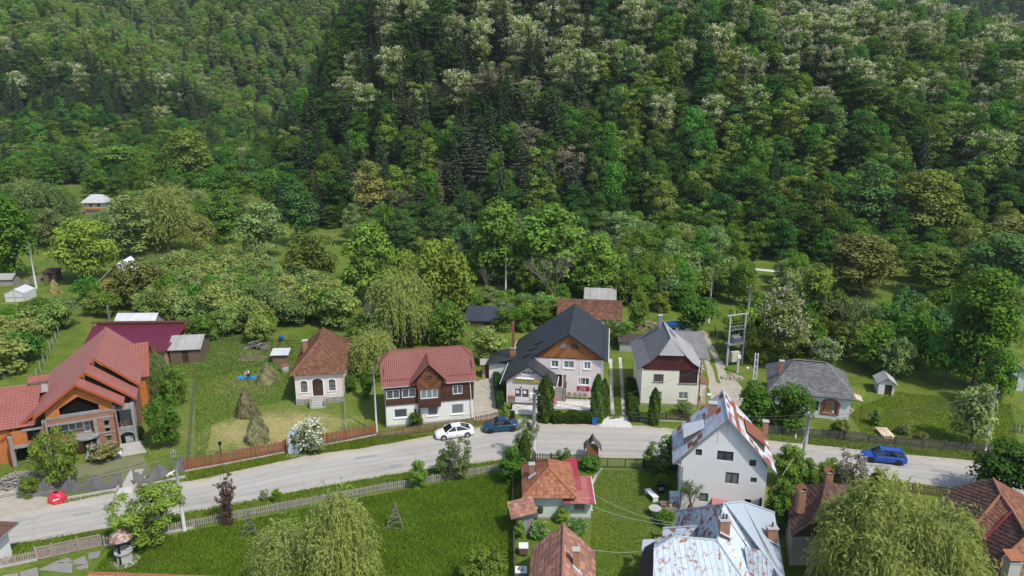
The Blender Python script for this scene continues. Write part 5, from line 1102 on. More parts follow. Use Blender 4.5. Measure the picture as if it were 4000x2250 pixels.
# ---------------------------------------------------------------- white gabled house with patchwork tin roof
TINS = [mat('tin_white',(0.66,0.68,0.70),(0.52,0.55,0.57),1.2,0.5,rand=0.08),mat('tin_blue',(0.50,0.57,0.64),(0.42,0.48,0.54),1.2,0.5,rand=0.08),mat('tin_rust',(0.235,0.075,0.045),(0.30,0.11,0.065),2,0.75,rand=0.15),mat('tin_rust_pale',(0.44,0.24,0.17),(0.52,0.40,0.34),2,0.7,rand=0.12)]
def white_house():
    r = house('white_gabled_house','tall white rendered house with patchwork white and rusty tin roof',2650,1995,-12)
    WR = mat('stained_white_render',(0.84,0.84,0.83),(0.74,0.74,0.735),0.5,0.9,0.04,20,detail=7)
    w,d = 7.7,6.3; y0 = 0.3; ws = [(1.2,1.78,5.85,6.5),(3.15,4.6,5.6,6.55),(6.05,6.65,5.3,5.95),(4.05,5.25,3.3,4.45),(6.3,6.85,3.65,4.15),(1.85,2.65,1.1,2.0),(5.95,6.55,1.25,1.85)]
    e = 5.35; wl = MB(); body(wl,w,d,-0.1,5.2,[q for q in ws if q[3] < 5.2],y0=y0)
    sl = (9.85 - e) / 3.7; tip = 5.2 + 3.85 * 1.15
    holes_wall(wl,1.1,6.7,5.2,6.6,y0,[q for q in ws if q[2] > 5.2]); wl.poly([(0,y0,5.2),(1.1,y0,5.2),(1.1,y0,6.6)]).poly([(6.7,y0,5.2),(7.7,y0,5.2),(6.7,y0,6.6)]).poly([(1.1,y0,6.6),(6.7,y0,6.6),(3.85,y0,9.75)])
    obj('wall',wl,WR,r)
    for i,a in enumerate(ws): window(r,*a,y0,BRNFR,CURTAIN if i in (3,5) else DARKIN if i == 6 else GLASS,2 if i in (1,3) else 1,1,0.06)
    x0,x1,yF,yB,ze,zr,xm = -0.75,8.45,-0.1,6.7,5.0,9.95,3.85
    LS = [(x0,yF,ze),(xm,yF,zr),(xm,yB,zr),(x0,yB,ze)]; RS = [(x1,yF,ze),(xm,yF,zr),(xm,yB,zr),(x1,yB,ze)]
    rf = obj('roof',under(under(MB(),LS,0.08),RS,0.08),mat('roof_boards_grey',(0.2,0.2,0.2)),r)
    def pk(i,j,g): q = g.random(); return 2 if q < 0.2 + 0.1 * (i > 2) else 3 if q < 0.27 else (0 if q < 0.62 else 1)
    pieces('roof_sheet',Plane(LS,(0,1,0)),1.05,0.62,0.012,0.012,TINS,rf,0.5,0.02,pick=lambda i,j,g: (lambda q: 2 if q < 0.13 else 3 if q < 0.22 else 0 if q < 0.45 else 1)(g.random()))
    pieces('roof_sheet',Plane(RS,(0,1,0)),1.05,0.62,0.012,0.012,TINS,rf,0.5,0.02,pick=lambda i,j,g: (lambda q: 2 if q < 0.36 else 3 if q < 0.45 else 0 if q < 0.85 else 1)(g.random()))
    ridgecaps(rf,(xm,yF,zr + 0.03),(xm,yB,zr + 0.03),TINS[1],0.1)
    obj('verge',MB().bar((x0,yF - 0.03,ze - 0.05),(xm,yF - 0.03,zr - 0.05),0.06,0.16).bar((x1,yF - 0.03,ze - 0.05),(xm,yF - 0.03,zr - 0.05),0.06,0.16),mat('grey_verge',(0.22,0.22,0.23)),rf)
    obj('lightning_rod',MB().tube([(xm,yF - 0.1,8.6),(xm,yF - 0.1,11.6)],0.025,5),GUTG,rf)
    for sgn,xx in ((-1,1.0),(1,6.7)):                       # shed dormers
        z0 = zr - abs(xx - xm) * (zr - ze) / (xm - x0); xo = xx - (-sgn) * 0 ; a = xx + sgn * 0.9; za = zr - abs(a - xm) * (zr - ze) / (xm - x0)
        dm = obj('dormer',MB().slab([(xx - sgn * 0.9,1.6,z0 + 1.25),(a,1.6,za + 0.95),(a,4.4,za + 0.95),(xx - sgn * 0.9,4.4,z0 + 1.25)],0.05),TINS[0 if sgn < 0 else 2],rf)
        obj('dormer_front',MB().poly([(a - sgn * 0.1,1.7,za),(a - sgn * 0.1,4.3,za),(a - sgn * 0.1,4.3,za + 0.9),(a - sgn * 0.1,1.7,za + 0.9)]).poly([(xx - sgn * 0.7,1.7,z0 + 0.5),(a - sgn * 0.1,1.7,za),(a - sgn * 0.1,1.7,za + 0.9),(xx - sgn * 0.7,1.7,z0 + 1.1)]),mat('dark_dormer',(0.1,0.1,0.1)),dm)
    chimney(rf,2.7,3.4,8.2,9.9,0.75,0.6); chimney(rf,8.1,6.2,5.2,7.2,0.5,0.5)
    obj('downpipe',MB().tube([(-0.6,y0 - 0.1,4.95),(0.12,y0 - 0.12,4.6),(0.12,y0 - 0.12,0.1)],0.06,6),GUTG,r); obj('gutter',MB().tube([(x0 - 0.05,yF,ze - 0.03),(x0 - 0.05,yB,ze - 0.03)],0.07,6),GUTG,rf)
    obj('stove_pipe',MB().tube([(7.35,y0 - 0.15,0.4),(7.35,y0 - 0.15,2.2)],0.11,8),mat('rusty_pipe',(0.07,0.035,0.03)),r)
    sd = obj('lean_to',body(MB(),3.2,1.2,0,1.0,x0=3.3,y0=y0 - 1.25),mat('grey_plank',(0.25,0.23,0.21),(0.33,0.31,0.28),4),r); q = [(3.0,y0 - 1.4,1.0),(6.7,y0 - 1.4,0.75),(6.7,y0 - 0.02,1.3),(3.0,y0 - 0.02,1.6)]
    obj('lean_to_roof',under(MB(),q,0.04),mat('pink_sheet',(0.42,0.13,0.12),(0.5,0.2,0.18),6,stretch=(4,1,1)),sd)
white_house()
# ---------------------------------------------------------------- unfinished brick house with stacked red roofs
def brick_house():
    r = house('brick_house','unfinished brick house with stacked red metal roofs and concrete frame',50,1826,24)
    CF = mat('raw_concrete',(0.21,0.205,0.2),(0.32,0.31,0.30),2,0.95,0.1,12)
    D = 15.5; xr = 7.0
    # left wing: open garage below, hollow-block wall above
    o = obj('wing_wall',MB(),HOLLOW,r); mb = MB(); holes_wall(mb,0.4,3.3,2.75,4.7,0.1,[(1.75,3.05,3.1,4.5)],0.2); mb.poly([(0.0,0.1,3.3),(0,D,3.3),(0,D,0),(0,0.1,2.7)]); o.data = mesh('wing_wall',mb,HOLLOW)
    window(r,1.75,3.05,3.1,4.5,0.1,BRNFR,DARKIN,2,1,0.07)
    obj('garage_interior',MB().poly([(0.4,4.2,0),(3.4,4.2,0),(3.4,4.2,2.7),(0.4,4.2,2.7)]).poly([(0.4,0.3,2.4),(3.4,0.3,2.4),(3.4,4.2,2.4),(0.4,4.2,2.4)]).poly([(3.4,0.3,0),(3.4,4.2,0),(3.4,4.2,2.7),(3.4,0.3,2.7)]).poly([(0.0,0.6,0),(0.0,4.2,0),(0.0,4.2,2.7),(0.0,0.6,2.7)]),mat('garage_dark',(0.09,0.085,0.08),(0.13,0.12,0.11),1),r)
    for x0,y0_,z0,x1,y1,z1 in ((0.0,-0.02,0,0.42,0.4,4.0),(3.3,-0.1,0,3.72,0.3,5.6),(0.0,0.0,2.38,3.3,0.3,2.78),(8.0,-0.1,0,8.35,0.2,4.75),(10.05,-0.06,0,10.3,0.3,6.2),(11.75,-0.1,0,12.05,0.25,5.7),(3.72,-0.08,4.62,10.05,0.1,4.88),(3.72,-0.06,5.52,10.05,0.1,5.75),(8.35,-0.06,2.55,10.05,0.08,2.72),(1.4,0.0,4.5,3.3,0.16,4.74)):
        obj('concrete_member',MB().box(x0,y0_,z0,x1,y1,z1),CF,r)
    # centre: recessed loggia wall, brick bands, stair windows, gable of hollow blocks
    mb = MB(); holes_wall(mb,3.72,8.0,0,4.62,0.9,[(4.7,6.9,3.2,4.4),(6.9,7.5,2.7,4.4)],0.15); obj('recessed_wall',mb,BRICK,r)
    window(r,4.7,6.9,3.2,4.4,0.9,PVC,CURTAIN,3,1,0.09); window(r,6.9,7.5,2.7,4.4,0.9,PVC,CURTAIN,1,2,0.08,name='balcony_door')
    obj('soffit',MB().box(3.72,0.0,4.63,8.0,0.9,4.7),CF,r)
    obj('band_wall',MB().poly([(3.72,0,4.88),(10.05,0,4.88),(10.05,0,5.52),(3.72,0,5.52)]),BRICK,r)
    sw = [(8.95,9.5,0.3 + i * 1.08,1.08 + i * 1.08) for i in range(4)]
    mb = MB(); holes_wall(mb,8.35,10.05,0,4.62,0.0,sw,0.14); obj('stair_wall',mb,BRICK,r)
    for i,a in enumerate(sw): window(r,*a,0.0,mat('grey_frame',(0.25,0.25,0.25)),mat('green_glass',(0.03,0.06,0.012),(0.07,0.12,0.02),3,0.1) if i < 2 else DARKIN,1,1,0.05); obj('lintel',MB().box(a[0] - 0.12,-0.09,a[3] + 0.03,a[1] + 0.12,0.02,a[3] + 0.14),CF,r)
    bal = obj('balcony',MB().lathe([(1.25,2.45),(1.3,2.5),(1.3,2.68),(1.25,2.7)],18,0,(7.2,0.2,0)),CF,r)
    obj('entrance_door',MB().box(6.6,0.84,0.1,7.8,0.89,2.3),mat('dark_brown_door',(0.05,0.02,0.016)),r)
    gx0,gx1 = 3.4,10.4; mb = MB(); G = lambda *p: mb.poly([(x,0,z / 0.86) for x,z in p])
    G((3.72,4.95),(5.05,4.95),(5.05,7.0),(3.72,6.05)); G((8.75,4.95),(10.05,4.95),(10.05,6.2),(8.75,7.15)); G((5.05,5.85),(6.95,6.95),(6.95,8.4),(5.05,7.0)); G((6.95,6.95),(8.75,5.7),(8.75,7.15),(6.95,8.4))
    gw = obj('gable_wall',mb,HOLLOW,r); obj('attic_opening',MB().poly([(x,0.5,z) for x,z in ((4.9,5.7),(8.9,5.7),(8.9,7.2),(6.95,8.6),(4.9,7.2))]),DARKIN,gw); obj('opening_sill',MB().box(4.95,-0.06,5.74,8.85,0.3,5.83),CF,gw)
    # right loggias: arch below, open room above
    lg = obj('loggia',MB().box(10.3,-0.04,2.5,12.0,2.2,2.72).box(10.3,-0.02,5.35,12.0,2.2,5.55),CF,r)
    n = 10; am = MB(); c = 11.03; rr = 0.68
    for i in range(n):
        a0,a1 = math.pi * (1 - i / n),math.pi * (1 - (i + 1) / n); p = [(c + math.cos(q) * rr,1.6 + math.sin(q) * 0.6) for q in (a0,a1)]
        am.slab([(p[0][0],0,p[0][1]),(p[0][0],0,2.5),(p[1][0],0,2.5),(p[1][0],0,p[1][1])],0.25,0,(0,-1,0))
    am.box(10.3,0,0,10.36,0.25,2.5); obj('arch',am,CF,lg)
    obj('rear_wall',MB().poly([(10.3,2.2,0),(12,2.2,0),(12,2.2,5.6),(10.3,2.2,5.6)]).poly([(12.0,0.2,2.7),(12,D,2.7),(12,D,5.3),(12,0.2,5.3)]),mat('grey_plaster',(0.5,0.49,0.47),(0.42,0.41,0.39),1),lg)
    obj('wall_right',MB().poly([(12.02,2.0,0),(12.02,D,0),(12.02,D,5.4),(12.02,2.0,5.4)]),BRICK,r)
    obj('parapet',MB().box(10.3,-0.05,2.74,11.75,0.1,3.0),CF,lg); obj('cloth_screen',MB().box(10.75,0.5,0.5,11.6,0.54,1.4),mat('grey_cloth',(0.4,0.44,0.42),(0.3,0.34,0.32),9),lg)
    for i in range(5):
        mb = MB(); rs = random.Random(i); x,y = 10.5 + i * 0.27,0.5 + 0.3 * (i % 2)
        for k in range(26): a = rs.uniform(0,6.28); e = rs.uniform(0.2,1.3); mb.bar((x,y,3.0),(x + math.cos(a) * 0.22 * e,y + math.sin(a) * 0.2,3.05 + 0.6 * rs.random()),0.03)
        obj('stored_object',mb,mat('dark_clutter',(0.1,0.085,0.07),(0.2,0.15,0.12),8),lg)
    st = obj('steps',MB().box(10.2,-0.6,0,12.3,0.0,0.6),CONC,r)
    for i in range(4): obj('step',MB().box(10.0 - i * 0.1,-1.0 - i * 0.38,0,12.4 + i * 0.16,-0.62 - i * 0.38,0.5 - i * 0.125),CONC,st)
    for ch in r.children:
        if ch.name.split('.')[0] not in ('steps',): ch.scale.z = 0.86
    # roofs: three stacked gables, cross gables left and right
    rf = obj('roof',MB(),REDEDGE,r); base = MB(); tile = MB(); RED2 = mat('salmon_metal_tile',(0.285,0.105,0.085),(0.34,0.135,0.108),0.8,0.45,spec=0.5); OF = mat('orange_fascia',(0.36,0.085,0.035),rough=0.5); fas = lambda a,b,w_,h_: obj('fascia',MB().bar(a,b,w_,h_),OF,rf)
    def gable(y0,y1,za,xr,xl,xR,kr,kl=0.74,t=0.12):
        for q in ([(xl,y0,za - kl * (xr - xl)),(xr,y0,za),(xr,y1,za),(xl,y1,za - kl * (xr - xl))],[(xR,y0,za - kr * (xR - xr)),(xr,y0,za),(xr,y1 + 0.6,za),(xR,y1 + 0.6,za - kr * (xR - xr))]):
            under(base,q,t); relief(tile,Plane(q,(0,1,0)),0.36,0.36,0.03,0.035)
        fas((xl,y0,za - kl * (xr - xl) - 0.1),(xr,y0,za - 0.1),0.06,0.24); fas((xR,y0,za - kr * (xR - xr) - 0.1),(xr,y0,za - 0.1),0.06,0.24)
        ridgecaps(rf,(xr,y0,za + 0.04),(xr,y1,za + 0.04),RED2,0.11)
    gable(-0.75,1.2,8.65,7.0,2.75,11.2,0.74); gable(1.2,3.9,9.21,7.76,-0.9,12.35,0.86); gable(3.9,D + 0.3,9.75,8.5,-0.9,12.6,0.95)
    LX,kz = -2.0,0.58
    for (xa,xb,yr,zr_,yf,zf) in ((-2.0,2.6,6.2,6.9,0.9,4.0),(13.3,6.0,13.6,7.9,8.6,5.0)):
        q = [(xa,yf,zf),(xb if xa < 0 else 10.4,yf,zf),(xb if xa < 0 else xb,yr,zr_),(xa,yr,zr_)]; under(base,q,0.1); relief(tile,Plane(q,(1,0,0)),0.36,0.36,0.05,0.06)
        q2 = [(xa,yr,zr_),(xb,yr,zr_),(xb,2 * yr - yf,zf),(xa,2 * yr - yf,zf)]; under(base,q2,0.1); relief(tile,Plane(q2,(1,0,0)),0.36,0.36,0.03,0.035)
        fas((xa,yf,zf - 0.05),(xa,yr,zr_ - 0.05),0.05,0.2); fas((xa,2 * yr - yf,zf - 0.05),(xa,yr,zr_ - 0.05),0.05,0.2)
        xi = xa + 0.5 if xa < 0 else xa - 0.5; obj('cross_gable_wall',MB().poly([(xi,yf + 0.3,zf),(xi,2 * yr - yf - 0.3,zf),(xi,yr,zr_ - 0.2)]).poly([(xi,yf + 0.4,0),(xi,2 * yr - yf - 0.4,0),(xi,2 * yr - yf - 0.4,zf),(xi,yf + 0.4,zf)]),HOLLOW,r)
        obj('cross_gable_front',MB().poly([(xi,yf + 0.4,0),(0 if xa < 0 else 12,yf + 0.4,0),(0 if xa < 0 else 12,yf + 0.4,zf),(xi,yf + 0.4,zf)]),HOLLOW,r)
    rf.data = mesh('roof',base,REDEDGE); obj('tile_sheet',tile,RED2,rf)
    bx = obj('roof_box',MB().box(1.6,6.0,5.8,3.2,6.9,7.2),mat('grey_plaster',(0,0,0)),rf); sh = MB(); relief(sh,Plane([(1.4,5.7,7.2),(3.4,5.7,7.2),(3.4,6.7,7.65),(1.4,6.7,7.65)],(1,0,0)),0.36,0.36,0.05,0.05); obj('tile_sheet',sh,RED2,bx)
    for x in (0.05,3.5,10.15): obj('downpipe',MB().tube([(x,-0.2,4.6 if x > 1 else 3.4),(x,-0.2,0)],0.06,6),GUTR,r)
    for i,(y,z) in enumerate(((1.1,8.3),(3.8,8.8))): obj('attic_gap',MB().poly([(7.6 + i * 0.7,y + 0.3,z - 0.5),(11.6,y + 0.3,z - 3.6),(11.9,y + 0.3,z - 2.7),(7.7 + i * 0.7,y + 0.3,z + 0.55)]),DARKIN,rf)
brick_house()
# ---------------------------------------------------------------- smaller buildings
def gshed(name,label,px,py,ang,w,d,h,rise,wallm,roofm,ridge='x',sheet=True,over=0.3,pitch=0.22,amp=0.05,door=True,cat='shed',tiles=None,skew=None):
    """small building: wall, gabled roof with its sheets or tiles, door"""
    r = house(name,label,px,py,ang,cat); obj('wall',body(MB(),w,d,-0.1,h,[(w * 0.4,w * 0.4 + 0.9,0,min(1.9,h - 0.2))] if door else []),wallm,r)
    if door: obj('door',MB().box(w * 0.4,0.06,0,w * 0.4 + 0.9,0.12,min(1.9,h - 0.2)),BRNFR,r)
    o = over; k = MB()
    if ridge == 'x': S = ([(-o,-o,h - 0.1),(w + o,-o,h - 0.1),(w + o,d / 2,h + rise),(-o,d / 2,h + rise)],[(w + o,d + o,h - 0.1),(-o,d + o,h - 0.1),(-o,d / 2,h + rise),(w + o,d / 2,h + rise)]); u = (1,0,0); g = [[(x,0,h),(x,d,h),(x,d / 2,h + rise - 0.1)] for x in (0,w)]
    elif ridge == 'y': S = ([(-o,-o,h - 0.1),(w / 2,-o,h + rise),(w / 2,d + o,h + rise),(-o,d + o,h - 0.1)],[(w + o,-o,h - 0.1),(w / 2,-o,h + rise),(w / 2,d + o,h + rise),(w + o,d + o,h - 0.1)]); u = (0,1,0); g = [[(0,y,h),(w,y,h),(w / 2,y,h + rise - 0.1)] for y in (0,d)]
    else: S = ([(-o,-o,h - 0.1),(w + o,-o,h - 0.1),(w + o,d + o,h + rise),(-o,d + o,h + rise)],); u = (1,0,0); g = [[(0,0,h),(0,d,h),(0,d,h + rise - 0.1)],[(w,0,h),(w,d,h),(w,d,h + rise - 0.1)],[(0,d,h),(w,d,h),(w,d,h + rise - .1),(0,d,h + rise - .1)]]
    gm = MB(); [gm.poly(q) for q in g]; obj('gable_wall',gm,wallm,r)
    [under(k,q,0.05) for q in S]; rf = obj('roof',k,mat('shed_rafter',(0.1,0.08,0.065)),r)
    if tiles:
        for q in S: pieces('roof_tile',Plane(q,u),*tiles,0.02,0.03,roofm,rf,nmax=90)
    else:
        sh = MB(); [relief(sh,Plane(q,u),pitch,1.3,amp,0.012) for q in S]; obj('roof_sheet',sh,roofm,rf)
    return r
GRYW = mat('grey_plank',(0.22,0.2,0.18),(0.32,0.30,0.27),4,0.95,stretch=(6,6,0.4)); BRW = mat('old_brown_plank',(0.12,0.075,0.05),(0.19,0.13,0.09),4,0.95,stretch=(6,6,0.4))
ASB = mat('asbestos_sheet',(0.26,0.255,0.245),(0.40,0.395,0.38),0.9,0.95,stretch=(1.5,0.4,0.4)); WHT = wmat('whitewash',(0.74,0.75,0.74))
PUR = mat('purple_metal_tile',(0.125,0.02,0.045),(0.165,0.03,0.06),0.8,0.4)
# long barn with wine-red roof behind the brick house
r = house('wine_roof_barn','long low barn with wine-red metal tile roof behind the brick house',290,1430,2,'barn'); bw = 13.4
obj('wall',body(MB(),bw - 1.8,7.4,-0.1,2.5,x0=1.8),wmat('barn_wall',(0.45,0.3,0.2)),r); obj('upper_wall',MB().box(0,7.3,2.5,bw,7.5,4.3),mat('brown_fascia',(0.17,0.05,0.035)),r)
Q = [(1.7,-1.0,2.4),(bw + 0.4,-1.0,2.4),(bw + 0.4,7.2,3.75),(-0.6,7.2,3.75)]; rf = obj('roof',under(MB(),Q,0.08),REDEDGE,r); sh = MB(); relief(sh,Plane(Q,(1,0,0)),0.3,0.36,0.05,0.045); obj('tile_sheet',sh,PUR,rf)
obj('ridge_board',MB().box(-0.8,7.15,4.25,bw + 1.2,7.9,4.4),mat('wine_edge',(0.12,0.03,0.03)),rf); obj('flue_pipe',MB().tube([(1.6,8.2,2),(1.6,8.2,6.6)],0.16,8).tube([(1.6,8.2,6.6),(1.6,8.2,6.9)],0.2,8),mat('steel_flue',(0.25,0.25,0.26),metal=0.5,rough=0.4),rf)
gshed('grey_shed','weathered plank shed with grey corrugated roof beside the wine-red barn',668,1420,8,4.2,5.2,2.2,1.3,BRW,ASB,'x',pitch=0.3)
gshed('white_roof_shed','shed with whitish corrugated roof behind the wine-red barn',452,1320,2,6.2,4.2,2.0,1.6,GRYW,mat('pale_sheet',(0.45,0.46,0.47),(0.62,0.63,0.64),0.7,0.6,stretch=(1,1,1)),'x',pitch=0.3)
gshed('dark_corrugated_shed','low shed with dark blue-black corrugated roof among shrubs',1815,1275,-6,8.6,5.0,1.2,1.0,BRW,mat('blueblack_sheet',(0.035,0.042,0.06),(0.055,0.062,0.08),1,0.5),'mono',pitch=0.45,amp=0.07)
gshed('brown_tile_outbuilding','outbuilding with long brown tile roof behind the guest house',2180,1285,-7,10.5,7,2.1,2.3,WHT,TBRN,'x',tiles=(0.5,0.42))
gshed('grey_roof_shed','open shed with grey corrugated roof behind the brown tile outbuilding',2285,1205,-8,5.5,5,2.0,1.4,BRW,ASB,'x',pitch=0.3)
gshed('hen_house','small grey tin hut behind the cream house',2420,1372,-4,3.6,2.4,1.7,0.3,mat('tin_sheet_wall',(0.3,0.33,0.35),(0.4,0.42,0.43),4,stretch=(8,1,0.3)),mat('dark_felt',(0.07,0.055,0.05)),'mono',door=False)
gshed('cottage_shed','little white shed with corrugated roof beside the shingle-roofed cottage',3428,1538,-16,1.9,2.4,1.6,0.8,WHT,ASB,'y',pitch=0.3)
gshed('white_shed','pale block shed with dark pitched roof at the meadow edge',3900,1520,-14,2.9,4.5,2.5,1.6,wmat('blue_white',(0.6,0.66,0.66)),ASB,'y')
gshed('dark_hut','dark little hut by the meadow fence',172,1102,6,2.6,2.4,2.2,0.3,BRW,mat('dark_felt',(0,0,0)),'mono')
gshed('grey_barn_roof','low grey roofed shed at the photo edge',-60,1120,6,5.5,3,1.5,0.9,GRYW,ASB,'x')
gshed('pump_house','small white hut half hidden behind the weeping willow',1425,1248,0,2.4,2.0,1.9,0.5,WHT,mat('dark_felt',(0,0,0)),'mono')
gshed('privy','narrow wooden outhouse in the gravel drive',1884,1476,4,1.05,1.05,2.1,0.25,mat('tan_plank',(0.38,0.27,0.2),(0.45,0.33,0.25),3),ASB,'mono')
gshed('firewood_box','small box shed stacked with firewood in the cottage yard',1066,1418,4,2.1,1.4,1.35,0.35,mat('stacked_logs',(0.3,0.2,0.12),(0.14,0.09,0.06),9,sharp=0.5),mat('pale_sheet',(0,0,0)),'mono',door=False)
r = house('far_white_cottage','small white far cottage with grey hipped roof and orange balcony',330,838,4); wz = hz(r.location.x,r.location.y); r.location = base_at(333,838); r.scale = (0.76,) * 3
obj('wall',body(MB(),9.0,6,-0.5,5.2,[(2.2,3.4,3.2,4.6),(5.5,6.8,3.2,4.6)]),WHT,r); window(r,2.2,3.4,3.2,4.6,0,PVC,GLASS,2); window(r,5.5,6.8,3.2,4.6,0,PVC,GLASS,2)
obj('balcony',MB().box(0.3,-1.0,2.0,9.2,0,2.8),mat('orange_boards',(0.42,0.16,0.05)),r); mb = MB(); [under(mb,q,0.1) for q in hip(-1,10,-1.2,7,5.1,8.3,2.4,3.5)]
F4 = [(-1,-1.2,5.1),(10,-1.2,5.1),(6.8,2.9,8.3),(2.2,2.9,8.3)]; mb = MB(); [under(mb,q,0.1) for q in (F4,[(10,-1.2,5.1),(10,7,5.1),(6.8,2.9,8.3)],[(-1,7,5.1),(-1,-1.2,5.1),(2.2,2.9,8.3)],[(10,7,5.1),(-1,7,5.1),(2.2,2.9,8.3),(6.8,2.9,8.3)])]; obj('roof',mb,mat('pale_grey_roof',(0.42,0.42,0.43),(0.5,0.5,0.5),1),r)
gshed('far_cottage_roof','grey roof of a cottage peeping from the wood edge',805,790,0,6,5,2.5,2.2,WHT,ASB,'x',door=False,cat='house')
# timber barn under construction with white membrane roof
r = house('new_timber_barn','unfinished timber-frame barn with white membrane roof',418,1195,8,'barn'); OR_ = mat('fresh_timber',(0.42,0.21,0.08),(0.5,0.28,0.12),3); w,d = 5.2,7
for x in (0.1,w): 
    for y in (0.1,d): obj('post',MB().bar((x,y,0),(x,y,5.2),0.18),OR_,r)
for i in range(5): obj('rail',MB().bar((0,0,2.0 + i * 0.62),(w,0,2.0 + i * 0.62),0.1,0.12),OR_,r)
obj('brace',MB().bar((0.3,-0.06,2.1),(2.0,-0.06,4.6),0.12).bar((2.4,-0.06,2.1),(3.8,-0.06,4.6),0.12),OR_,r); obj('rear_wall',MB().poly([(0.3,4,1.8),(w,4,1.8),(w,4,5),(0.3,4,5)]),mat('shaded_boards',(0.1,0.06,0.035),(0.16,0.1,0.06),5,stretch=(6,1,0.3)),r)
obj('lower_wall',MB().box(0.4,0.6,0,w,d,1.7),BRW,r)
mb = MB(); under(mb,[(-1.0,-0.5,4.6),(w / 2,-0.5,8.0),(w / 2,d + 0.5,8.0),(-1.0,d + 0.5,4.6)],0.06); under(mb,[(w + 1,-0.5,4.6),(w / 2,-0.5,8.0),(w / 2,d + 0.5,8.0),(w + 1,d + 0.5,4.6)],0.06); obj('roof',mb,mat('white_membrane',(0.78,0.8,0.82),rough=0.4),r)
obj('gable_frame',MB().bar((0,0,5),(w / 2,0,7.9),0.12).bar((w,0,5),(w / 2,0,7.9),0.12).bar((w / 2,0,5),(w / 2,0,7.9),0.12).bar((0,0,5),(w,0,5),0.14),OR_,r)
# plastic greenhouse
r = house('greenhouse','small plastic-covered greenhouse with pitched top',22,1180,4,'greenhouse'); FOIL = mat('milky_foil',(0.5,0.53,0.52),(0.62,0.65,0.64),2,0.35)
obj('cover',MB().poly([(0,0,0),(3.6,0,0),(3.6,0,1.7),(1.8,0,2.5),(0,0,1.7)]).slab([(0,0,1.7),(1.8,0,2.5),(1.8,4,2.5),(0,4,1.7)],0.02).slab([(3.6,0,1.7),(1.8,0,2.5),(1.8,4,2.5),(3.6,4,1.7)],0.02).poly([(0,0,0),(0,4,0),(0,4,1.7),(0,0,1.7)]).poly([(3.6,0,0),(3.6,4,0),(3.6,4,1.7),(3.6,0,1.7)]),FOIL,r)
obj('frame',MB().bar((0,-0.03,0),(0,-0.03,1.7),0.06).bar((3.6,-0.03,0),(3.6,-0.03,1.7),0.06).bar((1.8,-0.03,0),(1.8,-0.03,2.5),0.06).bar((0,-0.03,1.7),(1.8,-0.03,2.5),0.06).bar((3.6,-0.03,1.7),(1.8,-0.03,2.5),0.06).bar((0,-0.03,0.9),(3.6,-0.03,0.9),0.05),GRYW,r)
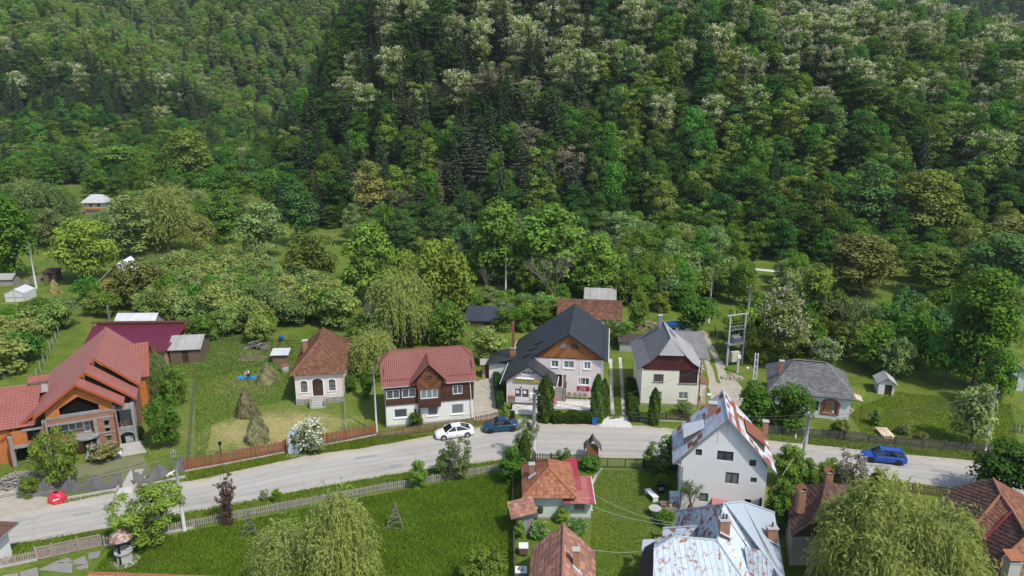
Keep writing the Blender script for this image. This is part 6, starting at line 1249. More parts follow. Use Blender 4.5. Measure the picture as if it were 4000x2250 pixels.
# ---------------------------------------------------------------- white cottage with grey shingle roof
def shingle_cottage():
    r = house('shingle_cottage','low white cottage with big grey shingle hipped roof behind the bushes',3313,1646,-17)
    w,d,h = 9.0,8.5,3.15; x0 = -w; hl = [(-3.0,-1.4,0.75,2.35),(-4.4,-3.5,0.9,2.2)]
    obj('wall',body(MB(),w,d,-0.1,h,hl,x0=x0),WHT,r); RB = mat('red_brick_trim',(0.34,0.10,0.08),(0.28,0.075,0.06),5)
    window(r,*hl[1],0,BRNFR,GLASS,2); nc = obj('niche',MB().box(-3.0,0.5,0.7,-1.4,0.55,2.4),mat('niche_back',(0.55,0.42,0.3)),r)
    for i in range(7): obj('stacked_board',MB().box(-2.9 + 0.03 * i,0.2,0.8 + i * 0.16,-2.1 + 0.05 * (i % 3),0.45,0.92 + i * 0.16),OR_,nc)
    obj('sack',MB().lathe([(0.2,0),(0.26,0.12),(0.18,0.3),(0.05,0.36)],10,0,(-1.8,0.3,0.8)),mat('pale_sack',(0.6,0.65,0.62)),nc)
    tr = MB(); tr.box(-3.25,-0.07,0.6,-3.0,0.02,2.0).box(-1.4,-0.07,0.6,-1.15,0.02,2.0).box(-3.1,-0.07,0.55,-1.3,0.02,0.78).box(-3.35,-0.08,1.85,-2.95,0.02,2.1).box(-1.45,-0.08,1.85,-1.05,0.02,2.1)
    n = 8
    for i in range(n):
        a0,a1 = math.pi * (1 - i / n),math.pi * (1 - (i + 1) / n); P_ = lambda a,q: (-2.2 + math.cos(a) * (0.8 + q),-0.07,2.0 + math.sin(a) * (0.45 + q))
        tr.slab([P_(a0,0),P_(a0,0.25),P_(a1,0.25),P_(a1,0)],0.08,0,(0,-1,0))
    obj('brick_surround',tr,RB,nc); obj('frieze',MB().box(x0,-0.05,2.85,0.03,0.0,3.13),RB,r)
    SH = [mat('grey_shingle_%d' % i,c,tuple(q * 0.75 for q in c),5,0.95,rand=0.2) for i,c in enumerate([(0.17,0.17,0.17),(0.14,0.14,0.142),(0.205,0.2,0.197)])]
    F = [(x0 - 0.5,-0.5,3.0),(0.5,-0.5,3.0),(-2.6,3.9,5.75),(x0 + 2.6,3.9,5.75)]; Rt = [(0.5,-0.5,3.0),(0.5,d + 0.5,3.0),(-2.6,4.6,5.75),(-2.6,3.9,5.75)]
    L = [(x0 - 0.5,d + 0.5,3.0),(x0 - 0.5,-0.5,3.0),(x0 + 2.6,3.9,5.75),(x0 + 2.6,4.6,5.75)]; B = [(0.5,d + 0.5,3.0),(x0 - 0.5,d + 0.5,3.0),(x0 + 2.6,4.6,5.75),(-2.6,4.6,5.75)]
    mb = MB(); [under(mb,q,0.07) for q in (F,Rt,L,B)]; rf = obj('roof',mb,GRYW,r)
    for q,u,n_ in ((F,(1,0,0),170),(Rt,(0,1,0),100),(L,(0,1,0),0)): pieces('shingle',Plane(q,u),0.4,0.3,0.015,0.03,SH,rf,nmax=n_,restname='shingle_field')
    chimney(rf,-8.0,2.6,4.0,6.0,0.5,0.5); cn = obj('canopy',MB().slab([(0.3,0.6,2.9),(1.5,0.6,2.55),(1.5,2.4,2.55),(0.3,2.4,2.9)],0.05),mat('tan_board',(0.55,0.45,0.34)),r); obj('canopy_post',MB().tube([(1.4,0.7,0),(1.4,0.7,2.55)],0.04,6),GUTR,cn)
shingle_cottage()
# ---------------------------------------------------------------- small mint house, orange tiles, red tin annex
def mint_house():
    p = W(2060,2024); r = thing('mint_house','small pale green house with orange tile hipped roof and red tin annex','house',(p.x,p.y,0),R(0))
    MN = wmat('mint_render',(0.60,0.70,0.60)); w,d,h = 4.2,5.3,2.55
    obj('wall',body(MB(),w,d,-0.1,h),MN,r); obj('annex_wall',body(MB(),1.75,3.6,-0.1,2.15,[(4.35,5.35,0.85,1.85)],x0=w),MN,r); window(r,4.35,5.35,0.85,1.85,0,GRYW,CURTAIN,2,1,0.08,sill=CONC)
    F,Rt,B,Lf = hip(-0.5,w + 0.35,-0.6,d + 0.45,2.45,4.45,1.3,2.9); mb = MB(); [under(mb,q,0.06) for q in (F,Rt,B,Lf)]; rf = obj('roof',mb,BRW,r)
    for q,u,n_ in ((F,(1,0,0),150),(Lf,(0,1,0),90),(Rt,(0,1,0),60),(B,(1,0,0),0)): pieces('roof_tile',Plane(q,u),0.24,0.34,0.018,0.03,TORG,rf,0,0.012,n_,curve=0.03)
    xm = (w - 0.15) / 2
    for a,b in (((-0.5,-0.6,2.5),(xm,1.3,4.52)),((w + 0.35,-0.6,2.5),(xm,1.3,4.52)),((xm,1.3,4.52),(xm,2.9,4.52)),((xm,2.9,4.52),(w + 0.35,d + 0.45,2.5)),((xm,2.9,4.52),(-0.5,d + 0.45,2.5))): ridgecaps(rf,a,b,TORG[0],0.09)
    chimney(rf,0.45,2.4,2.9,4.3,0.5,0.45); obj('flashing',MB().slab([(0.1,1.6,3.15),(0.8,1.6,3.72),(0.8,2.0,3.74),(0.1,2.0,3.17)],0.03),TINS[1],rf)
    RT = mat('red_tin',(0.27,0.045,0.05),(0.36,0.10,0.10),1.2,0.5); A1 = [(3.3,-0.7,2.15),(6.15,-0.7,2.0),(5.85,3.1,2.2),(3.6,3.1,2.75)]
    A1 = [(3.3,-0.75,1.98),(6.2,-0.75,1.98),(6.2,3.2,2.55),(3.3,3.2,2.55)]; ar = obj('annex_roof',under(MB(),A1,0.05),BRW,r); pieces('roof_sheet',Plane(A1,(1,0,0)),0.62,1.9,0.012,0.012,[RT,mat('red_tin_faded',(0.35,0.09,0.085),(0.42,0.17,0.15),2,0.6)],ar,0,0.02)
    A2 = [(4.0,3.4,2.3),(5.1,3.4,2.3),(5.1,6.4,2.7),(4.0,6.4,2.7)]; o = obj('porch_roof',under(MB(),A2,0.04),BRW,r); pieces('roof_sheet',Plane(A2,(1,0,0)),0.37,3.2,0.012,0.01,[mat('crimson_tin',(0.36,0.03,0.06),rough=0.5)],o,0,0.02)
    obj('gutter',MB().tube([(6.25,-0.75,1.95),(6.25,3.2,2.5)],0.05,6),GUT,ar); obj('plinth',MB().box(-0.04,-0.04,-0.1,5.98,-0.002,0.2),CONC,r); obj('barrel',MB().lathe([(0.22,0),(0.26,0.3),(0.22,0.62)],10,0,(1.2,-0.5,0.9)),mat('dark_barrel',(0.05,0.045,0.04)),r)
mint_house()
p = W(2025,2085); r = thing('outhouse','narrow grey outhouse with slanted pink tile roof','shed',(p.x,p.y,0),R(6)); w = 1.3
obj('wall',body(MB(),w,1.3,0,1.9,[(0.75,1.2,0.1,1.6)]),mat('blue_grey_plank',(0.25,0.29,0.32),(0.35,0.38,0.4),4,stretch=(6,1,0.3)),r); obj('door',MB().box(0.75,0.04,0.1,1.2,0.08,1.6),GRYW,r)
Q = [(-0.75,-0.7,1.95),(1.65,-0.35,2.25),(1.5,1.7,2.75),(-0.85,1.4,2.45)]; pl_ = Plane(Q[:3] + [tuple(Vector(Q[0]) + Vector(Q[2]) - Vector(Q[1]))],(1,0.12,0.1)); rf = obj('roof',under(MB(),pl_.poly,0.06),BRW,r); pieces('roof_tile',pl_,0.42,0.44,0.025,0.03,TPNK,rf,0.5,0.015)
# house with weathered pink tile gable roof at the lower edge
p = W(2057,2273) - Vector((0,8.1,0)); r = thing('pink_tile_house','house with weathered pink tile gable roof and brick chimney at the lower edge','house',(p.x,p.y,0),R(-5)); w,d = 4.4,9.0
obj('wall',body(MB(),w,d,-0.1,2.6),wmat('old_render',(0.5,0.45,0.4)),r); obj('gable_wall',MB().poly([(0,d,2.6),(w,d,2.6),(w / 2,d,4.6)]).poly([(0,0,2.6),(w,0,2.6),(w / 2,0,4.6)]),BRW,r)
LS = [(-0.35,-0.4,2.4),(w / 2,-0.4,4.75),(w / 2,d + 0.2,4.75),(-0.35,d + 0.2,2.4)]; RS = [(w + 0.35,-0.4,2.4),(w / 2,-0.4,4.75),(w / 2,d + 0.2,4.75),(w + 0.35,d + 0.2,2.4)]
rf = obj('roof',under(under(MB(),LS,0.06),RS,0.06),BRW,r)
for q in (LS,RS): pieces('roof_tile',Plane(q,(0,1,0)),0.44,0.4,0.02,0.03,TPNK,rf,0.5,0.015,150)
ridgecaps(rf,(w / 2,-0.4,4.8),(w / 2,d + 0.2,4.8),TPNK[0],0.1); chimney(rf,3.2,5.2,3.4,5.3,0.45,0.45); obj('flashing',MB().slab([(3.0,4.7,4.15),(3.9,4.7,3.2),(3.9,5.0,3.2),(3.0,5.0,4.15)],0.03),TINS[1],rf)
# ---------------------------------------------------------------- pale blue tin-roofed house at the lower edge
def tin_house():
    c9 = lambda x,y: (2480 + x * 0.2407,1920 + y * 0.2407)
    org = W(*c9(1300,1371)); r = thing('tin_roof_house','sprawling house with pale blue rust-streaked tin roofs and brick chimneys','house',(org.x,org.y,0),0)
    def Z(x,y,z): return W(*c9(x,y),z) - Vector((org.x,org.y,0))
    def RPn(x,y,pl): return ray_plane(*c9(x,y),[Vector(q) + Vector((org.x,org.y,0)) for q in pl]) - Vector((org.x,org.y,0))
    def tin(name,rust,thr,sc): return mat(name,(0.53,0.61,0.67),rust,sc,0.5,sharp=0.75,thr=thr,spec=0.5,detail=3,obj=False,rand=0.05)
    T1 = tin('rust_spotted_tin',(0.30,0.10,0.06),0.545,2.2); T2 = tin('pale_blue_tin',(0.32,0.13,0.08),0.64,2.3); T3 = mat('streaked_blue_tin',(0.50,0.58,0.65),(0.33,0.13,0.07),2.2,0.5,sharp=0.75,thr=0.61,stretch=(1.6,1.3,1.3),detail=4,rand=0.05,obj=False)
    SEAM = mat('seam_tin',(0.42,0.49,0.55),rough=0.5); rf = obj('roof',MB(),SEAM,r); und = MB()
    B2 = Z(1750,165,6.2); SBp = [B2,Z(2270,345,3.2),Z(2440,1371,3.2)]; B1 = RPn(1475,195,SBp); P1 = B1 + Vector((-0.12,0.05,-0.1)); Qp = Z(1335,795,5.6); E1 = Z(660,320,3.2); SLp = [P1,Qp,E1]
    SL = [E1,P1,Qp,RPn(865,745,SLp),RPn(650,590,SLp)]
    A = Z(670,735,5.5); SFp = [A,Qp,A + Vector((0,-1,-0.62))]; SF = [A,Qp,RPn(1990,1760,SFp),RPn(290,1760,SFp),RPn(305,950,SFp)]
    HLp = [A,SF[4],Z(325,745,4.0)]; HL = HLp
    WGp = [Z(1000,565,5.0),Z(455,600,3.9),Z(450,730,3.5)]; WG = [WGp[0],WGp[1],WGp[2],RPn(865,745,WGp)]
    SRp = [P1,Qp,Z(1865,1371,3.3)]; SR = [P1,Qp,RPn(1990,1760,SRp),RPn(2060,1600,SRp),RPn(1850,990,SRp)]
    SB = [B1,B2,SBp[1],RPn(2505,1760,SBp),RPn(2490,1530,SBp)]; print('B1',B1)
    FRp = [RPn(2040,960,SBp),RPn(2370,1371,SBp),Z(1870,1371,3.3)]; FR = [RPn(1770,880,FRp),FRp[0],RPn(2490,1530,FRp),RPn(1880,1530,FRp)]
    RB = [RPn(1400,300,SRp),RPn(1500,215,SRp),RPn(2040,960,SRp),RPn(1915,1050,SRp)]; RB = [q + Vector((0,0,0.12)) for q in RB]
    for q,u,wd,ln,m_,nm in ((SL,(0.2,1,0),0.55,1.9,T1,140),(WG,(0.2,1,0),0.55,1.9,T1,60),(HL,(0,1,0),0.55,1.9,T1,30),(SF,(1,0,0),0.42,8.0,T3,60),(SR,(0.6,-1,0),0.75,2.0,T2,90),(SB,(0.5,-1,0),0.75,2.0,T2,130),(FR,(1,0,0),0.32,6,T3,40),(RB,None,0.22,12,T2,20)):
        if u is None: pl = Plane(q,(q[2] - q[1]).cross(pnorm(q)))
        else: pl = Plane(q,u)
        if q is not RB: under(und,[Vector(p) - pl.n * 0.02 for p in q],0.06)
        pieces('roof_sheet',pl,wd,ln,0.014,0.012,m_,rf,0.5 if ln < 3 else 0,0.03,nm)
        if ln > 3 and q is not RB:
            sm = MB()
            for i,j,x,y,c,full in pl.cells(wd,50):
                ys = [p[1] for p in c if abs(p[0] - x) < 1e-4]
                if len(ys) > 1: sm.bar(pl.P(x,min(ys),0.035),pl.P(x,max(ys),0.035),0.025,0.04)
            obj('seam',sm,SEAM,rf)['kind'] = 'stuff'
    rf.data = mesh('roof',und,SEAM)
    for a,b in ((P1,Qp),(A,Qp),(A,SF[4]),(Qp,SF[2]),(E1,P1),(B1,B2),(B2,SBp[1]),(B1,SB[4]),(WG[0],WG[1])): ridgecaps(rf,a + Vector((0,0,0.03)),b + Vector((0,0,0.03)),SEAM,0.085)
    for q in (A,P1,Qp): obj('finial',MB().lathe([(0.05,0),(0.11,0.1),(0.04,0.2),(0.015,0.4)],8,0,tuple(q)),SEAM,rf)
    for (x,y),pl_,t in (((1440,660),SRp,2),((2210,780),SBp,1)):
        q = RPn(x,y,pl_); o = chimney(rf,q.x,q.y,q.z - 0.8,q.z + 1.1,0.75,0.6,None,None,t); obj('flashing',MB().slab([(q.x - 0.4,q.y - 0.5,q.z + 0.25),(q.x + 0.6,q.y - 0.5,q.z - 0.3),(q.x + 0.6,q.y - 0.3,q.z - 0.25),(q.x - 0.4,q.y - 0.3,q.z + 0.3)],0.03),SEAM,o)
    wl = MB(); WT_ = wmat('house_side_render',(0.45,0.44,0.42)); ring = [E1,SL[4],WG[2],SF[4],SF[3],SF[2],SB[3],SBp[1]]
    for i in range(len(ring)):
        a,b = ring[i],ring[(i + 1) % len(ring)]; c = sum(ring,Vector()) / len(ring); a2,b2 = a.lerp(c,0.04),b.lerp(c,0.04); wl.poly([(a2.x,a2.y,-0.1),(b2.x,b2.y,-0.1),(b2.x,b2.y,b2.z - 0.1),(a2.x,a2.y,a2.z - 0.1)])
    obj('wall',wl,WT_,r)
    LT = [Z(308,815,3.4),Z(300,1700,3.0),Z(30,1500,2.1),Z(125,920,2.3)]; lo2 = obj('lean_to_roof',under(MB(),LT,0.08),mat('dark_felt_tiles',(0.045,0.03,0.028),(0.07,0.05,0.045),4),r)
    obj('side_roof',under(MB(),[Z(130,778,2.6),Z(340,770,3.0),Z(310,815,2.9),Z(95,1020,2.2)],0.04),T2,r)
    obj('yard_wall',MB().poly([Vector((LT[3].x + .1,LT[3].y,0)),Vector((LT[2].x + .1,LT[2].y,0)),LT[2] + Vector((.1,0,-.1)),LT[3] + Vector((.1,0,-.1))]),GRYW,r)
tin_house()
# ---------------------------------------------------------------- brown tile houses either side of the great willow
def tile_house(name,label,polys,wall,org_px,cell=(0.3,0.36),nm=110,chim=(),mats=None,zw=3.0):
    org = W(*org_px); r = thing(name,label,'house',(org.x,org.y,0),0); O_ = Vector((org.x,org.y,0)); rf = obj('roof',MB(),BRW,r); und = MB(); pts = {}
    Zp = lambda q: W(*q) - O_
    for q3,more,u,m_ in polys:
        base = [Zp(q) for q in q3]; full = [ray_plane(q[0],q[1],[p + O_ for p in base]) - O_ for q in more]; pl = Plane(full,u); under(und,[p - pl.n * 0.02 for p in full],0.07)
        pieces('roof_tile',pl,cell[0],cell[1],0.02,0.035,m_,rf,0,0.012,nm,curve=0.025)
        for i in range(len(full)): a,b = full[i],full[(i + 1) % len(full)]; pts.setdefault(tuple(round(x,1) for x in (a + b) / 2),(a,b))
    rf.data = mesh('roof',und,BRW); wl = MB(); ring = [Zp(q) for q in wall]
    for i in range(len(ring)): a,b = ring[i],ring[(i + 1) % len(ring)]; wl.poly([(a.x,a.y,-0.1),(b.x,b.y,-0.1),tuple(b),tuple(a)])
    obj('wall',wl,wmat('tile_house_wall',(0.5,0.47,0.42)),r)
    return r,rf,O_
c8 = lambda x,y: (3000 + x * 0.4486,1600 + y * 0.4486)
def c8z(x,y,z): return (*c8(x,y),z)
BR2 = [mat('umber_tile_%d' % i,c,tuple(q * 0.72 for q in c),3,0.9,rand=0.18,spec=0.15) for i,c in enumerate([(0.155,0.085,0.065),(0.125,0.07,0.055),(0.18,0.105,0.08)])]; RD2 = [mat('terracotta_tile_%d' % i,c,tuple(q * 0.75 for q in c),3,0.9,rand=0.18,spec=0.15) for i,c in enumerate([(0.31,0.145,0.09),(0.26,0.12,0.08),(0.36,0.18,0.115)])]
r,rf,O_ = tile_house('brown_tile_house','brown tiled house with two brick chimneys mostly behind the great willow',
    [((c8z(150,690,3.0),c8z(205,1100,3.0),c8z(500,632,5.9)),[c8(150,690),c8(205,1100),c8(430,935),c8(500,632)],(0.1,-1,0),BR2),
     ((c8z(205,1100,3.0),c8z(430,935,5.8),c8z(760,1080,3.1)),[c8(205,1100),c8(430,935),c8(680,870),c8(900,1080)],(1,0,0),RD2),
     ((c8z(500,632,5.9),c8z(430,935,5.8),c8z(900,800,3.0)),[c8(500,632),c8(430,935),c8(680,870),c8(900,700)],(0.1,-1,0),BR2)],[c8z(165,700,2.9),c8z(215,1095,2.9),c8z(880,1075,2.9),c8z(880,720,2.9)],c8(200,1300))
for x,y in ((285,800),(520,640)):
    q = W(*c8(x,y),5.0) - O_; ch = chimney(rf,q.x,q.y,q.z - 1.0,q.z + 1.1,0.6,0.55); obj('chimney_hood',MB().slab([(q.x - 0.4,q.y - 0.4,q.z + 1.2),(q.x,q.y - 0.4,q.z + 1.6),(q.x,q.y + 0.4,q.z + 1.6),(q.x - 0.4,q.y + 0.4,q.z + 1.2)],0.05).slab([(q.x + 0.4,q.y - 0.4,q.z + 1.2),(q.x,q.y - 0.4,q.z + 1.6),(q.x,q.y + 0.4,q.z + 1.6),(q.x + 0.4,q.y + 0.4,q.z + 1.2)],0.05),TORG[0],ch)
r,rf,O_ = tile_house('corner_tile_house','large house with umber and terracotta tile roofs in the right lower corner',
    [((c8z(1500,705,3.6),c8z(1962,600,6.6),c8z(2030,738,6.6)),[c8(1500,705),c8(1962,600),c8(2030,738),c8(1770,1035),c8(1640,960)],(0.25,-1,0),BR2),
     ((c8z(2030,738,6.6),c8z(2130,880,6.3),c8z(1775,1035,4.3)),[c8(2030,738),c8(2130,880),c8(1885,1135),c8(1775,1035)],(1,0,0),RD2),
     ((c8z(2130,880,6.3),c8z(2260,1100,6.3),c8z(1880,1130,4.2)),[c8(2130,880),c8(2260,1100),c8(1920,1410),c8(1700,1330),c8(1880,1130)],(0.25,-1,0),BR2),
     ((c8z(2260,1100,6.3),c8z(1920,1410,4.0),c8z(2400,1120,6.3)),[c8(2260,1100),c8(2500,1130),c8(2500,1560),c8(1800,1560),c8(1920,1410)],(1,0,0),RD2),
     ((c8z(1962,600,6.6),c8z(2030,738,6.6),c8z(2400,800,3.6)),[c8(1962,600),c8(2030,738),c8(2130,880),c8(2260,1100),c8(2450,1000),c8(2300,790)],(0.25,-1,0),RD2)],
    [c8z(1520,715,3.4),c8z(1660,965,3.4),c8z(1720,1330,3.2),c8z(1830,1560,3.2),c8z(2480,1560,3.2),c8z(2400,900,3.4)],c8(1900,1700))
for q in (((2030,738,6.65),(1775,1035,4.4)),((2030,738,6.65),(1962,600,6.65)),((2030,738,6.65),(2130,880,6.36)),((2130,880,6.36),(2260,1100,6.36)),((2260,1100,6.36),(1920,1410,4.1))): ridgecaps(rf,W(*c8(*q[0][:2]),q[0][2]) - O_,W(*c8(*q[1][:2]),q[1][2]) - O_,RD2[2],0.12)
obj('valley_strip',MB().bar(W(*c8(2120,890),6.4) - O_,W(*c8(1880,1130),4.3) - O_,0.16,0.04),mat('crimson_strip',(0.36,0.03,0.06),(0.3,0.05,0.06),3),rf)
q = W(*c8(2110,1420),4.5) - O_; ch = chimney(rf,q.x,q.y,q.z - 1.2,q.z + 1.0,0.85,0.7,mat('grey_plaster',(0,0,0))); obj('chimney_hood',MB().slab([(q.x - 0.55,q.y - 0.5,q.z + 1.35),(q.x + 0.55,q.y - 0.5,q.z + 1.35),(q.x + 0.55,q.y + 0.5,q.z + 1.65),(q.x - 0.55,q.y + 0.5,q.z + 1.65)],0.07),TORG[0],ch)
# edges of two more houses in the left lower corner
r = thing('corner_house','white house corner with dark tile eave at the left photo edge','house',tuple(W(-20,2330) - Vector((2.1,0,0))),0)
obj('wall',MB().box(-6,0,0,0.1,5,3.1),WHT,r); rf = obj('roof',under(MB(),[(-6,-0.6,3.0),(0.75,-0.6,3.0),(-2.2,2.6,5.2),(-6,2.6,5.2)],0.08).slab([(0.75,-0.6,3.0),(0.75,5.6,3.0),(-2.2,2.8,5.2),(-2.2,2.6,5.2)],0.08),BR2[1],r); obj('gutter',MB().tube([(0.8,-0.6,2.97),(0.8,5.6,2.97)],0.06,6),GUTG,rf)
r = thing('low_tile_roof','ridge of an orange tile roof at the lower photo edge','house',tuple(W(625,2352)),R(-3)); obj('wall',MB().box(-5.4,-3.4,0,4.4,1.0,1.55),WHT,r)
Q = [(-5.6,-3.8,1.4),(4.7,-3.8,1.4),(4.7,-0.4,2.7),(-5.0,-0.4,2.7)]; rf = obj('roof',under(MB(),Q,0.06).slab([(4.7,1.2,1.6),(-5.6,1.2,1.6),(-5.0,-0.4,2.7),(4.7,-0.4,2.7)],0.06),BRW,r); pieces('roof_tile',Plane([(4.7,1.2,1.6),(-5.6,1.2,1.6),(-5.0,-0.4,2.7),(4.7,-0.4,2.7)],(1,0,0)),0.26,0.34,0.018,0.03,TORG,rf,0,0.012,80,curve=0.03); pieces('roof_tile',Plane(Q,(1,0,0)),0.26,0.34,0.018,0.03,TORG,rf,0,0.012,0,curve=0.03)
ridgecaps(rf,(-5.0,-0.4,2.75),(4.7,-0.4,2.75),TORG[1],0.1)
# ================================================================ near trees and shrubs
def thuja_proto(name,seed,H=5.0,Wd=1.5,n=5200):
    rng = np.random.default_rng(seed); z = rng.uniform(0,1,n) ** 0.9; r = Wd / 2 * np.minimum(1,(1 - z) * 3.2 + 0.05) ** 0.7 * np.minimum(1,0.75 + z * 2); a = rng.uniform(0,6.283,n)
    lob = 1 + 0.10 * np.sin(a * 5 + z * 9) + 0.07 * np.sin(a * 9 - z * 17); r = r * lob * rng.uniform(0.8,1.04,n)
    P = np.stack([r * np.cos(a),r * np.sin(a),z * H],1); out = np.stack([np.cos(a),np.sin(a),0 * a],1)
    V,F = leaves(P,unit(out + rng.normal(0,0.35,(n,3))),0.15,0.5,rng,np.array([0,0,1.0]) + rng.normal(0,0.35,(n,3)) + out * 0.4)
    core = np_mesh('crown',V,F,L_['thuja'],None,np.repeat(np.clip(0.5 + 0.35 * np.sin(a * 5 + z * 9) + rng.normal(0,0.15,n),0,1),4))
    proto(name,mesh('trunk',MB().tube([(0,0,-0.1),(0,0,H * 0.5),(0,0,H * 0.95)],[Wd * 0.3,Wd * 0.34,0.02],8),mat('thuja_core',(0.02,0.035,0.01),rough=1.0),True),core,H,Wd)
thuja_proto('thuja',61)
broad('magnolia',62,4.6,6.2,40,0.62,5200,0.13,'vase',0.14,0.8,'yellow',shell=0.3,inner=0.05,asp=0.6)
broad('shrub_n',63,4.0,3.4,40,0.5,5200,0.11,'egg',0.03,0.8,'mid',shell=0.35,asp=0.6)
broad('shrub_r',64,3.4,4.2,44,0.55,5600,0.11,'round',0.03,0.8,'mid',shell=0.35,asp=0.6)
broad('lilac',65,4.0,3.6,30,0.5,2600,0.11,'vase',0.08,0.8,'grey',500,leafmat('blossom_pale',(0.5,0.46,0.47),0.2,0.25,0.01),shell=0.3,inner=0.03)
willow('willow_big',66,11.0,16.5,2600,s=0.23,seg=9,fall=0.15,asp=0.28,nb=70,low=0.2)
willow('willow_mid',67,9.5,8.0,1500,s=0.17,seg=9,fall=0.2,asp=0.26,nb=44,shape='egg',low=0.1)
willow('birch',68,8.0,6.5,900,'orchard',s=0.12,seg=8,bark=BIRCH,fall=0.14,stems=5,asp=0.35,nb=36,shape='egg',low=0.15)
def stems(name,seed,H=5.0,Wd=2.2,n=22,leafn=3200,m=None,leaf='rust',s=0.075):
    """upright dried shrub: many stems from one foot, each with short side twigs"""
    rng = np.random.default_rng(seed); tr = MB(); tw = MB(); P = []
    for k in range(n):
        a = rng.uniform(0,6.28); r = Wd / 2 * rng.uniform(0.1,1) * (0.6 if k % 3 else 1.0); h = H * rng.uniform(0.55,1.0); pts = [Vector((math.cos(a) * r * t ** 1.3,math.sin(a) * r * t ** 1.3,h * t)) + Vector(rng.normal(0,0.04,3)) for t in np.linspace(0,1,7)]; pts[0].z = -0.1
        (tr if k < 6 else tw).tube(pts,[0.06 * (1 - 0.85 * t) for t in np.linspace(0,1,7)],5,cap=False)
        for q in range(12): t = rng.uniform(0.12,1); b = pts[min(5,int(t * 6))].lerp(pts[min(6,int(t * 6) + 1)],0.5); e = b + Vector((rng.normal(0,0.2),rng.normal(0,0.2),rng.uniform(0.05,0.4))); tw.tube([b,e],[0.02,0.008],3,cap=False); P += [tuple(b.lerp(e,f)) for f in (0.3,0.6,0.9,1.0)]
    P = np.array(P); q = P[rng.integers(0,len(P),leafn)] + rng.normal(0,0.05,(leafn,3)); V,F = leaves(q,rdir(leafn,rng),s,0.6,rng); nv = len(tw.v); me = bpy.data.meshes.new('crown')
    me.from_pydata(tw.v + [tuple(x) for x in V],[],tw.f + [tuple(int(i) + nv for i in x) for x in F]); me.materials.append(m); me.materials.append(L_[leaf]); me.polygons.foreach_set('material_index',[0] * len(tw.f) + [1] * len(F))
    at = me.attributes.new('tint','FLOAT','POINT'); at.data.foreach_set('value',np.concatenate([np.full(nv,0.5),np.repeat(rng.uniform(0,1,leafn),4)]).astype(np.float32)); proto(name,mesh('trunk',tr,m),me,H,Wd)
stems('bare_rust',69,m=mat('rust_twigs',(0.075,0.045,0.035),(0.12,0.08,0.065),5))
T(3470,2440,700,560,'willow_big','willow','great weeping willow covering the lower right foreground','weeping_willow')
T(1345,2370,330,465,'willow_mid','willow','weeping willow in the foreground meadow','weeping_willow')
T(1135,2345,300,345,'birch','willow','young birch with several white stems beside the meadow willow','birch_tree')
T(590,2120,300,195,'magnolia','yellow','yellow-green open shrub by the foreground concrete pole','garden_shrub','shrub')
T(895,2056,105,220,'bare_rust','rust','dried rust-brown columnar shrub at the grey picket fence','dead_shrub','shrub')
T(1890,2310,190,170,'shrub_r','bright','round green bush at the lower photo edge','bush','shrub')
T(1635,1910,85,115,'shrub_n','bright','small bright pointed bush on the grey picket fence','bush','shrub')
T(1735,1872,80,120,'shrub_n','grey','slim grey-green willow shrub at the picket fence','willow_shrub','shrub')
T(1795,1868,125,150,'lilac','grey','larger airy willow shrub standing over the picket fence','willow_shrub','shrub')
T(2000,1890,120,150,'shrub_n','mid','elder bush at the corner of the meadow fence','elder_bush','shrub')
T(2060,1800,110,150,'lilac','grey','loose elder tree beside the concrete street pole','elder_bush','shrub')
T(2047,1868,46,170,'thuja','thuja','lone columnar thuja before the mint green house','thuja')
T(2130,1648,58,182,'thuja','thuja','tall columnar thuja before the guest house entrance','thuja')
T(2332,1645,50,182,'thuja','thuja','tall columnar thuja at the right end of the guest house hedge','thuja')
T(2358,1630,34,150,'thuja','thuja','thin thuja leaning against the taller one by the guest house drive','thuja')
T(2553,1658,40,142,'thuja','thuja','slim columnar thuja in front of the cream house','thuja')
T(1366,1528,72,62,'shrub_r','mid','round bush at the corner of the pink cottage','bush','shrub')
T(1215,1765,125,118,'flower_bush','grey','bush covered in white flowers beside the wayside shrine','flowering_bush','shrub')
T(240,1900,210,205,'magnolia','bright','leafy yellow-green tree in front of the brick house','garden_tree')
T(122,1935,90,75,'shrub_r','bright','low green bush by the concrete fence','bush','shrub')
T(418,1800,110,68,'lilac','brown','brownish thorny bush by the brick house steps','bush','shrub')
T(365,1800,50,60,'flower_bush','mid','small rose bush beside the brick house door','rose_bush','shrub')
T(655,1745,180,185,'magnolia','mid','spreading yellow-green fruit tree beside the brick house','fruit_tree')
T(610,1560,150,195,'willow_mid','grey','soft drooping tree beside the wine-red barn','willow_tree')
T(690,1580,110,150,'shrub_n','bright','bright green shrub against the drooping tree','bush','shrub')
T(540,1720,55,60,'shrub_r','beech','dark round bush by the brick house porch','bush','shrub')
T(2568,1842,115,108,'lilac','mid','small fruit tree with whitened stem by the dark fence','fruit_tree')
T(2640,1830,130,140,'fruit_b','mid','fruit tree against the left corner of the white house','fruit_tree')
T(2585,1900,60,50,'shrub_r','bright','leafy perennial clump in the lawn','perennial','shrub')
T(2598,2050,80,55,'shrub_r','mid','low bush beside the tin-roofed house','bush','shrub')
T(2200,1815,75,60,'lilac','mid','small shrub at the mint house fence','bush','shrub')
T(2310,1835,90,50,'shrub_r','mid','flower border behind the mint house fence','flower_border','shrub')
T(2195,2040,65,60,'shrub_n','yellow','yellow-green bush in front of the mint house','bush','shrub')
T(2030,2105,55,75,'shrub_n','bright','pointed bush beside the outhouse','bush','shrub')
T(2110,2100,90,50,'lilac','mid','tangled vine patch behind the pink tile house','vine','shrub')
T(2250,2090,90,60,'lilac','mid','loose vine on stakes beside the garden path','vine','shrub')
T(3075,1900,150,165,'shrub_n','bright','tall green shrub right of the white house','bush','shrub')
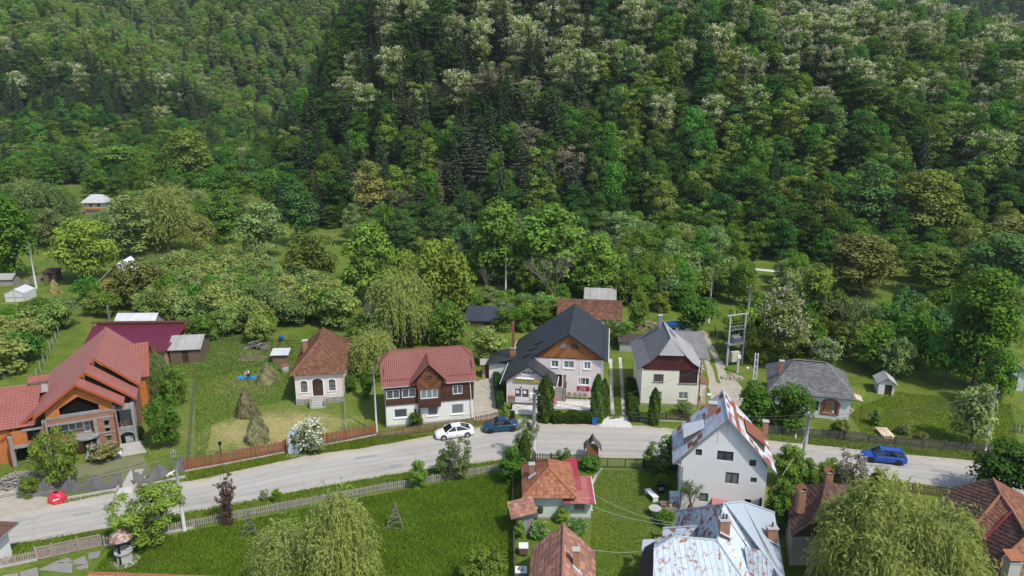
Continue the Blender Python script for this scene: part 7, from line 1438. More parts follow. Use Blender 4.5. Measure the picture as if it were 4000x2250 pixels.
T(3035,2080,120,220,'shrub_n','bright','tall bush between the white house and the brown tile house','bush','shrub')
T(3135,1905,110,120,'shrub_r','bright','broad green shrub behind the roadside pole','bush','shrub')
T(3235,1905,110,120,'shrub_n','bright','pointed green shrub before the road','bush','shrub')
T(3310,1925,130,145,'lilac','dull','greyish lilac bush before the road','lilac_bush','shrub')
T(3420,1920,90,90,'shrub_n','bright','leafy shoots behind the great willow','bush','shrub')
T(3285,1710,70,75,'shrub_r','brown','dark red-leaved bush at the cottage corner','bush','shrub')
T(3265,1700,60,50,'shrub_r','mid','clipped round bush before the cottage','bush','shrub')
T(3420,1660,60,70,'shrub_n','bright','green shrub beside the board pile','bush','shrub')
T(3527,1695,55,40,'shrub_r','grey','round lavender clump next to the board pile','bush','shrub')
T(3600,1720,50,34,'shrub_r','brown','second round clump along the dark fence','bush','shrub')
T(1625,1668,60,60,'shrub_r','mid','vine at the door of the timber-clad house','vine','shrub')
T(1970,1640,40,55,'shrub_n','bright','bush beside the guest house drive','bush','shrub')
T(2670,1620,75,55,'shrub_r','grey','rose bush before the cream house','rose_bush','shrub')
T(1435,1560,60,120,'shrub_n','mid','hedge plant along the timber-clad house','bush','shrub')
T(1036,1956,40,42,'lilac','grey','tuft of tall weeds on the road verge','weeds','shrub')
T(1082,1960,50,52,'shrub_n','grass','taller weed tuft on the road verge','weeds','shrub')
# clipped hedge of the guest house
def hedge(label,a,b,w,h,seed,leaf='beech'):
    A,B = W(*a),W(*b); L = (B - A).length; rng = np.random.default_rng(seed); n = int(L * 900)
    q = rng.uniform(0,1,(n,3)); face = rng.integers(0,4,n); x = q[:,0] * L; lump = 0.10 * np.sin(x * 3.1) + 0.07 * np.sin(x * 7.3 + 1)
    y = np.where(face == 0,-w / 2,np.where(face == 1,w / 2,(q[:,1] - 0.5) * w)) * (1 + lump); z = np.where(face >= 2,h,q[:,2] * h) * (1 + lump)
    P = np.stack([x,y,z],1) + rng.normal(0,0.05,(n,3)); N = unit(np.stack([0 * x,y,z - h * 0.5],1) + rng.normal(0,0.5,(n,3)))
    V,F = leaves(P,N,0.1,0.65,rng); me = np_mesh('foliage',V,F,L_[leaf],None,np.repeat(rng.uniform(0,1,n),4))
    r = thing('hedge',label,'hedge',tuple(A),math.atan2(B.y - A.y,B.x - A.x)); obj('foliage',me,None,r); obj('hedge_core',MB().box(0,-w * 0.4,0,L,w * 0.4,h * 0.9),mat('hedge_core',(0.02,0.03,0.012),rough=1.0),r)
hedge('low hedge between the two tall thujas of the guest house',(2158,1650),(2318,1650),0.9,1.15,1)
hedge('dark hedge strip along the left side of the cream house',(2478,1650),(2462,1500),1.0,1.0,2)
hedge('narrow hedge between drive and guest house',(1955,1600),(1938,1480),0.7,1.2,3)
# standing grass
def grass(name,label,region,n,hgt,seed,col='grass',w=0.035):
    rng = np.random.default_rng(seed); hp = [W(*p) for p in region]; xs = np.array([p.x for p in hp]); ys = np.array([p.y for p in hp])
    X = rng.uniform(xs.min(),xs.max(),n * 3); Y = rng.uniform(ys.min(),ys.max(),n * 3); ins = np.zeros(len(X),bool)
    for i in range(len(hp)):
        a,b = i,i - 1; c = (ys[a] > Y) != (ys[b] > Y)
        with np.errstate(divide='ignore',invalid='ignore'): ins ^= c & (X < (xs[b] - xs[a]) * (Y - ys[a]) / (ys[b] - ys[a]) + xs[a])
    X,Y = X[ins][:n],Y[ins][:n]; m = len(X); cl = 0.5 + 0.5 * np.sin(X * 0.9 + 1.3 * np.sin(Y * 0.7)) * np.cos(Y * 1.1 + X * 0.3)
    h = hgt * rng.uniform(0.5,1.1,m) * (0.7 + 0.5 * cl); a = rng.uniform(0,6.28,m); dx,dy = np.cos(a),np.sin(a); ln = rng.normal(0,0.4,(m,2)) * h[:,None]; ww = w * rng.uniform(0.8,2.0,m)
    V = np.stack([np.stack([X - dx * ww,Y - dy * ww,0 * X],1),np.stack([X + dx * ww,Y + dy * ww,0 * X],1),np.stack([X + ln[:,0],Y + ln[:,1],h],1)],1).reshape(-1,3)
    T_ = np.repeat(np.clip(0.15 + 0.5 * cl + rng.normal(0,0.2,m),0,1),3)
    tag(obj(name,np_mesh(name,V,np.arange(3 * m).reshape(-1,3),L_[col],None,T_),None),label,None,None,'stuff')
grass('grass','tall grass of the foreground meadow',[(300,2300),(440,2150),(760,2072),(1270,1972),(1965,1845),(1995,1855),(1998,2330)],90000,0.3,1)
grass('verge_grass','grass verge between the road and the grey fence',[(30,2200),(30,2130),(442,2062),(700,2006),(1114,1928),(1500,1858),(1962,1796),(1962,1830),(1500,1910),(1086,1990),(757,2055)],26000,0.24,2)
grass('yard_grass','rough grass of the cottage yard',[(765,1480),(905,1440),(1160,1400),(1160,1560),(1000,1590),(830,1660),(800,1800),(760,1820)],16000,0.13,3,'bright',0.05)
grass('far_verge_grass','grass strip on the far side of the road',[(730,1845),(1111,1772),(1202,1755),(1475,1702),(1680,1700),(1424,1750),(1231,1775),(948,1835),(740,1880)],20000,0.22,4)
grass('lawn_grass','short grass of the garden lawn',[(2330,1835),(2600,1842),(2650,1990),(2560,2110),(2500,2330),(2300,2330),(2310,2010),(2320,1930)],26000,0.08,5)
grass('meadow_grass','grass of the meadow beside the shingle-roofed cottage',[(3310,1610),(3500,1530),(3950,1580),(3980,1750),(3880,1765),(3390,1725)],26000,0.16,6)
grass('roadside_grass','grass verge before the dark fence',[(2990,1690),(3385,1730),(3868,1770),(3868,1805),(3335,1755),(3010,1720)],12000,0.16,7,'orchard')
grass('valley_grass','rough grass around the orchards',[(330,1330),(700,1300),(1180,1330),(1500,1330),(1500,1480),(1400,1480),(1160,1400),(780,1480),(640,1480)],30000,0.2,8,'orchard',0.06)
grass('brick_house_verge','grass verge before the concrete fence',[(200,1960),(476,1912),(528,1905),(718,1842),(735,1880),(483,1918),(210,1975)],6000,0.16,9,'orchard')
grass('guest_house_grass','grass around the guest house drive',[(2375,1520),(2470,1490),(2470,1625),(2380,1640)],9000,0.12,10)
# ================================================================ fences
WGREY = mat('weathered_picket',(0.27,0.25,0.215),(0.36,0.335,0.295),4,0.95,rand=0.15); WRED = mat('red_brown_picket',(0.225,0.075,0.045),(0.28,0.10,0.06),3,0.8,rand=0.2); WBRN = mat('brown_picket',(0.17,0.10,0.06),(0.235,0.15,0.09),3,0.9,rand=0.2); WDRK = mat('dark_picket',(0.085,0.08,0.07),(0.14,0.13,0.115),3,0.95,rand=0.2); WBLK = mat('black_brown_picket',(0.035,0.028,0.025),(0.05,0.042,0.038),3,0.8,rand=0.2); WPNK = mat('pinkish_gate',(0.29,0.225,0.205),(0.36,0.29,0.265),3,0.9,rand=0.1)
def fence(name,label,pts,h,m,sp=0.19,pw=0.1,post=2.4,top=True,base=False,cat='fence',group=None,jit=0.02,pm=None):
    """picket fence along photograph points: posts, two rails, and each picket a part"""
    P = [W(*p) for p in pts]; r = thing(name,label,cat,tuple(P[0]),0,group); O = P[0]; rg = random.Random(len(pts) + int(h * 100)); pk = None; k = 0
    shapes = []
    for v_ in range(3):
        mb = MB(); hh = h * (1 + (v_ - 1) * 0.03); mb.box(-pw / 2,-0.012,0.05,pw / 2,0.012,hh); 
        if top: mb.v[4:8] = [(-pw / 2,-0.012,hh - 0.06),(pw / 2,-0.012,hh - 0.06),(pw / 2,0.012,hh - 0.06),(-pw / 2,0.012,hh - 0.06)]; i = len(mb.v); mb.v += [(0,-0.012,hh),(0,0.012,hh)]; mb.f += [(4,5,i),(7,i + 1,6),(5,6,i + 1,i),(4,i,i + 1,7)]; mb.m += [0] * 4
        shapes.append(mesh('picket',mb,m))
    for a,b in zip(P[:-1],P[1:]):
        d = b - a; L = d.length; ang = math.atan2(d.y,d.x); u = d / L; nrm = Vector((-u.y,u.x,0)); n = int(L / sp)
        for z in (h * 0.28,h * 0.78): obj('rail',MB().bar(a - O + nrm * 0.04 + Vector((0,0,z)),b - O + nrm * 0.04 + Vector((0,0,z)),0.04,0.07),m,r)
        np_ = max(1,round(L / post))
        for i in range(np_ + 1): q = a + u * (L * i / np_) - O + nrm * 0.09; obj('post',MB().box(q.x - 0.05,q.y - 0.05,0,q.x + 0.05,q.y + 0.05,h * 1.02),pm or m,r)
        if base: obj('footing',MB().bar(a - O + Vector((0,0,0.06)),b - O + Vector((0,0,0.06)),0.18,0.2),CONC,r)
        for i in range(n):
            if k >= 290: sp_ = 1
            q = a + u * ((i + 0.5) * L / n) - O; o = obj('picket',shapes[rg.randrange(3)],None,r); o.location = (q.x,q.y,rg.uniform(-jit,jit)); o.rotation_euler = (0,rg.gauss(0,0.02),ang); k += 1
    return r
fence('picket_fence','long grey wooden picket fence between road and foreground meadow',[(757,2062),(935,2026),(1086,1997),(1266,1964),(1500,1919),(1598,1903),(1871,1855),(1962,1838)],0.95,WGREY,0.185,0.10,2.6)
fence('picket_fence','short grey picket fence between the pinkish gate and the concrete pole',[(407,2133),(500,2116),(600,2094),(757,2062)],0.95,WGREY,0.185,0.10,2.4,base=True)
fence('picket_fence','grey-pink picket fence left of the pinkish gate',[(-20,2222),(60,2206),(148,2187)],0.95,WPNK,0.17,0.10,2.2,base=True)
for lab,a,b in (('narrow pinkish wooden wicket gate',(148,2187),(205,2176)),('left leaf of the pinkish wooden drive gate',(212,2174),(308,2152)),('right leaf of the pinkish wooden drive gate',(311,2151),(400,2133))):
    A,B = W(*a),W(*b); r = thing('wooden_gate',lab,'gate',tuple(A),math.atan2(B.y - A.y,B.x - A.x)); L = (B - A).length; h = 1.2
    obj('frame',MB().bar((0,0,0.1),(L,0,0.1),0.06,0.1).bar((0,0,h - 0.05),(L,0,h - 0.05),0.06,0.1).bar((0.05,0,0.1),(0.05,0,h),0.09).bar((L - 0.05,0,0.1),(L - 0.05,0,h),0.09),WPNK,r)
    n = int(L / 0.13)
    for i in range(n): obj('board',MB().box(0.1 + i * (L - 0.2) / n,0.04,0.12,0.1 + (i + 0.75) * (L - 0.2) / n,0.065,h - 0.08),WPNK,r)
    obj('gate_post',MB().box(-0.12,-0.06,0,0.0,0.06,h + 0.15),WPNK,r); obj('latch',MB().box(L - 0.25,-0.06,0.75,L - 0.05,-0.03,0.8),GUTG,r)
fence('picket_fence','red-brown picket fence along the hay yard left of the shrine',[(722,1842),(860,1818),(1000,1791),(1112,1769)],1.45,WRED,0.15,0.11,2.6,False,True)
fence('picket_fence','red-brown picket fence right of the white-flowered bush',[(1202,1752),(1351,1724),(1470,1700)],1.45,WRED,0.15,0.11,2.6,False,True)
fence('picket_fence','brown picket fence in front of the timber-clad house',[(1482,1714),(1574,1703),(1700,1684),(1851,1662)],1.1,WBRN,0.16,0.09,2.4)
fence('picket_fence','brown picket fence closing the gravel drive',[(1860,1660),(1951,1640)],1.15,WBRN,0.16,0.09,2.4)
fence('picket_fence','old dark wooden fence before the shingle-roofed cottage',[(2982,1690),(3209,1711),(3290,1719)],1.1,WDRK,0.17,0.1,2.4,jit=0.05)
fence('picket_fence','taller dark picket gate in the old fence',[(3298,1722),(3382,1730)],1.3,WDRK,0.14,0.09,2.4,cat='gate',jit=0.04)
fence('picket_fence','old dark wooden fence along the right meadow behind the blue estate car',[(3392,1730),(3600,1748),(3868,1771)],1.1,WDRK,0.17,0.1,2.4,jit=0.05)
fence('picket_fence','black-brown picket fence on a concrete base before the cream house',[(2485,1640),(2600,1645),(2715,1651)],1.1,WBLK,0.16,0.1,2.2,False,True)
fence('picket_fence','dark picket fence behind the mint green house',[(2090,1808),(2215,1811),(2335,1815)],1.2,WDRK,0.17,0.1,2.0)
fence('picket_fence','black-brown picket fence left of the white house',[(2516,1832),(2592,1838),(2660,1845)],1.15,WBLK,0.16,0.1,2.2)
fence('picket_fence','brown fence glimpsed between the great willow and the road',[(3420,1905),(3560,1925),(3700,1945)],1.0,WBRN,0.18,0.11,2.4)
fence('board_fence','old board fence beside the mint house and pink tile house',[(2002,1890),(2003,2010),(2006,2130),(2010,2300)],1.0,WDRK,0.3,0.24,2.4,False,jit=0.04)
fence('rail_fence','grey plank fence by the greenhouse',[(60,1140),(100,1120),(170,1095)],1.3,GRYW,0.3,0.26,2.4,False)
fence('garden_fence','log rail fence at the far right edge',[(3960,1690),(4060,1705)],1.2,WDRK,0.45,0.12,1.6,False)
# metal gate of the lawn
A,B = W(2339,1826),W(2510,1831); r = thing('metal_gate','low two-leaf wire mesh gate with brown tube frame to the lawn','gate',tuple(A),math.atan2(B.y - A.y,B.x - A.x)); L = (B - A).length; RU = mat('brown_tube',(0.07,0.05,0.045),rough=0.6)
for i,(a,b) in enumerate(((0.0,L * 0.195),(L * 0.2,L * 0.6),(L * 0.605,L))):
    lf = obj('gate_leaf',MB().bar((a,0,0.12),(b,0,0.12),0.05).bar((a,0,1.1),(b,0,1.1),0.05).bar((a + .02,0,0.12),(a + .02,0,1.1),0.05).bar((b - .02,0,0.12),(b - .02,0,1.1),0.05),RU,r)
    mb = MB(); n = int((b - a) / 0.15)
    for k in range(1,n): mb.bar((a + k * (b - a) / n,0,0.12),(a + k * (b - a) / n,0,1.1),0.007)
    for k in range(1,7): mb.bar((a,0.006,0.12 + k * 0.14),(b,0.006,0.12 + k * 0.14),0.007)
    tag(obj('wire_mesh',mb,GUTG,lf),kind='stuff')
for x in (-0.05,L + 0.05): obj('gate_post',MB().box(x - 0.05,-0.05,0,x + 0.05,0.05,1.3),RU,r)
# concrete fence of the brick house: posts with splayed panels and wire mesh
def concrete_fence(label,pts,n):
    A,B = W(*pts[0]),W(*pts[1]); L = (B - A).length; r = thing('concrete_fence',label,'fence',tuple(A),math.atan2(B.y - A.y,B.x - A.x)); CF = mat('weathered_panel',(0.125,0.125,0.125),(0.21,0.21,0.205),1.2,0.95)
    obj('footing',MB().box(0,-0.1,0,L,0.1,0.38),CF,r)
    for i in range(n + 1):
        x = L * i / n; obj('post',MB().box(x - 0.1,-0.13,0,x + 0.1,0.13,1.75),CF,r)
        for s_ in (-1,1):
            if (i == 0 and s_ < 0) or (i == n and s_ > 0): continue
            e = x + s_ * min(1.05,L / n * 0.42); obj('splayed_panel',MB().slab([(x + s_ * 0.1,-0.05,0.38),(e,-0.05,0.38),(e,-0.05,0.5),(x + s_ * 0.35,-0.05,1.4),(x + s_ * 0.1,-0.05,1.4)],0.1,0,(0,-1,0)),CF,r)
        if i < n:
            mb = MB()
            for k in range(9): mb.bar((x,0.0,0.45 + k * 0.14),(x + L / n,0.0,0.45 + k * 0.14),0.012)
            for k in range(1,int(L / n / 0.16)): mb.bar((x + k * 0.16,0.01,0.4),(x + k * 0.16,0.01,1.6),0.009)
            tag(obj('wire_mesh',mb,mat('dark_wire',(0.05,0.05,0.05),rough=0.6),r),kind='stuff')
concrete_fence('concrete fence with splayed panels before the brick house, left of its gate',((82,1945),(474,1905)),4)
concrete_fence('concrete fence with splayed panels right of the brick house gate',((530,1897),(715,1840)),2)
A = W(500,1900); r = thing('gate_slab','concrete gate path with low side blocks before the brick house','path',tuple(A),R(14)); obj('slab',MB().box(-0.6,-0.4,0.0,0.75,3.4,0.08),CONC,r); obj('bridge',MB().box(-0.65,-1.5,0.0,0.8,-0.42,0.12),mat('pale_slab',(0.5,0.49,0.46),(0.58,0.57,0.54),2),r)
for x in (-0.85,0.82): obj('side_block',MB().box(x,-1.35,0,x + 0.18,-0.3,0.45),mat('tan_block',(0.4,0.32,0.26)),r)
p = W(548,1884); obj_ = thing('white_bench','white block bench by the brick house gate','bench',tuple(p),R(12)); obj('seat',MB().box(-0.5,-0.25,0.35,0.5,0.25,0.5),PVC,obj_); obj('leg',MB().box(-0.45,-0.2,0,-0.25,0.2,0.35),CONC,obj_); obj('leg',MB().box(0.25,-0.2,0,0.45,0.2,0.35),CONC,obj_)
for lab,a,b in (('low concrete kerb of the ditch left of the gate',(265,1950),(470,1914)),('low concrete kerb of the ditch right of the gate',(555,1902),(725,1866))):
    A,B = W(*a),W(*b); o = thing('ditch_kerb',lab,'kerb',tuple(A),0)
    n = 6
    for i in range(n): obj('kerb_stone',MB().bar((B - A) * (i / n) + Vector((0,0,0.1)),(B - A) * ((i + 0.97) / n) + Vector((0,0,0.1)),0.22,0.26),CONC,o)
# thin wire fences with posts
def wire_fence(label,pts,n,h=1.4,m=None):
    P = [W(*p) for p in pts]; r = thing('wire_fence',label,'fence',tuple(P[0]),0); m = m or GUTG; tot = []
    for a,b in zip(P[:-1],P[1:]):
        for i in range(n): q = a.lerp(b,i / n) - P[0]; obj('post',MB().bar(q,q + Vector((0,0,h)),0.06),m,r)
        mb = MB(); [mb.bar(a - P[0] + Vector((0,0,z)),b - P[0] + Vector((0,0,z)),0.012) for z in np.linspace(0.15,h - 0.05,7)]; tag(obj('wire',mb,mat('dark_wire',(0,0,0)),r),kind='stuff')
wire_fence('wire fence along the left side of the cottage yard',[(738,1838),(752,1640),(768,1480)],7)
wire_fence('wire fence with pale green posts beside the pink cottage',[(1352,1690),(1345,1570)],5,1.3,mat('pale_green_post',(0.45,0.52,0.5)))
wire_fence('wire fence climbing behind the brick house',[(130,1510),(240,1290)],9,1.6,mat('pale_green_post',(0,0,0)))
wire_fence('wire fence at the back of the cottage yard',[(790,1330),(960,1330),(1150,1335)],4,1.1,WDRK)
wire_fence('post and wire fence along the lane',[(2836,1440),(2800,1340),(2790,1290)],5,1.3,WDRK)
wire_fence('fence posts across the far meadow',[(480,1020),(620,1010),(700,1000)],7,1.1,GRYW)

# ================================================================ poles and wires
PC = mat('pole_concrete',(0.42,0.42,0.415),(0.5,0.5,0.49),2,0.9)
def pole(label,px,py,top,r0=0.16,r1=0.1,arms=(),rz=0.0,lean=(0,0),cat='utility pole',name='utility_pole',m=None):
    p = base_at(px,py); h = zat(p.x,p.y,top) - p.z; r = thing(name,label,cat,tuple(p),rz)
    obj('shaft',MB().tube([(0,0,-0.2),(lean[0] / 2,lean[1] / 2,h / 2),(lean[0],lean[1],h)],[r0,(r0 + r1) / 2,r1],10),m or PC,r,True)
    for z,w in arms:
        a = obj('crossarm',MB().bar((-w / 2,-0.12,h * z),(w / 2,-0.12,h * z),0.09),GUTG,r)
        for i in range(3): obj('insulator',MB().lathe([(0.03,0),(0.06,0.04),(0.035,0.08),(0.06,0.12),(0.02,0.18)],8,0,(w * (i - 1) * 0.44,-0.12,h * z + 0.04)),mat('insulator',(0.3,0.3,0.3),rough=0.3),a)
    r['h'] = h; return r,p,h
poles = {}
poles['A'] = pole('concrete pole by the yellow-green shrub in the foreground',722,2078,1760,0.17,0.1,((0.97,0.5),(0.93,0.4)))
poles['B'] = pole('thick concrete street pole before the guest house',2085,1800,1537,0.26,0.17,((0.98,1.2),(0.72,0.8)))
poles['C'] = pole('concrete pole on the near side of the road right of the white house',3135,1825,1612,0.24,0.17,((0.97,1.0),(0.72,1.0)))
poles['D'] = pole('slender concrete pole beside the plum tree at the meadow fence',3845,1770,1505,0.16,0.1,((0.9,0.6),))
poles['E'] = pole('tall concrete line pole in the left meadow',143,1128,945,0.2,0.11,((0.9,0.9),))
poles['F'] = pole('concrete line pole behind the weeping willow row',1976,1140,990,0.2,0.13,((0.83,0.6),))
poles['G'] = pole('tall concrete pole at the upper end of the lane',2768,1262,1068,0.17,0.1,((0.8,0.4),))
poles['H'] = pole('wooden service pole at the corner of the cream house',2722,1650,1415,0.11,0.08,((0.92,0.6),(0.76,0.4)),m=WBRN)
poles['I'] = pole('old grey pole between cottage lane and timber-clad house',1472,1690,1432,0.12,0.08,())
poles['J'] = pole('line pole with insulators behind the transformer',2912,1330,1115,0.2,0.14,((0.97,1.4),(0.75,1.2)))
r,p,h = poles['C']; obj('brace_arm',MB().bar((0,0,h * 0.6),(-0.2,-0.5,h * 0.5),0.05),GUTG,r)
# lattice concrete lamp pole
p = W(2935,1612); h = zat(p.x,p.y,1380); r = thing('lattice_pole','white concrete ladder pole with street lamp behind the white house','utility pole',tuple(p),R(-8)); LP = mat('white_concrete',(0.55,0.55,0.54),(0.62,0.62,0.6),2)
for s_ in (-1,1): obj('leg',MB().bar((s_ * 0.24,0,-0.1),(s_ * 0.15,0,h),0.12,0.2),LP,r)
for i in range(9): z = h * (0.05 + 0.105 * i); w_ = 0.24 - 0.09 * z / h; obj('rung',MB().bar((-w_,0,z),(w_,0,z),0.14,0.12),LP,r)
lm = obj('lamp_arm',MB().tube([(-0.1,0,h * 0.72),(-0.6,-0.2,h * 0.76),(-0.9,-0.3,h * 0.77)],0.03,6),GUTG,r); obj('lamp_head',MB().lathe([(0.06,-0.05),(0.16,0),(0.14,0.1),(0.03,0.14)],10,0,(-1.05,-0.35,h * 0.765)),PVC,lm)
r,p,h = poles['H']; la = obj('lamp_arm',MB().tube([(0,0,h * 0.48),(0.35,-0.3,h * 0.52),(0.9,-0.5,h * 0.5)],0.03,6),GUTG,r); obj('lamp_head',MB().box(0.85,-0.62,h * 0.485,1.35,-0.42,h * 0.515),PVC,la)
r,p,h = poles['B']; la = obj('lamp_arm',MB().tube([(-0.2,-0.1,h * 0.95),(-0.35,-0.6,h * 1.02)],0.03,6),GUTG,r); obj('lamp_head',MB().box(-0.5,-0.95,h * 1.0,-0.25,-0.5,h * 1.04),PVC,la); obj('junction_box',MB().box(-0.2,-0.42,h * 0.6,0.2,-0.24,h * 0.7),GUTG,r)
# transformer platform on two poles
A,B = W(2838,1428),W(2892,1420); r = thing('transformer_station','two-pole transformer platform with grey cabinet beside the lane','transformer',tuple(A),math.atan2(B.y - A.y,B.x - A.x)); L = 2.7; h = zat(A.x,A.y,1232)
for x in (0,L): obj('pole',MB().tube([(x,0,-0.1),(x,0,h)],[0.16,0.12],8),PC,r)
obj('top_beam',MB().bar((-0.5,0,h),(L + 0.3,0,h),0.14),PC,r); obj('platform',MB().box(-0.35,-0.5,h * 0.42,L + 0.35,0.5,h * 0.45),GUTG,r); obj('beam',MB().bar((0,0,h * 0.77),(L,0,h * 0.77),0.1).bar((0,0,h * 0.7),(L,0,h * 0.7),0.1).bar((0,0,h * 0.06),(L,0,h * 0.06),0.1),GUTG,r)
tk = obj('transformer_tank',MB().box(0.6,-0.45,h * 0.45,1.9,0.4,h * 0.57),mat('tank_grey',(0.22,0.24,0.24),rough=0.5),r)
for i in range(9): obj('cooling_fin',MB().box(0.66 + i * 0.14,-0.58,h * 0.465,0.7 + i * 0.14,-0.45,h * 0.555),MATS['tank_grey'],tk)
for i in range(4): obj('insulator',MB().lathe([(0.05,0),(0.08,0.1),(0.04,0.15),(0.07,0.25),(0.03,0.4)],8,0,(0.75 + i * 0.33,0,h * 0.57)),MATS['insulator'],tk); obj('insulator',MB().lathe([(0.05,0),(0.07,0.1),(0.03,0.3)],8,0,(0.6 + i * 0.45,0,h * 0.7 + 0.06)),MATS['insulator'],r)
cb = obj('cabinet',MB().box(0.55,-0.45,h * 0.08,1.95,0.15,h * 0.27),mat('cabinet_grey',(0.5,0.51,0.5),rough=0.5),r)
for x in (0.7,1.35): obj('warning_plate',MB().box(x,-0.47,h * 0.13,x + 0.42,-0.455,h * 0.24),mat('plate_yellow',(0.6,0.5,0.08),(0.5,0.5,0.45),6),cb)
obj('stay',MB().bar((L,0,h * 0.45),(L - 0.5,-0.1,h * 0.1),0.06).bar((0.1,0,h * 0.45),(0.3,-0.1,h * 0.1),0.06),GUTG,r)
p = W(2880,1455); r = thing('meter_post','short concrete post with white meter box by the lane','post',tuple(p),0); obj('post',MB().box(-0.14,-0.14,0,0.14,0.14,2.2),PC,r); obj('meter_box',MB().box(-0.22,-0.3,2.2,0.25,0.1,2.65),PVC,r)
WIRE = mat('cable_black',(0.03,0.03,0.032),rough=0.6)
def wire(label,a,b,sag=0.4,rad=0.014,group='overhead wires',m=None,name='overhead_wire'):
    a,b = Vector(a),Vector(b); pts = [a.lerp(b,t) - a - Vector((0,0,sag * 4 * t * (1 - t))) for t in np.linspace(0,1,13)]
    tag(obj(name,MB().tube(pts,rad,4,cap=False),m or WIRE,loc=a),label,'cable',group)
def top(k,f=0.97,dx=0): r,p,h = poles[k]; return Vector((p.x + dx,p.y - 0.12,p.z + h * f))
A_,B_,C_,D_ = top('A'),top('B'),top('C'),top('D')
for f,lab in ((0.97,'upper'),(0.91,'lower')):
    wire('%s street cable from the foreground pole off the left edge' % lab,top('A',f),W(-300,1985,5.0 + f * 3),0.5,0.022)
    wire('%s street cable between the foreground pole and the guest house pole' % lab,top('A',f),top('B',f - 0.05),1.0,0.02)
    wire('%s street cable between the guest house pole and the pole right of the white house' % lab,top('B',f - 0.05),top('C',f),0.9,0.02)
    wire('%s street cable along the right meadow fence' % lab,top('C',f),top('D',f - 0.07),0.7,0.02)
    wire('%s street cable leaving at the right edge' % lab,top('D',f - 0.07),W(4300,1790,5.2 + f),0.4,0.02)
for i,dx in enumerate((-0.35,0,0.35)):
    wire('line wire from the left meadow pole to the pole behind the willow',top('E',0.92,dx),top('F',0.85,dx),2.0,0.016); wire('line wire from the left meadow pole off the photo edge',top('E',0.92,dx),Vector((top('E').x - 40,top('E').y + 6 + dx,top('E').z)),1.0,0.016)
    wire('line wire from the pole behind the willow to the lane pole',top('F',0.85,dx),top('J',0.98,dx),2.0,0.016); wire('line wire from the transformer line pole across the thicket',top('J',0.98,dx),W(4200,1230,9) + Vector((0,dx * 2,0)),2.0,0.016)
wire('service cable from the street pole to the cream house pole',top('B',0.7),top('H',0.9),0.6,0.016); wire('service cable from the street pole to the timber-clad house',top('B',0.72),W(1845,1470,3.4),0.6,0.018)
GW = mat('pale_cable',(0.5,0.5,0.48)); wire('pale cable from the mint house to the tin-roofed house',W(2312,1925,2.4),W(2640,2045,3.4),0.5,0.016,None,GW); wire('pale cable from the mint house corner over the lawn',W(2252,1950,2.4),W(2640,2052,3.3),0.5,0.016,None,GW); wire('clothesline from the pink tile house to the lawn',W(2285,2140,2.2),W(2530,2150,2.0),0.3,0.014,None,GW)
wire('pale cable hanging from the roadside pole to the white house',top('C',0.6),W(2990,1945,3.5),0.4,0.018,None,GW)
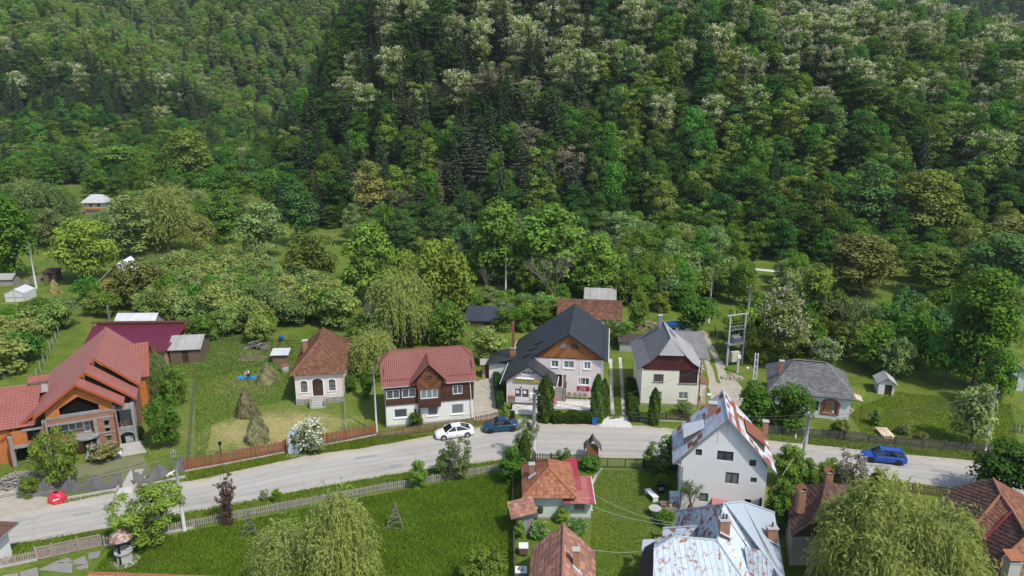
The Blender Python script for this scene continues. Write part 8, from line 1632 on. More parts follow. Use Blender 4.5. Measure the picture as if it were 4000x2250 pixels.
# ================================================================ cars
TYRE = mat('tyre',(0.015,0.015,0.016),rough=0.85); RIM = mat('alloy_rim',(0.5,0.5,0.52),rough=0.35,metal=0.8); BLK = mat('black_trim',(0.012,0.012,0.013),rough=0.5); CGL = mat('car_glass',(0.012,0.015,0.018),rough=0.05,spec=0.9); LAMP = mat('headlight',(0.7,0.72,0.75),rough=0.1,spec=0.9); TAIL = mat('tail_light',(0.35,0.01,0.01),rough=0.2)
def car(name,label,px1,py1,px2,py2,paint,L,Wd,H,kind,rimm=RIM):
    """from nose (x=0) to tail; stations: x, bonnet/boot height, half width, sill height"""
    A,B = W(px1,py1),W(px2,py2); d = B - A; ang = math.atan2(d.y,d.x); r = thing(name,label,'car',tuple(A),ang)
    w = Wd / 2
    st = {'hatch': [(0,.55,.62,.25),(.03,.66,.82,.2),(.10,.74,.95,.18),(.25,.88,1,.18),(.33,.95,1,.2),(.5,.96,1,.2),(.7,.97,1,.2),(.86,.98,.98,.2),(.95,.95,.9,.24),(1,.8,.78,.32)],
          'sedan': [(0,.55,.66,.25),(.03,.68,.84,.2),(.10,.78,.96,.18),(.25,.9,1,.18),(.32,.95,1,.2),(.5,.96,1,.2),(.72,.98,1,.2),(.86,.99,.98,.2),(.96,.96,.92,.24),(1,.82,.82,.32)],
          'estate': [(0,.52,.64,.25),(.03,.64,.82,.2),(.10,.74,.95,.18),(.25,.87,1,.18),(.32,.93,1,.2),(.5,.94,1,.2),(.72,.95,1,.2),(.86,.95,1,.2),(.97,.94,.94,.24),(1,.84,.86,.32)]}[kind]
    cab = {'hatch': (.24,.42,.66,.93),'sedan': (.25,.42,.66,.84),'estate': (.24,.41,.90,.975)}[kind]
    mb = MB(); rings = []
    for x,zt,hw,zb in st:
        h = w * hw; rg = [(-h * .92,zb),(-h,zb + .12),(-h,zt * .62),(-h * .96,zt - .06),(-h * .82,zt),(0,zt + .03),(h * .82,zt),(h * .96,zt - .06),(h,zt * .62),(h,zb + .12),(h * .92,zb)]
        rings.append([(x * L,y,z) for y,z in rg])
    i0 = len(mb.v); n = 11
    for q in rings: mb.v += q
    for i in range(len(rings) - 1):
        for j in range(n - 1): a = i * n + j; mb.f.append((a,a + 1,a + 1 + n,a + n)); mb.m.append(0)
    mb.f.append(tuple(range(n - 1,-1,-1))); mb.m.append(0); mb.f.append(tuple((len(rings) - 1) * n + j for j in range(n))); mb.m.append(0)
    for i in range(len(rings) - 1): mb.f.append((i * n,(i + 1) * n,(i + 1) * n + n - 1,i * n + n - 1)); mb.m.append(0)
    obj('body',mb,paint,r,True)
    x0,x1,x2,x3 = [c * L for c in cab]; zb = .93; b_ = w * .93; t_ = w * .68
    P = lambda x,y,z: (x,y,z)
    lo_ = [(x0,-b_ * .93),(x0 + .22 * L,-b_),(x3 - .12 * L,-b_),(x3,-b_ * .88)]; hi = [(x1,-t_ * .95),(x1 + .08 * L,-t_),(x2 - .05 * L,-t_),(x2,-t_ * .92)]
    rf = MB(); ring = [(hi[0][0],hi[0][1],H - .04),(hi[1][0],hi[1][1],H),(hi[2][0],hi[2][1],H - .01),(hi[3][0],hi[3][1],H - .05)]; ring2 = [(x,-y,z) for x,y,z in ring]
    for i in range(3): rf.poly([ring[i],ring[i + 1],(ring[i + 1][0],0,ring[i + 1][2] + .03),(ring[i][0],0,ring[i][2] + .03)]).poly([(ring[i][0],0,ring[i][2] + .03),(ring[i + 1][0],0,ring[i + 1][2] + .03),ring2[i + 1],ring2[i]])
    obj('roof',rf,paint,r,True)
    obj('windscreen',MB().poly([(x0,-b_ * .9,zb),(x0 - .03,0,zb),(hi[0][0],0,H - .02),(hi[0][0],-t_ * .93,H - .05)]).poly([(x0 - .03,0,zb),(x0,b_ * .9,zb),(hi[0][0],t_ * .93,H - .05),(hi[0][0],0,H - .02)]),CGL,r)
    obj('rear_window',MB().poly([(x3,-b_ * .86,zb),(x3,b_ * .86,zb),(hi[3][0],t_ * .9,H - .06),(hi[3][0],-t_ * .9,H - .06)]),CGL,r)
    for s_ in (-1,1):
        sd = MB(); xs = [x0 + .04 * L,x0 + .30 * L,x3 - .02 * L]; xm = (x1 + x2) / 2
        cuts = [(x0 + .05,x1 + .05),(x0 + (x3 - x0) * .42,x1 + (x2 - x1) * .38)] + ([(x0 + (x3 - x0) * .72,x1 + (x2 - x1) * .72)] if kind == 'estate' else []) + [(x3 - .06,x2 - .04)]
        for (a,at),(b,bt) in zip(cuts[:-1],cuts[1:]): obj('side_window',MB().poly([(a + .05,s_ * b_ * .985,zb),(b - .05,s_ * b_ * .985,zb),(bt - .05,s_ * t_ * 1.01,H - .07),(at + .05,s_ * t_ * 1.01,H - .07)]),CGL,r)
        pl = MB()
        for a,at in cuts: pl.bar((a,s_ * b_ * .97,zb - .03),(at,s_ * t_ * .99,H - .03),.1,.05)
        pl.bar((x0,s_ * b_ * .96,zb - .01),(x3,s_ * b_ * .96,zb - .01),.06,.07); obj('pillar',pl,paint,r)
        for f in (.19,.80 if kind != 'sedan' else .81):
            wh = obj('wheel',MB().tube([(f * L,s_ * (w - .16),.31),(f * L,s_ * (w + .015),.31)],.315,18),TYRE,r); obj('rim',MB().tube([(f * L,s_ * (w + .0),.31),(f * L,s_ * (w + .025),.31)],.2,14),rimm,wh)
            for k in range(5): a = k * 1.257; obj('spoke',MB().bar((f * L,s_ * (w + .028),.31),(f * L + math.cos(a) * .19,s_ * (w + .028),.31 + math.sin(a) * .19),.05,.01),rimm if rimm is RIM else BLK,wh)
            obj('wheel_arch',MB().tube([(f * L,s_ * (w - .2),.34),(f * L,s_ * (w + .006),.34)],.37,18),BLK,r)
        obj('headlight',MB().slab([(.05 * L,s_ * w * .62,.66),(.05 * L,s_ * w * .86,.60),(.11 * L,s_ * w * .97,.66),(.10 * L,s_ * w * .8,.74)],.03),LAMP,r); obj('tail_light',MB().box(L * .955,s_ * w * .72 - .08,.62,L * .992,s_ * w * .72 + .1,.88),TAIL,r)
        obj('mirror',MB().box(x0 + .2,s_ * (w + .02) - .09,.93,x0 + .34,s_ * (w + .02) + .09,1.06),paint,r)
        for q in (.5,.72): obj('door_handle',MB().box(L * q,s_ * w * 1.0 - .015,.78,L * q + .16,s_ * w * 1.0 + .015,.82),paint,r)
        obj('door_line',MB().box(x0 + (x3 - x0) * .40,s_ * w - .006,.3,x0 + (x3 - x0) * .405,s_ * w + .006,.9),BLK,r)
    obj('grille',MB().box(-.01,-.45,.3,.04,.45,.48),BLK,r); obj('number_plate',MB().box(-.03,-.26,.42,-.012,.26,.53),PVC,r); obj('number_plate',MB().box(L + .005,-.26,.5,L + .02,.26,.61),PVC,r)
    if kind == 'estate':
        for s_ in (-1,1): obj('roof_rail',MB().tube([(x1 + .3,s_ * t_ * .9,H + .05),(x2 - .2,s_ * t_ * .9,H + .05)],.02,6),BLK,r)
    return r
car('parked_car','white liftback car parked before the brown picket fence',1700,1712,1838,1694,mat('white_paint',(0.8,0.8,0.81),rough=0.25,spec=0.6),4.55,1.8,1.42,'hatch')
car('parked_car','petrol blue saloon car parked before the guest house forecourt',1886,1684,2010,1674,mat('petrol_paint',(0.012,0.055,0.10),rough=0.22,spec=0.6),4.25,1.74,1.5,'sedan',mat('dark_rim',(0.03,0.03,0.032),rough=0.5))
car('parked_car','bright blue estate car driving past the dark fence',3362,1790,3508,1806,mat('blue_paint',(0.018,0.075,0.36),rough=0.22,spec=0.6),4.4,1.76,1.47,'estate',MATS['dark_rim'])
p = W(2598,1308); r = thing('parked_car','white van half covered with a blue tarpaulin behind the cream house','van',tuple(p),R(-6)); obj('body',MB().box(0,0,0.35,4.6,1.9,1.25),MATS['white_paint'],r); TB = mat('blue_tarpaulin',(0.02,0.19,0.52),(0.04,0.27,0.62),2.5,0.45,0.5,3)
mb = MB()
for i in range(8):
    for j in range(4):
        f = lambda a,b: (0.1 + a * 4.3 / 8,-0.05 + b * 2.0 / 4,1.25 + 0.95 * math.sin(math.pi * (a + 0.6) / 9.2) ** 0.5 * math.sin(math.pi * (b + 0.8) / 5.6) ** 0.5 + 0.06 * math.sin(a * 2.3 + b * 3.1))
        mb.poly([f(i,j),f(i + 1,j),f(i + 1,j + 1),f(i,j + 1)])
obj('tarpaulin',mb,TB,r,True); obj('side_window',MB().box(0.5,-0.02,0.95,1.6,0.0,1.3).box(2.2,-0.02,0.95,3.2,0.0,1.3),CGL,r)
for x in (0.9,3.7): wh = obj('wheel',MB().tube([(x,-0.02,0.33),(x,0.2,0.33)],0.33,14),TYRE,r); obj('rim',MB().tube([(x,-0.03,0.33),(x,0.0,0.33)],0.2,12),RIM,wh)

# ================================================================ yard things
STRAW = leafmat('straw',(0.27,0.265,0.135),0.15,0.3,0.02)
def haystack(label,px,py,wpx,hpx,seed,k=1.5,sm=None):
    p = W(px,py); h = zat(p.x,p.y,py - hpx); w = wpx / ppm(py); rng = np.random.default_rng(seed); n = 2600; z = rng.uniform(0,1,n) ** 1.15; a = rng.uniform(0,6.283,n)
    rad = w / 2 * (1 - z ** k) ** 0.75 * (1 + 0.16 * np.sin(a * 2 + seed * 2 + z * 3) + 0.09 * np.sin(a * 5 + z * 13)) + 0.06; P = np.stack([rad * np.cos(a),rad * np.sin(a),z * h],1); out = np.stack([np.cos(a),np.sin(a),np.full(n,0.45)],1)
    V,F = leaves(P,unit(out + rng.normal(0,0.5,(n,3))),0.33,0.16,rng,np.stack([np.cos(a) * .5,np.sin(a) * .5,np.full(n,-1.0)],1) + rng.normal(0,0.45,(n,3)))
    r = thing('haystack',label,'haystack',tuple(p),0,'hay cocks in the cottage yard'); obj('straw_strands',np_mesh('straw_strands',V,F,sm or STRAW,None,np.repeat(np.clip(0.5 + 0.3 * np.sin(a * 3) + rng.normal(0,0.2,n),0,1),4)),None,r)['kind'] = 'stuff'
    obj('hay_core',MB().lathe([(w * .49 * (1 - (i / 9) ** k) ** .75 + .02,h * .97 * i / 9) for i in range(10)],18),mat('hay_core',(0.16,0.15,0.075),(0.25,0.225,0.12),3,0.95,0.6,9),r,True)
haystack('tall pointed haystack in the middle of the cottage yard',966,1622,78,100,1); haystack('broad haystack nearest the red-brown fence',1008,1722,86,95,2); haystack('stepped haystack at the back of the yard beside the well ring',1048,1490,72,68,3,1.2)
haystack('yellow haystack in the left meadow by the concrete pole',215,1145,42,50,4,1.0,leafmat('old_straw',(0.30,0.23,0.11),0.1,0.3,0.02))
# person raking hay, built on a skeleton
def skin(name,joints,edges,m,par,root=0,sub=2):
    me = bpy.data.meshes.new(name); me.from_pydata([j[:3] for j in joints],edges,[]); me.materials.append(m); o = bpy.data.objects.new(name,me); COL.objects.link(o); o.parent = par
    md = o.modifiers.new('skin','SKIN'); md.use_smooth_shade = True
    for i,j in enumerate(joints): sv = me.skin_vertices[0].data[i]; sv.radius = (j[3],j[4] if len(j) > 4 else j[3]); sv.use_root = i == root
    s_ = o.modifiers.new('sub','SUBSURF'); s_.levels = sub; s_.render_levels = sub; return o
def person():
    p = W(972,1485); r = thing('person','person in white shirt, dark waistcoat and dark trousers pointing a rake in the hay yard','person',tuple(p),R(160))
    J = [(0,0,.92,.13,.1),(0,.02,1.12,.13,.1),(0,.05,1.33,.15,.1),(0,.07,1.47,.055),(0,.10,1.56,.075),(0,.11,1.66,.085,.09),(0,.10,1.74,.06),
         (.18,.05,1.40,.055),(.28,.18,1.18,.045),(.30,.40,1.05,.035),(.30,.47,1.03,.03),(-.18,.05,1.40,.055),(-.25,.2,1.2,.045),(-.12,.42,1.12,.035),(-.08,.48,1.1,.03),
         (.1,0,.86,.09),(.11,.03,.48,.065),(.11,-.02,.1,.045),(.11,.12,.04,.04),(-.1,0,.86,.09),(-.13,-.06,.48,.065),(-.14,-.14,.1,.045),(-.14,0,.04,.04)]
    E = [(0,1),(1,2),(2,3),(3,4),(4,5),(5,6),(2,7),(7,8),(8,9),(9,10),(2,11),(11,12),(12,13),(13,14),(0,15),(15,16),(16,17),(17,18),(0,19),(19,20),(20,21),(21,22)]
    skin('body',J,E,mat('skin_tone',(0.45,0.27,0.2),rough=0.6),r)
    g = lambda idx,f: [(*J[i][:3],*[q * f for q in J[i][3:]]) for i in idx]
    ti = [0,15,16,17,19,20,21]; skin('trousers',g(ti,1.22),[(0,1),(1,2),(2,3),(0,4),(4,5),(5,6)],mat('dark_cloth',(0.012,0.014,0.022),rough=0.9),r)
    si = [0,1,2,7,8,9,11,12,13]; skin('shirt',g(si,1.18),[(0,1),(1,2),(2,3),(3,4),(4,5),(2,6),(6,7),(7,8)],mat('white_cloth',(0.72,0.72,0.7),rough=0.9),r)
    skin('waistcoat',g([0,1,2],1.3),[(0,1),(1,2)],MATS['dark_cloth'],r); skin('hair',[(0,.08,1.68,.085),(0,.09,1.76,.07)],[(0,1)],mat('dark_hair',(0.02,0.015,0.012)),r)
    hd = obj('face',MB().box(-.035,.185,1.665,-.02,.2,1.68).box(.02,.185,1.665,.035,.2,1.68).box(-.02,.18,1.6,.02,.197,1.61),BLK,r); obj('nose',MB().box(-.012,.19,1.62,.012,.215,1.655),MATS['skin_tone'],r)
    for sx,(hx,hy,hz_) in ((1,J[10][:3]),(-1,J[14][:3])):
        for k in range(5):
            a = (k - 2) * 0.02; obj('finger',MB().tube([(hx + a,hy,hz_),(hx + a * 1.3,hy + .035,hz_ - .01),(hx + a,hy + (.06 if k else .03),hz_ - .035)],[.011,.01,.008],5),MATS['skin_tone'],r)
    return r
person()
p = W(958,1488); r = thing('hay_rake','wooden rake held by the person in the yard','rake',tuple(p),0); obj('handle',MB().tube([(0.75,0.3,1.2),(-1.0,-0.5,0.1)],0.018,6),WBRN,r); obj('rake_head',MB().bar((-1.2,-0.2,0.08),(-0.8,-0.8,0.08),0.05),WBRN,r)
q = MB(); 
for i in range(9):
    for j in range(5): f = lambda a,b: (a * 0.28 + 0.1 * math.sin(b * 2),b * 0.26 + 0.08 * math.sin(a * 1.7),0.05 + 0.05 * math.sin(a * 2.1 + b * 1.3) ** 2); q.poly([f(i,j),f(i + 1,j),f(i + 1,j + 1),f(i,j + 1)])
tag(obj('tarpaulin',q,TB,None,True,W(925,1485),R(8)),'blue tarpaulin spread on the grass beside the person','tarpaulin')
# white dog lying by the fence, black and white dog on the porch
def dog(label,p,rz,m,m2=None):
    r = thing('dog',label,'dog',p,rz); J = [(0,0,.2,.15),(.3,.02,.2,.16),(.55,.03,.26,.14),(.72,.03,.4,.08),(.84,.03,.46,.085),(.97,.03,.42,.045),(-.2,.02,.12,.06),(-.42,.12,.06,.03),(.55,-.14,.08,.045),(.85,-.16,.04,.035),(.05,-.2,.1,.06),(.3,-.26,.04,.035),(.55,.16,.08,.045),(.82,.2,.04,.035)]
    skin('body',J,[(0,1),(1,2),(2,3),(3,4),(4,5),(0,6),(6,7),(2,8),(8,9),(0,10),(10,11),(2,12),(12,13)],m,r)
    for s_ in (-1,1): obj('ear',MB().poly([(.8,.03 + s_ * .04,.52),(.87,.03 + s_ * .06,.52),(.83,.03 + s_ * .06,.62)]),m2 or m,r)
dog('white dog lying in the grass before the concrete fence',tuple(W(650,1858)),R(10),mat('white_fur',(0.75,0.73,0.68),rough=0.95)); q = W(470,1775,0.6)
dog('white and dark dog on the porch of the brick house',tuple(q),R(150),MATS['white_fur'],BLK)
# red tarpaulin heap with lettering
p = W(225,1958); r = thing('covered_heap','heap under a bright red plastic sheet at the road edge','heap',tuple(p),R(8)); r.scale = (0.82,) * 3; mb = MB(); n,m_ = 18,8
for j in range(m_ + 1):
    for i in range(n):
        a = 6.283 * i / n; t = j / m_; rr = 1.0 * math.cos(t * 1.45) ** 0.6 * (1 + 0.1 * math.sin(a * 3 + j) + 0.06 * math.sin(a * 7)); mb.v.append((rr * math.cos(a) * 0.98,rr * math.sin(a) * 0.75,1.2 * math.sin(t * 1.5) ** 0.9 + 0.03 * math.sin(a * 5 + j * 2)))
for j in range(m_):
    for i in range(n): mb.f.append((j * n + i,j * n + (i + 1) % n,(j + 1) * n + (i + 1) % n,(j + 1) * n + i)); mb.m.append(0)
obj('plastic_sheet',mb,mat('red_plastic',(0.55,0.02,0.05),(0.66,0.05,0.09),3,0.35,0.5,4),r,True); mk = MB()
for i in range(6): mk.slab([(-0.1 + i * 0.12,-0.80 + 0.01 * i,0.45 + i * 0.03),(-0.02 + i * 0.12,-0.80,0.46 + i * 0.03),(0.0 + i * 0.12,-0.72,0.66 + i * 0.03),(-0.08 + i * 0.12,-0.72,0.65 + i * 0.03)],0.02,0,(0,-1,0.3))
obj('white_print',mk,PVC,r)['kind'] = 'stuff'
# woodpiles
def pile(name,label,p,L,D,H,n,seed,m,r0=0.08,ll=1.0,par=True,cat='woodpile'):
    rg = random.Random(seed); r = thing(name,label,cat,tuple(p),rg.uniform(-.2,.2)); 
    for i in range(n):
        f = rg.random(); x = rg.uniform(-L / 2,L / 2); y = rg.uniform(-D / 2,D / 2); z = H * (1 - abs(2 * x / L) ** 1.5) * (1 - abs(2 * y / D) ** 2) * rg.uniform(0.2,1); a = rg.uniform(-1,1) if par else rg.uniform(-.25,.25); l = ll * rg.uniform(.5,1.1)
        obj('log' if r0 > .05 else 'plank',MB().tube([(x - l / 2 * math.cos(a),y - l / 2 * math.sin(a),z + rg.uniform(0,.1)),(x + l / 2 * math.cos(a),y + l / 2 * math.sin(a),z + rg.uniform(-.05,.15))],r0 * rg.uniform(.7,1.2),6) if r0 > .05 else MB().bar((x - l / 2 * math.cos(a),y - l / 2 * math.sin(a),z + .03),(x + l / 2 * math.cos(a),y + l / 2 * math.sin(a),z + rg.uniform(.03,.2)),.12,.03),m,r)
    return r
LOG = mat('grey_log',(0.14,0.125,0.115),(0.22,0.2,0.18),4,0.95,rand=0.25); PLK = mat('grey_scrap_plank',(0.27,0.24,0.21),(0.37,0.34,0.3),4,0.95,rand=0.25); SPL = mat('split_wood',(0.36,0.26,0.18),(0.26,0.18,0.13),4,0.95,rand=0.25)
pile('woodpile','heap of grey cut branches at the back of the cottage yard',W(1005,1362),3.6,1.6,1.4,70,1,LOG,0.09,1.3); pile('scrap_heap','heap of grey scrap planks before the brick house garage',W(75,1885),4.2,3.2,1.1,110,2,PLK,0.02,1.4,cat='heap'); pile('scrap_heap','broken boards piled inside the open garage',W(95,1825) + Vector((0.6,1.6,0)),2.2,1.6,1.2,40,3,PLK,0.02,1.2,cat='heap')
pile('firewood_heap','heap of split firewood beside the tarpaulin-covered van',W(2535,1285),4.2,2.0,1.7,110,4,SPL,0.09,0.7); pile('log_heap','pile of brown logs at the far meadow edge',W(660,1070),5.0,3.0,1.2,60,5,SPL,0.12,2.0)
p = W(3470,1712); r = thing('board_stack','stack of pale fresh-sawn boards leaning at the dark fence','boards',tuple(p),R(-6)); FB = mat('fresh_boards',(0.62,0.49,0.33),(0.7,0.57,0.4),2,0.8,rand=0.12)
for i in range(10): obj('board',MB().bar((-0.55 + i * 0.14,-0.5 + 0.05 * (i % 3),0.15 + 0.04 * (i % 2)),(-0.75 + i * 0.13,1.9 - 0.1 * (i % 3),0.45 + 0.05 * (i % 3)),0.13,0.05),FB,r)
p = W(3320,1622); r = thing('board_stack','small stack of pale boards beside the shingle-roofed cottage','boards',tuple(p),R(10))
for i in range(6): obj('board',MB().bar((i * 0.1,0,0.1 + i * 0.1),(0.1 + i * 0.08,1.4,0.12 + i * 0.1),0.14,0.05),FB,r)
# stakes, well ring, hay racks, roofed well
p = W(995,1402); r = thing('bean_stakes','rows of pale bean stakes in the garden bed','stakes',tuple(p),0); rg = random.Random(4)
obj('garden_bed',MB().box(-2.4,-0.9,0,1.6,1.0,0.04),DIRT,r)
for i in range(14): x,y = -1.9 + (i % 7) * 0.42 + rg.uniform(-.1,.1),(i // 7) * 0.6 - 0.2; obj('stake',MB().bar((x,y,0),(x + rg.uniform(-.1,.1),y,1.25 + rg.uniform(-.2,.2)),0.06),SPL,r)
p = W(1113,1450); r = thing('well_ring','concrete well ring with rusty lid in the cottage yard','well',tuple(p),0); obj('ring',MB().lathe([(0.58,0),(0.6,0.05),(0.6,0.85),(0.58,0.9)],18),CONC,r,True); obj('lid',MB().lathe([(0.62,0.902),(0.62,0.97),(0.3,1.0)],18),mat('rusty_lid',(0.25,0.1,0.07)),r); obj('crank_post',MB().bar((0.8,0,0),(0.8,0,1.7),0.08),WBRN,r)
def rack(label,px,py,hpx,wpx,tilt):
    p = W(px,py); h = zat(p.x,p.y,py - hpx); w = wpx / ppm(py) / 2; r = thing('hay_rack',label,'rack',tuple(p),R(tilt),'wooden hay racks in the meadow'); ft = [(-w,-0.3,0),(w,-0.35,0),(0.05,w * 1.2,0)]
    for f_ in ft: obj('leg',MB().tube([f_,(f_[0] * -0.06,f_[1] * -0.06,h)],0.045,6),LOG,r)
    for k,t in enumerate((0.06,0.3,0.5,0.75)):
        P_ = [Vector(f_) * (1 - t) + Vector((0,0,h * t)) for f_ in ft]
        for i in range(3): d_ = (P_[(i + 1) % 3] - P_[i]) * 0.12; obj('rail',MB().tube([P_[i] - d_,P_[(i + 1) % 3] + d_],0.032,5),LOG,r)
    obj('brace',MB().tube([ft[0],Vector(ft[1]) * 0.6 + Vector((0,0,h * 0.4))],0.025,5),LOG,r)
rack('tripod hay rack near the dried shrub in the meadow',980,2100,105,75,4); rack('tripod hay rack alone in the middle of the meadow',1547,2062,95,75,-6)
p = W(488,2192); r = thing('roofed_well','round stone well under a mushroom-shaped rusty tin roof','well',tuple(p),R(10)); obj('apron',MB().lathe([(1.15,0.0),(1.15,0.06)],16),CONC,r); obj('well_wall',MB().lathe([(0.62,0.05),(0.6,0.9),(0.75,0.95),(0.75,1.1),(0.5,1.1)],8),CONC,r)
obj('pole',MB().tube([(-0.1,-0.55,0),(-0.1,-0.5,2.7)],0.1,8),BLK,r); obj('roof',MB().lathe([(0.95,2.25),(0.97,2.3),(0.8,2.6),(0.5,2.88),(0.15,3.05),(0.02,3.08)],8),mat('rust_flaked_tin',(0.24,0.12,0.09),(0.48,0.42,0.36),3.5,0.8,sharp=0.6,thr=0.56),r); obj('frame',MB().tube([(0.4,-0.3,1.35),(1.0,-0.1,1.35),(1.0,0.35,1.3),(0.35,0.2,1.3)],0.03,5),GUTG,r)
rg = random.Random(9); r = thing('flagstone_paving','cracked grey concrete flags behind the pinkish gate','paving',tuple(W(230,2230)),0)
for i,(a,b,c,d_) in enumerate((((75,2235),(145,2215),(150,2250),(85,2262)),((148,2225),(215,2195),(285,2200),(280,2238),(160,2252))[:4],((285,2190),(330,2170),(345,2200),(290,2205)),((300,2215),(345,2200),(345,2218),(300,2225)),((345,2160),(395,2150),(385,2175),(345,2185)),((10,2245),(70,2238),(75,2265),(5,2280)),((215,2193),(268,2178),(285,2192),(240,2200)))): 
    mb = MB(); mb.slab([W(*q,0.05) - Vector(r.location) for q in (a,b,c,d_)],0.05); obj('flagstone',mb,mat('old_flag',(0.2,0.195,0.18),(0.29,0.28,0.26),1.5,0.95),r)
# wayside shrine, wooden kiosk
p = W(1148,1778); r = thing('wayside_shrine','pale blue wayside shrine with cross and icon niche behind red side panels','shrine',tuple(p),R(8)); SB_ = mat('shrine_blue',(0.42,0.49,0.58),(0.5,0.56,0.63),2,0.7)
obj('apron',MB().poly([(-0.9,-0.9,0.03),(1.4,-0.6,0.03),(1.5,0.9,0.03),(-0.75,0.9,0.03)]),STONEW,r); obj('base',MB().box(-0.62,0.2,0,0.62,1.1,0.75).box(-0.52,0.3,0.75,0.52,1.0,1.0),SB_,r)
for x in (-0.42,0.42): obj('pillar',MB().box(x - 0.1,0.3,1.0,x + 0.1,0.9,2.2),SB_,r)
mb = MB(); n = 8
for i in range(n): a0,a1 = math.pi * (1 - i / n),math.pi * (1 - (i + 1) / n); mb.slab([(math.cos(a0) * .36,.28,2.1 + math.sin(a0) * .3),(math.cos(a0) * .58,.28,2.2 + math.sin(a0) * .45),(math.cos(a1) * .58,.28,2.2 + math.sin(a1) * .45),(math.cos(a1) * .36,.28,2.1 + math.sin(a1) * .3)],.6,0,(0,-1,0))
obj('arch',mb,SB_,r); obj('niche',MB().box(-.34,.7,1.0,.34,.85,2.4),mat('icon_dark',(0.05,0.08,0.09),(0.2,0.17,0.12),7),r); obj('icon',MB().box(-.2,.66,1.3,.2,.69,2.0),mat('icon_print',(0.3,0.2,0.1),(0.08,0.12,0.2),9),r); obj('cross',MB().box(-.05,.5,2.62,.05,.6,3.1).box(-.18,.5,2.85,.18,.6,2.93),SB_,r); obj('side_panel',MB().slab([(-0.72,.3,0.1),(-1.0,0.9,0.1),(-1.0,0.9,1.5),(-0.72,0.3,1.9)],.05),mat('shrine_red',(0.35,0.08,0.05)),r); obj('rail',MB().bar((0.65,.9,0.5),(1.4,1.0,0.5),0.06).bar((1.4,1.0,0),(1.4,1.0,0.5),0.08),PVC,r)
p = W(2314,1800); r = thing('timber_shrine','small boarded timber shrine with wavy shingle roof at the roadside','shrine',tuple(p),R(-4)); obj('box',MB().box(-0.62,0,0,0.62,1.0,1.5).poly([(-.62,-.002,1.5),(.62,-.002,1.5),(0,-.002,2.15)]),mat('honey_boards',(0.30,0.15,0.055),(0.24,0.11,0.04),3,stretch=(8,1,0.4)),r); rf = obj('roof',MB(),WDRK,r); pr = [(-0.98,1.35),(-0.72,1.75),(-0.4,1.95),(0,2.65),(0.4,1.95),(0.72,1.75),(0.98,1.35)]
for i in range(6):
    (a,za),(b,zb_) = pr[i],pr[i + 1]
    for k in range(9): obj('shingle',MB().slab([(a,-0.3 + k * 0.18,za + 0.02 * (k % 2)),(b,-0.3 + k * 0.18,zb_ + 0.02 * (k % 2)),(b,-0.13 + k * 0.18,zb_ + 0.02 * (k % 2)),(a,-0.13 + k * 0.18,za + 0.02 * (k % 2))],0.04),WDRK,rf)
# guest house yard: chairs, meter cabinet, bin, crate
def chair(label,p,rz,m,seat,grp): 
    r = thing('garden_chair',label,'chair',p,rz,grp)
    for x in (-.24,.24):
        for y in (-.22,.22): obj('leg',MB().bar((x,y,0),(x,y,.45 if y < 0 else .95),.05),m,r)
    obj('seat',MB().box(-.26,-.25,.43,.26,.25,.48),seat,r); obj('backrest',MB().box(-.24,.2,.5,.24,.24,.93),seat,r)
    for x in (-.26,.26): obj('armrest',MB().box(x - .03,-.24,.64,x + .03,.24,.68),m,r)
CW = mat('pale_chair',(0.55,0.45,0.35)); g0 = W(1979,1572); rot = Matrix.Rotation(R(-8),3,'Z')
def gh(x,y,z=0.06): return tuple(g0 + rot @ Vector((x,y,z)))
for i,(x,m_,lab) in enumerate(((8.0,SPL,'brown garden chair nearest the guest house stairs'),(8.75,GRYW,'grey garden chair second from the stairs'),(9.4,GRYW,'grey garden chair third from the stairs'),(10.05,SPL,'brown garden chair farthest from the stairs'))): chair(lab,gh(x,2.35),R(-8 + 170),CW,m_,'garden chairs under the sale banner')
RC = mat('red_chair',(0.38,0.08,0.07)); chair('reddish garden chair near the tall thuja',gh(6.3,0.6),R(60),CW,RC,'red chairs by the guest house'); chair('red garden chair lower on the terrace',gh(6.2,-0.35),R(75),RC,RC,'red chairs by the guest house')
r = thing('iron_table','black scrollwork garden table beside the chairs','table',gh(11.2,2.3),0); obj('table_top',MB().lathe([(0.4,0.7),(0.42,0.72),(0.4,0.74)],14),BLK,r); [obj('leg',MB().bar((math.cos(a) * .35,math.sin(a) * .35,0),(math.cos(a) * .2,math.sin(a) * .2,.7),.04),BLK,r) for a in (0.3,2.4,4.5)]
p = W(1998,1600); r = thing('meter_cabinet','grey meter cabinet on a dark post before the guest house','cabinet',tuple(p),R(-6)); obj('post',MB().box(-.1,-.1,0,.1,.1,1.0),BLK,r); obj('cabinet',MB().box(-.45,-.2,1.0,.45,.2,1.7),mat('cabinet_brown',(0.25,0.2,0.18)),r); obj('lid',MB().box(-.48,-.24,1.7,.48,.24,1.85),mat('cabinet_lid',(0.3,0.12,0.08)),r)
p = W(2002,1638); r = thing('waste_bin','black wheeled bin at the guest house forecourt','bin',tuple(p),0); obj('body',MB().box(-.28,-.3,.05,.28,.3,.95),BLK,r); obj('lid',MB().box(-.3,-.33,.95,.3,.33,1.03),BLK,r); obj('wheel',MB().tube([(-.28,.28,.1),(.28,.28,.1)],.1,8),TYRE,r)
p = W(2322,1658); r = thing('blue_box','upright blue plastic box by the guest house hedge','box',tuple(p),R(-8)); obj('body',MB().box(-.28,-.2,0,.28,.2,.85),mat('box_blue',(0.02,0.10,0.38),rough=0.5),r); obj('lid',MB().box(-.3,-.22,.85,.3,.22,.92),MATS['box_blue'],r)
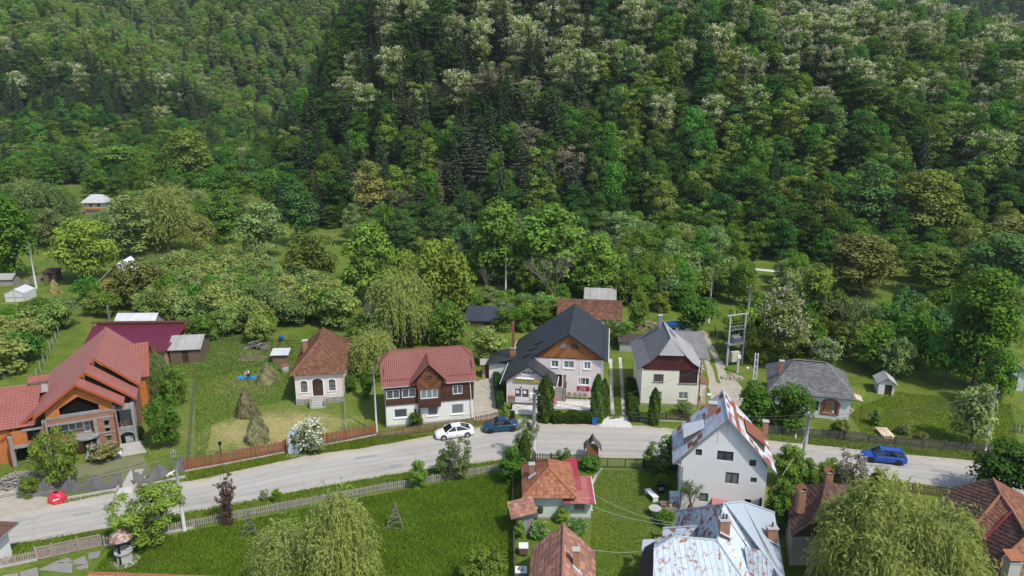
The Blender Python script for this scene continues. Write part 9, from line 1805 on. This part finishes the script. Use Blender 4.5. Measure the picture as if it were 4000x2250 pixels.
p = W(2285,1650); r = thing('drying_rack','folded metal drying rack in front of the hedge','rack',tuple(p),0); obj('leg',MB().bar((-.5,0,0),(.05,0,.8),.03),GUT,r); obj('leg',MB().bar((.5,0,0),(-.05,0,.8),.03),GUT,r); obj('leg',MB().bar((0,-.35,0),(0,.1,.8),.03),GUT,r)
for lab,pts in (('left paved wheel track of the guest house drive',((2385,1405),(2388,1480),(2390,1560),(2394,1620))),('right paved wheel track of the guest house drive',((2422,1400),(2428,1480),(2433,1560),(2437,1620)))):
    P_ = catm([W(*q) for q in pts],10); r = thing('wheel_track',lab,'paving',tuple(P_[0]),0)
    for i in range(len(P_) - 1): q = P_[i] - P_[0]; obj('paving_stone',MB().box(q.x - 0.22,q.y - 0.26,0,q.x + 0.22,q.y + 0.26,0.05),STONEW,r)
sheet('drive_apron',[(2368,1628),(2450,1622),(2470,1672),(2340,1668)],0.012,STONEW,'pale stone apron where the drive meets the road',3,30)
# lawn things by the white house
p = W(2562,1962); r = thing('white_bench','white garden bench on the lawn beside the white house','bench',tuple(p),R(110)); obj('seat',MB().box(0,-0.3,0.45,1.7,0.3,0.55),PVC,r); [obj('leg',MB().box(x,-0.28,0,x + 0.12,0.28,0.45),PVC,r) for x in (0.05,1.5)]
p = W(2580,1922); r = thing('waste_bin','black wheeled bin with white number standing on the lawn','bin',tuple(p),0); obj('body',MB().box(-.3,-.3,.05,.3,.3,.95),BLK,r); obj('lid',MB().box(-.32,-.33,.95,.32,.33,1.03),BLK,r)
cu = bpy.data.curves.new('lettering','FONT'); cu.body = '00'; cu.size = 0.5; cu.extrude = 0.004; cu.materials.append(PVC)
def to_mesh_text(o):
    dg = bpy.context.evaluated_depsgraph_get(); bpy.context.view_layer.update(); me = bpy.data.meshes.new_from_object(o.evaluated_get(bpy.context.evaluated_depsgraph_get())); n_ = bpy.data.objects.new('lettering',me); COL.objects.link(n_); n_.parent = o.parent; n_.matrix_local = o.matrix_local.copy(); bpy.data.objects.remove(o); return n_
o = bpy.data.objects.new('lettering',cu); COL.objects.link(o); o.parent = r; o.location = (-.27,-.305,.35); o.rotation_euler = (R(90),0,0)
for o in [o for o in COL.objects if o.type == 'FONT']: to_mesh_text(o)
p = W(2558,2010); r = thing('planter_tub','round pale planter tub full of green plants','planter',tuple(p),0); obj('tub',MB().lathe([(0.45,0),(0.62,0.4),(0.6,0.42),(0.5,0.4)],14),CONC,r); obj('plants',PROTO['shrub_r'][1],None,r).scale = (0.3,0.3,0.2); r.children[-1].location = (0,0,0.3)
p = W(2612,1985); r = thing('potting_bed','raised wooden bed with flower pots against the white house','bed',tuple(p),0); obj('frame',MB().box(-.7,-.7,0,.7,.7,.35),GRYW,r); obj('soil',MB().box(-.62,-.62,.352,.62,.62,.38),DIRT,r); rg = random.Random(2)
for i in range(6): obj('flower_pot',MB().lathe([(.09,.38),(.14,.62),(.1,.6)],8,0,(rg.uniform(-.5,.5),rg.uniform(-.5,.5),0)),(CONC,TORG[0],PVC)[i % 3],r)
p = W(2636,1968); r = thing('water_tank','white plastic water container at the house wall','tank',tuple(p),0); obj('body',MB().box(-.5,-.45,.1,.45,.45,1.15),mat('white_plastic',(0.7,0.72,0.73),rough=0.4),r); obj('cage',MB().box(-.53,-.48,.5,.48,.48,.54).box(-.53,-.48,.9,.48,.48,.94),GUTG,r); obj('pallet',MB().box(-.55,-.5,0,.5,.5,.1),GRYW,r)
p = W(2618,1955); r = thing('blue_barrel','dark blue barrel beside the white water container','barrel',tuple(p),0); obj('body',MB().lathe([(.26,0),(.3,.1),(.3,.8),(.26,.9)],14),mat('barrel_blue',(0.04,0.07,0.13),rough=0.5),r); obj('lid',MB().lathe([(.27,.902),(.27,.95)],14),BLK,r)
p = W(2695,2010); r = thing('brushwood_heap','rusty brushwood heap with bare branches against the white house','heap',tuple(p),0); rg = random.Random(8); mb = MB()
for i in range(160): a = rg.uniform(0,6.28); t = rg.random(); mb.bar((math.cos(a) * .9 * t,math.sin(a) * .6 * t,0.1),(math.cos(a) * .5 * t,math.sin(a) * .3 * t,1.1 * (1 - t) + .3),.05)
tag(obj('branches',mb,mat('rusty_twigs',(0.25,0.13,0.06),(0.17,0.08,0.05),6),r),kind='stuff')
T(2700,2015,110,130,'bare_leafy','grey','bare fruit tree against the white house wall','bare_tree')
p = W(2045,2165); r = thing('beehive','small white-lidded box beside the pink tile house','hive',tuple(p),0); obj('box',MB().box(-.35,-.35,.2,.35,.35,.8),BRW,r); obj('lid',MB().box(-.4,-.4,.8,.4,.4,.9),WHT,r)
p = W(2035,2262); r = thing('old_stove','white-topped old stove by the board fence','stove',tuple(p),0); obj('body',MB().box(-.45,-.4,0,.45,.4,.85),GUTG,r); obj('top',MB().box(-.48,-.43,.85,.48,.43,.92),PVC,r); obj('pot',MB().lathe([(.2,.92),(.22,1.1),(.05,1.15)],10),GUTG,r)
p = W(1436,1262); r = thing('hung_laundry','white sheet hanging on a line by the small white hut','laundry',tuple(p),0); mb = MB(); [mb.poly([(i * .2,.06 * math.sin(i * 1.3),.5 + .12 * abs(i - 4)),((i + 1) * .2,.06 * math.sin((i + 1) * 1.3),.5 + .12 * abs(i - 3)),((i + 1) * .2,0,1.6),(i * .2,0,1.6)]) for i in range(8)]; obj('sheet',mb,MATS['white_cloth'],r); obj('line',MB().tube([(-1.5,0,1.6),(3.0,0,1.6)],.015,4),WIRE,r); [obj('pole',MB().bar((x,0,0),(x,0,1.65),.06),WBRN,r) for x in (-1.5,3.0)]
p = W(862,1786); r = thing('letter_box','black letter box on top of the red-brown fence','letterbox',(p.x,p.y + 0.1,0),R(8)); obj('box',MB().box(-.16,0,1.4,.16,.22,1.75),BLK,r); obj('post',MB().box(-.04,.06,0,.04,.14,1.4),BLK,r)
p = W(1100,1335); r = thing('barrow','blue plastic barrel cart by the orchard fence','barrow',tuple(p),0); obj('tub',MB().lathe([(.3,.4),(.42,.8),(.4,1.0),(.1,1.05)],10),MATS['box_blue'],r); obj('wheel',MB().tube([(-.3,-.1,.22),(-.2,-.1,.22)],.22,10),TYRE,r); obj('handle',MB().bar((.3,0,.7),(.9,.2,.6),.05),GUTG,r)
p = W(3296,1760); r = thing('kilometre_stone','small weathered marker stone at the road edge','stone',tuple(p),0); obj('stone',MB().box(-.12,-.08,0,.12,.08,.5),SPL,r)
p = W(3107,1715); r = thing('marker_post','short white marker post on the verge','post',tuple(p),0); obj('post',MB().box(-.06,-.06,0,.06,.06,.6),PVC,r)
p = W(2860,1478); r = thing('gravel_heap','small heap of rubble at the transformer','heap',tuple(p),0); mb = MB(); rg = random.Random(3)
for i in range(90): a,t = rg.uniform(0,6.28),rg.random() ** .5; x,y = math.cos(a) * 1.6 * t,math.sin(a) * .8 * t; s_ = rg.uniform(.06,.2); mb.box(x - s_,y - s_,0,x + s_,y + s_,.5 * (1 - t) + s_)
tag(obj('stones',mb,DUST,r),kind='stuff')
# ================================================================ haze of the valley air
hb = MB().box(-720,-150,-4,720,1150,290); hm = bpy.data.materials.new('valley_air'); hm.use_nodes = True; hm.node_tree.nodes.clear()
pv = hm.node_tree.nodes.new('ShaderNodeVolumePrincipled'); pv.inputs['Color'].default_value = (0.80,0.88,0.95,1); pv.inputs['Density'].default_value = 0.00011; pv.inputs['Anisotropy'].default_value = 0.2
hm.node_tree.links.new(pv.outputs[0],hm.node_tree.nodes.new('ShaderNodeOutputMaterial').inputs['Volume'])
tag(obj('haze',hb,hm),'thin blue haze in the valley air',None,None,'stuff')
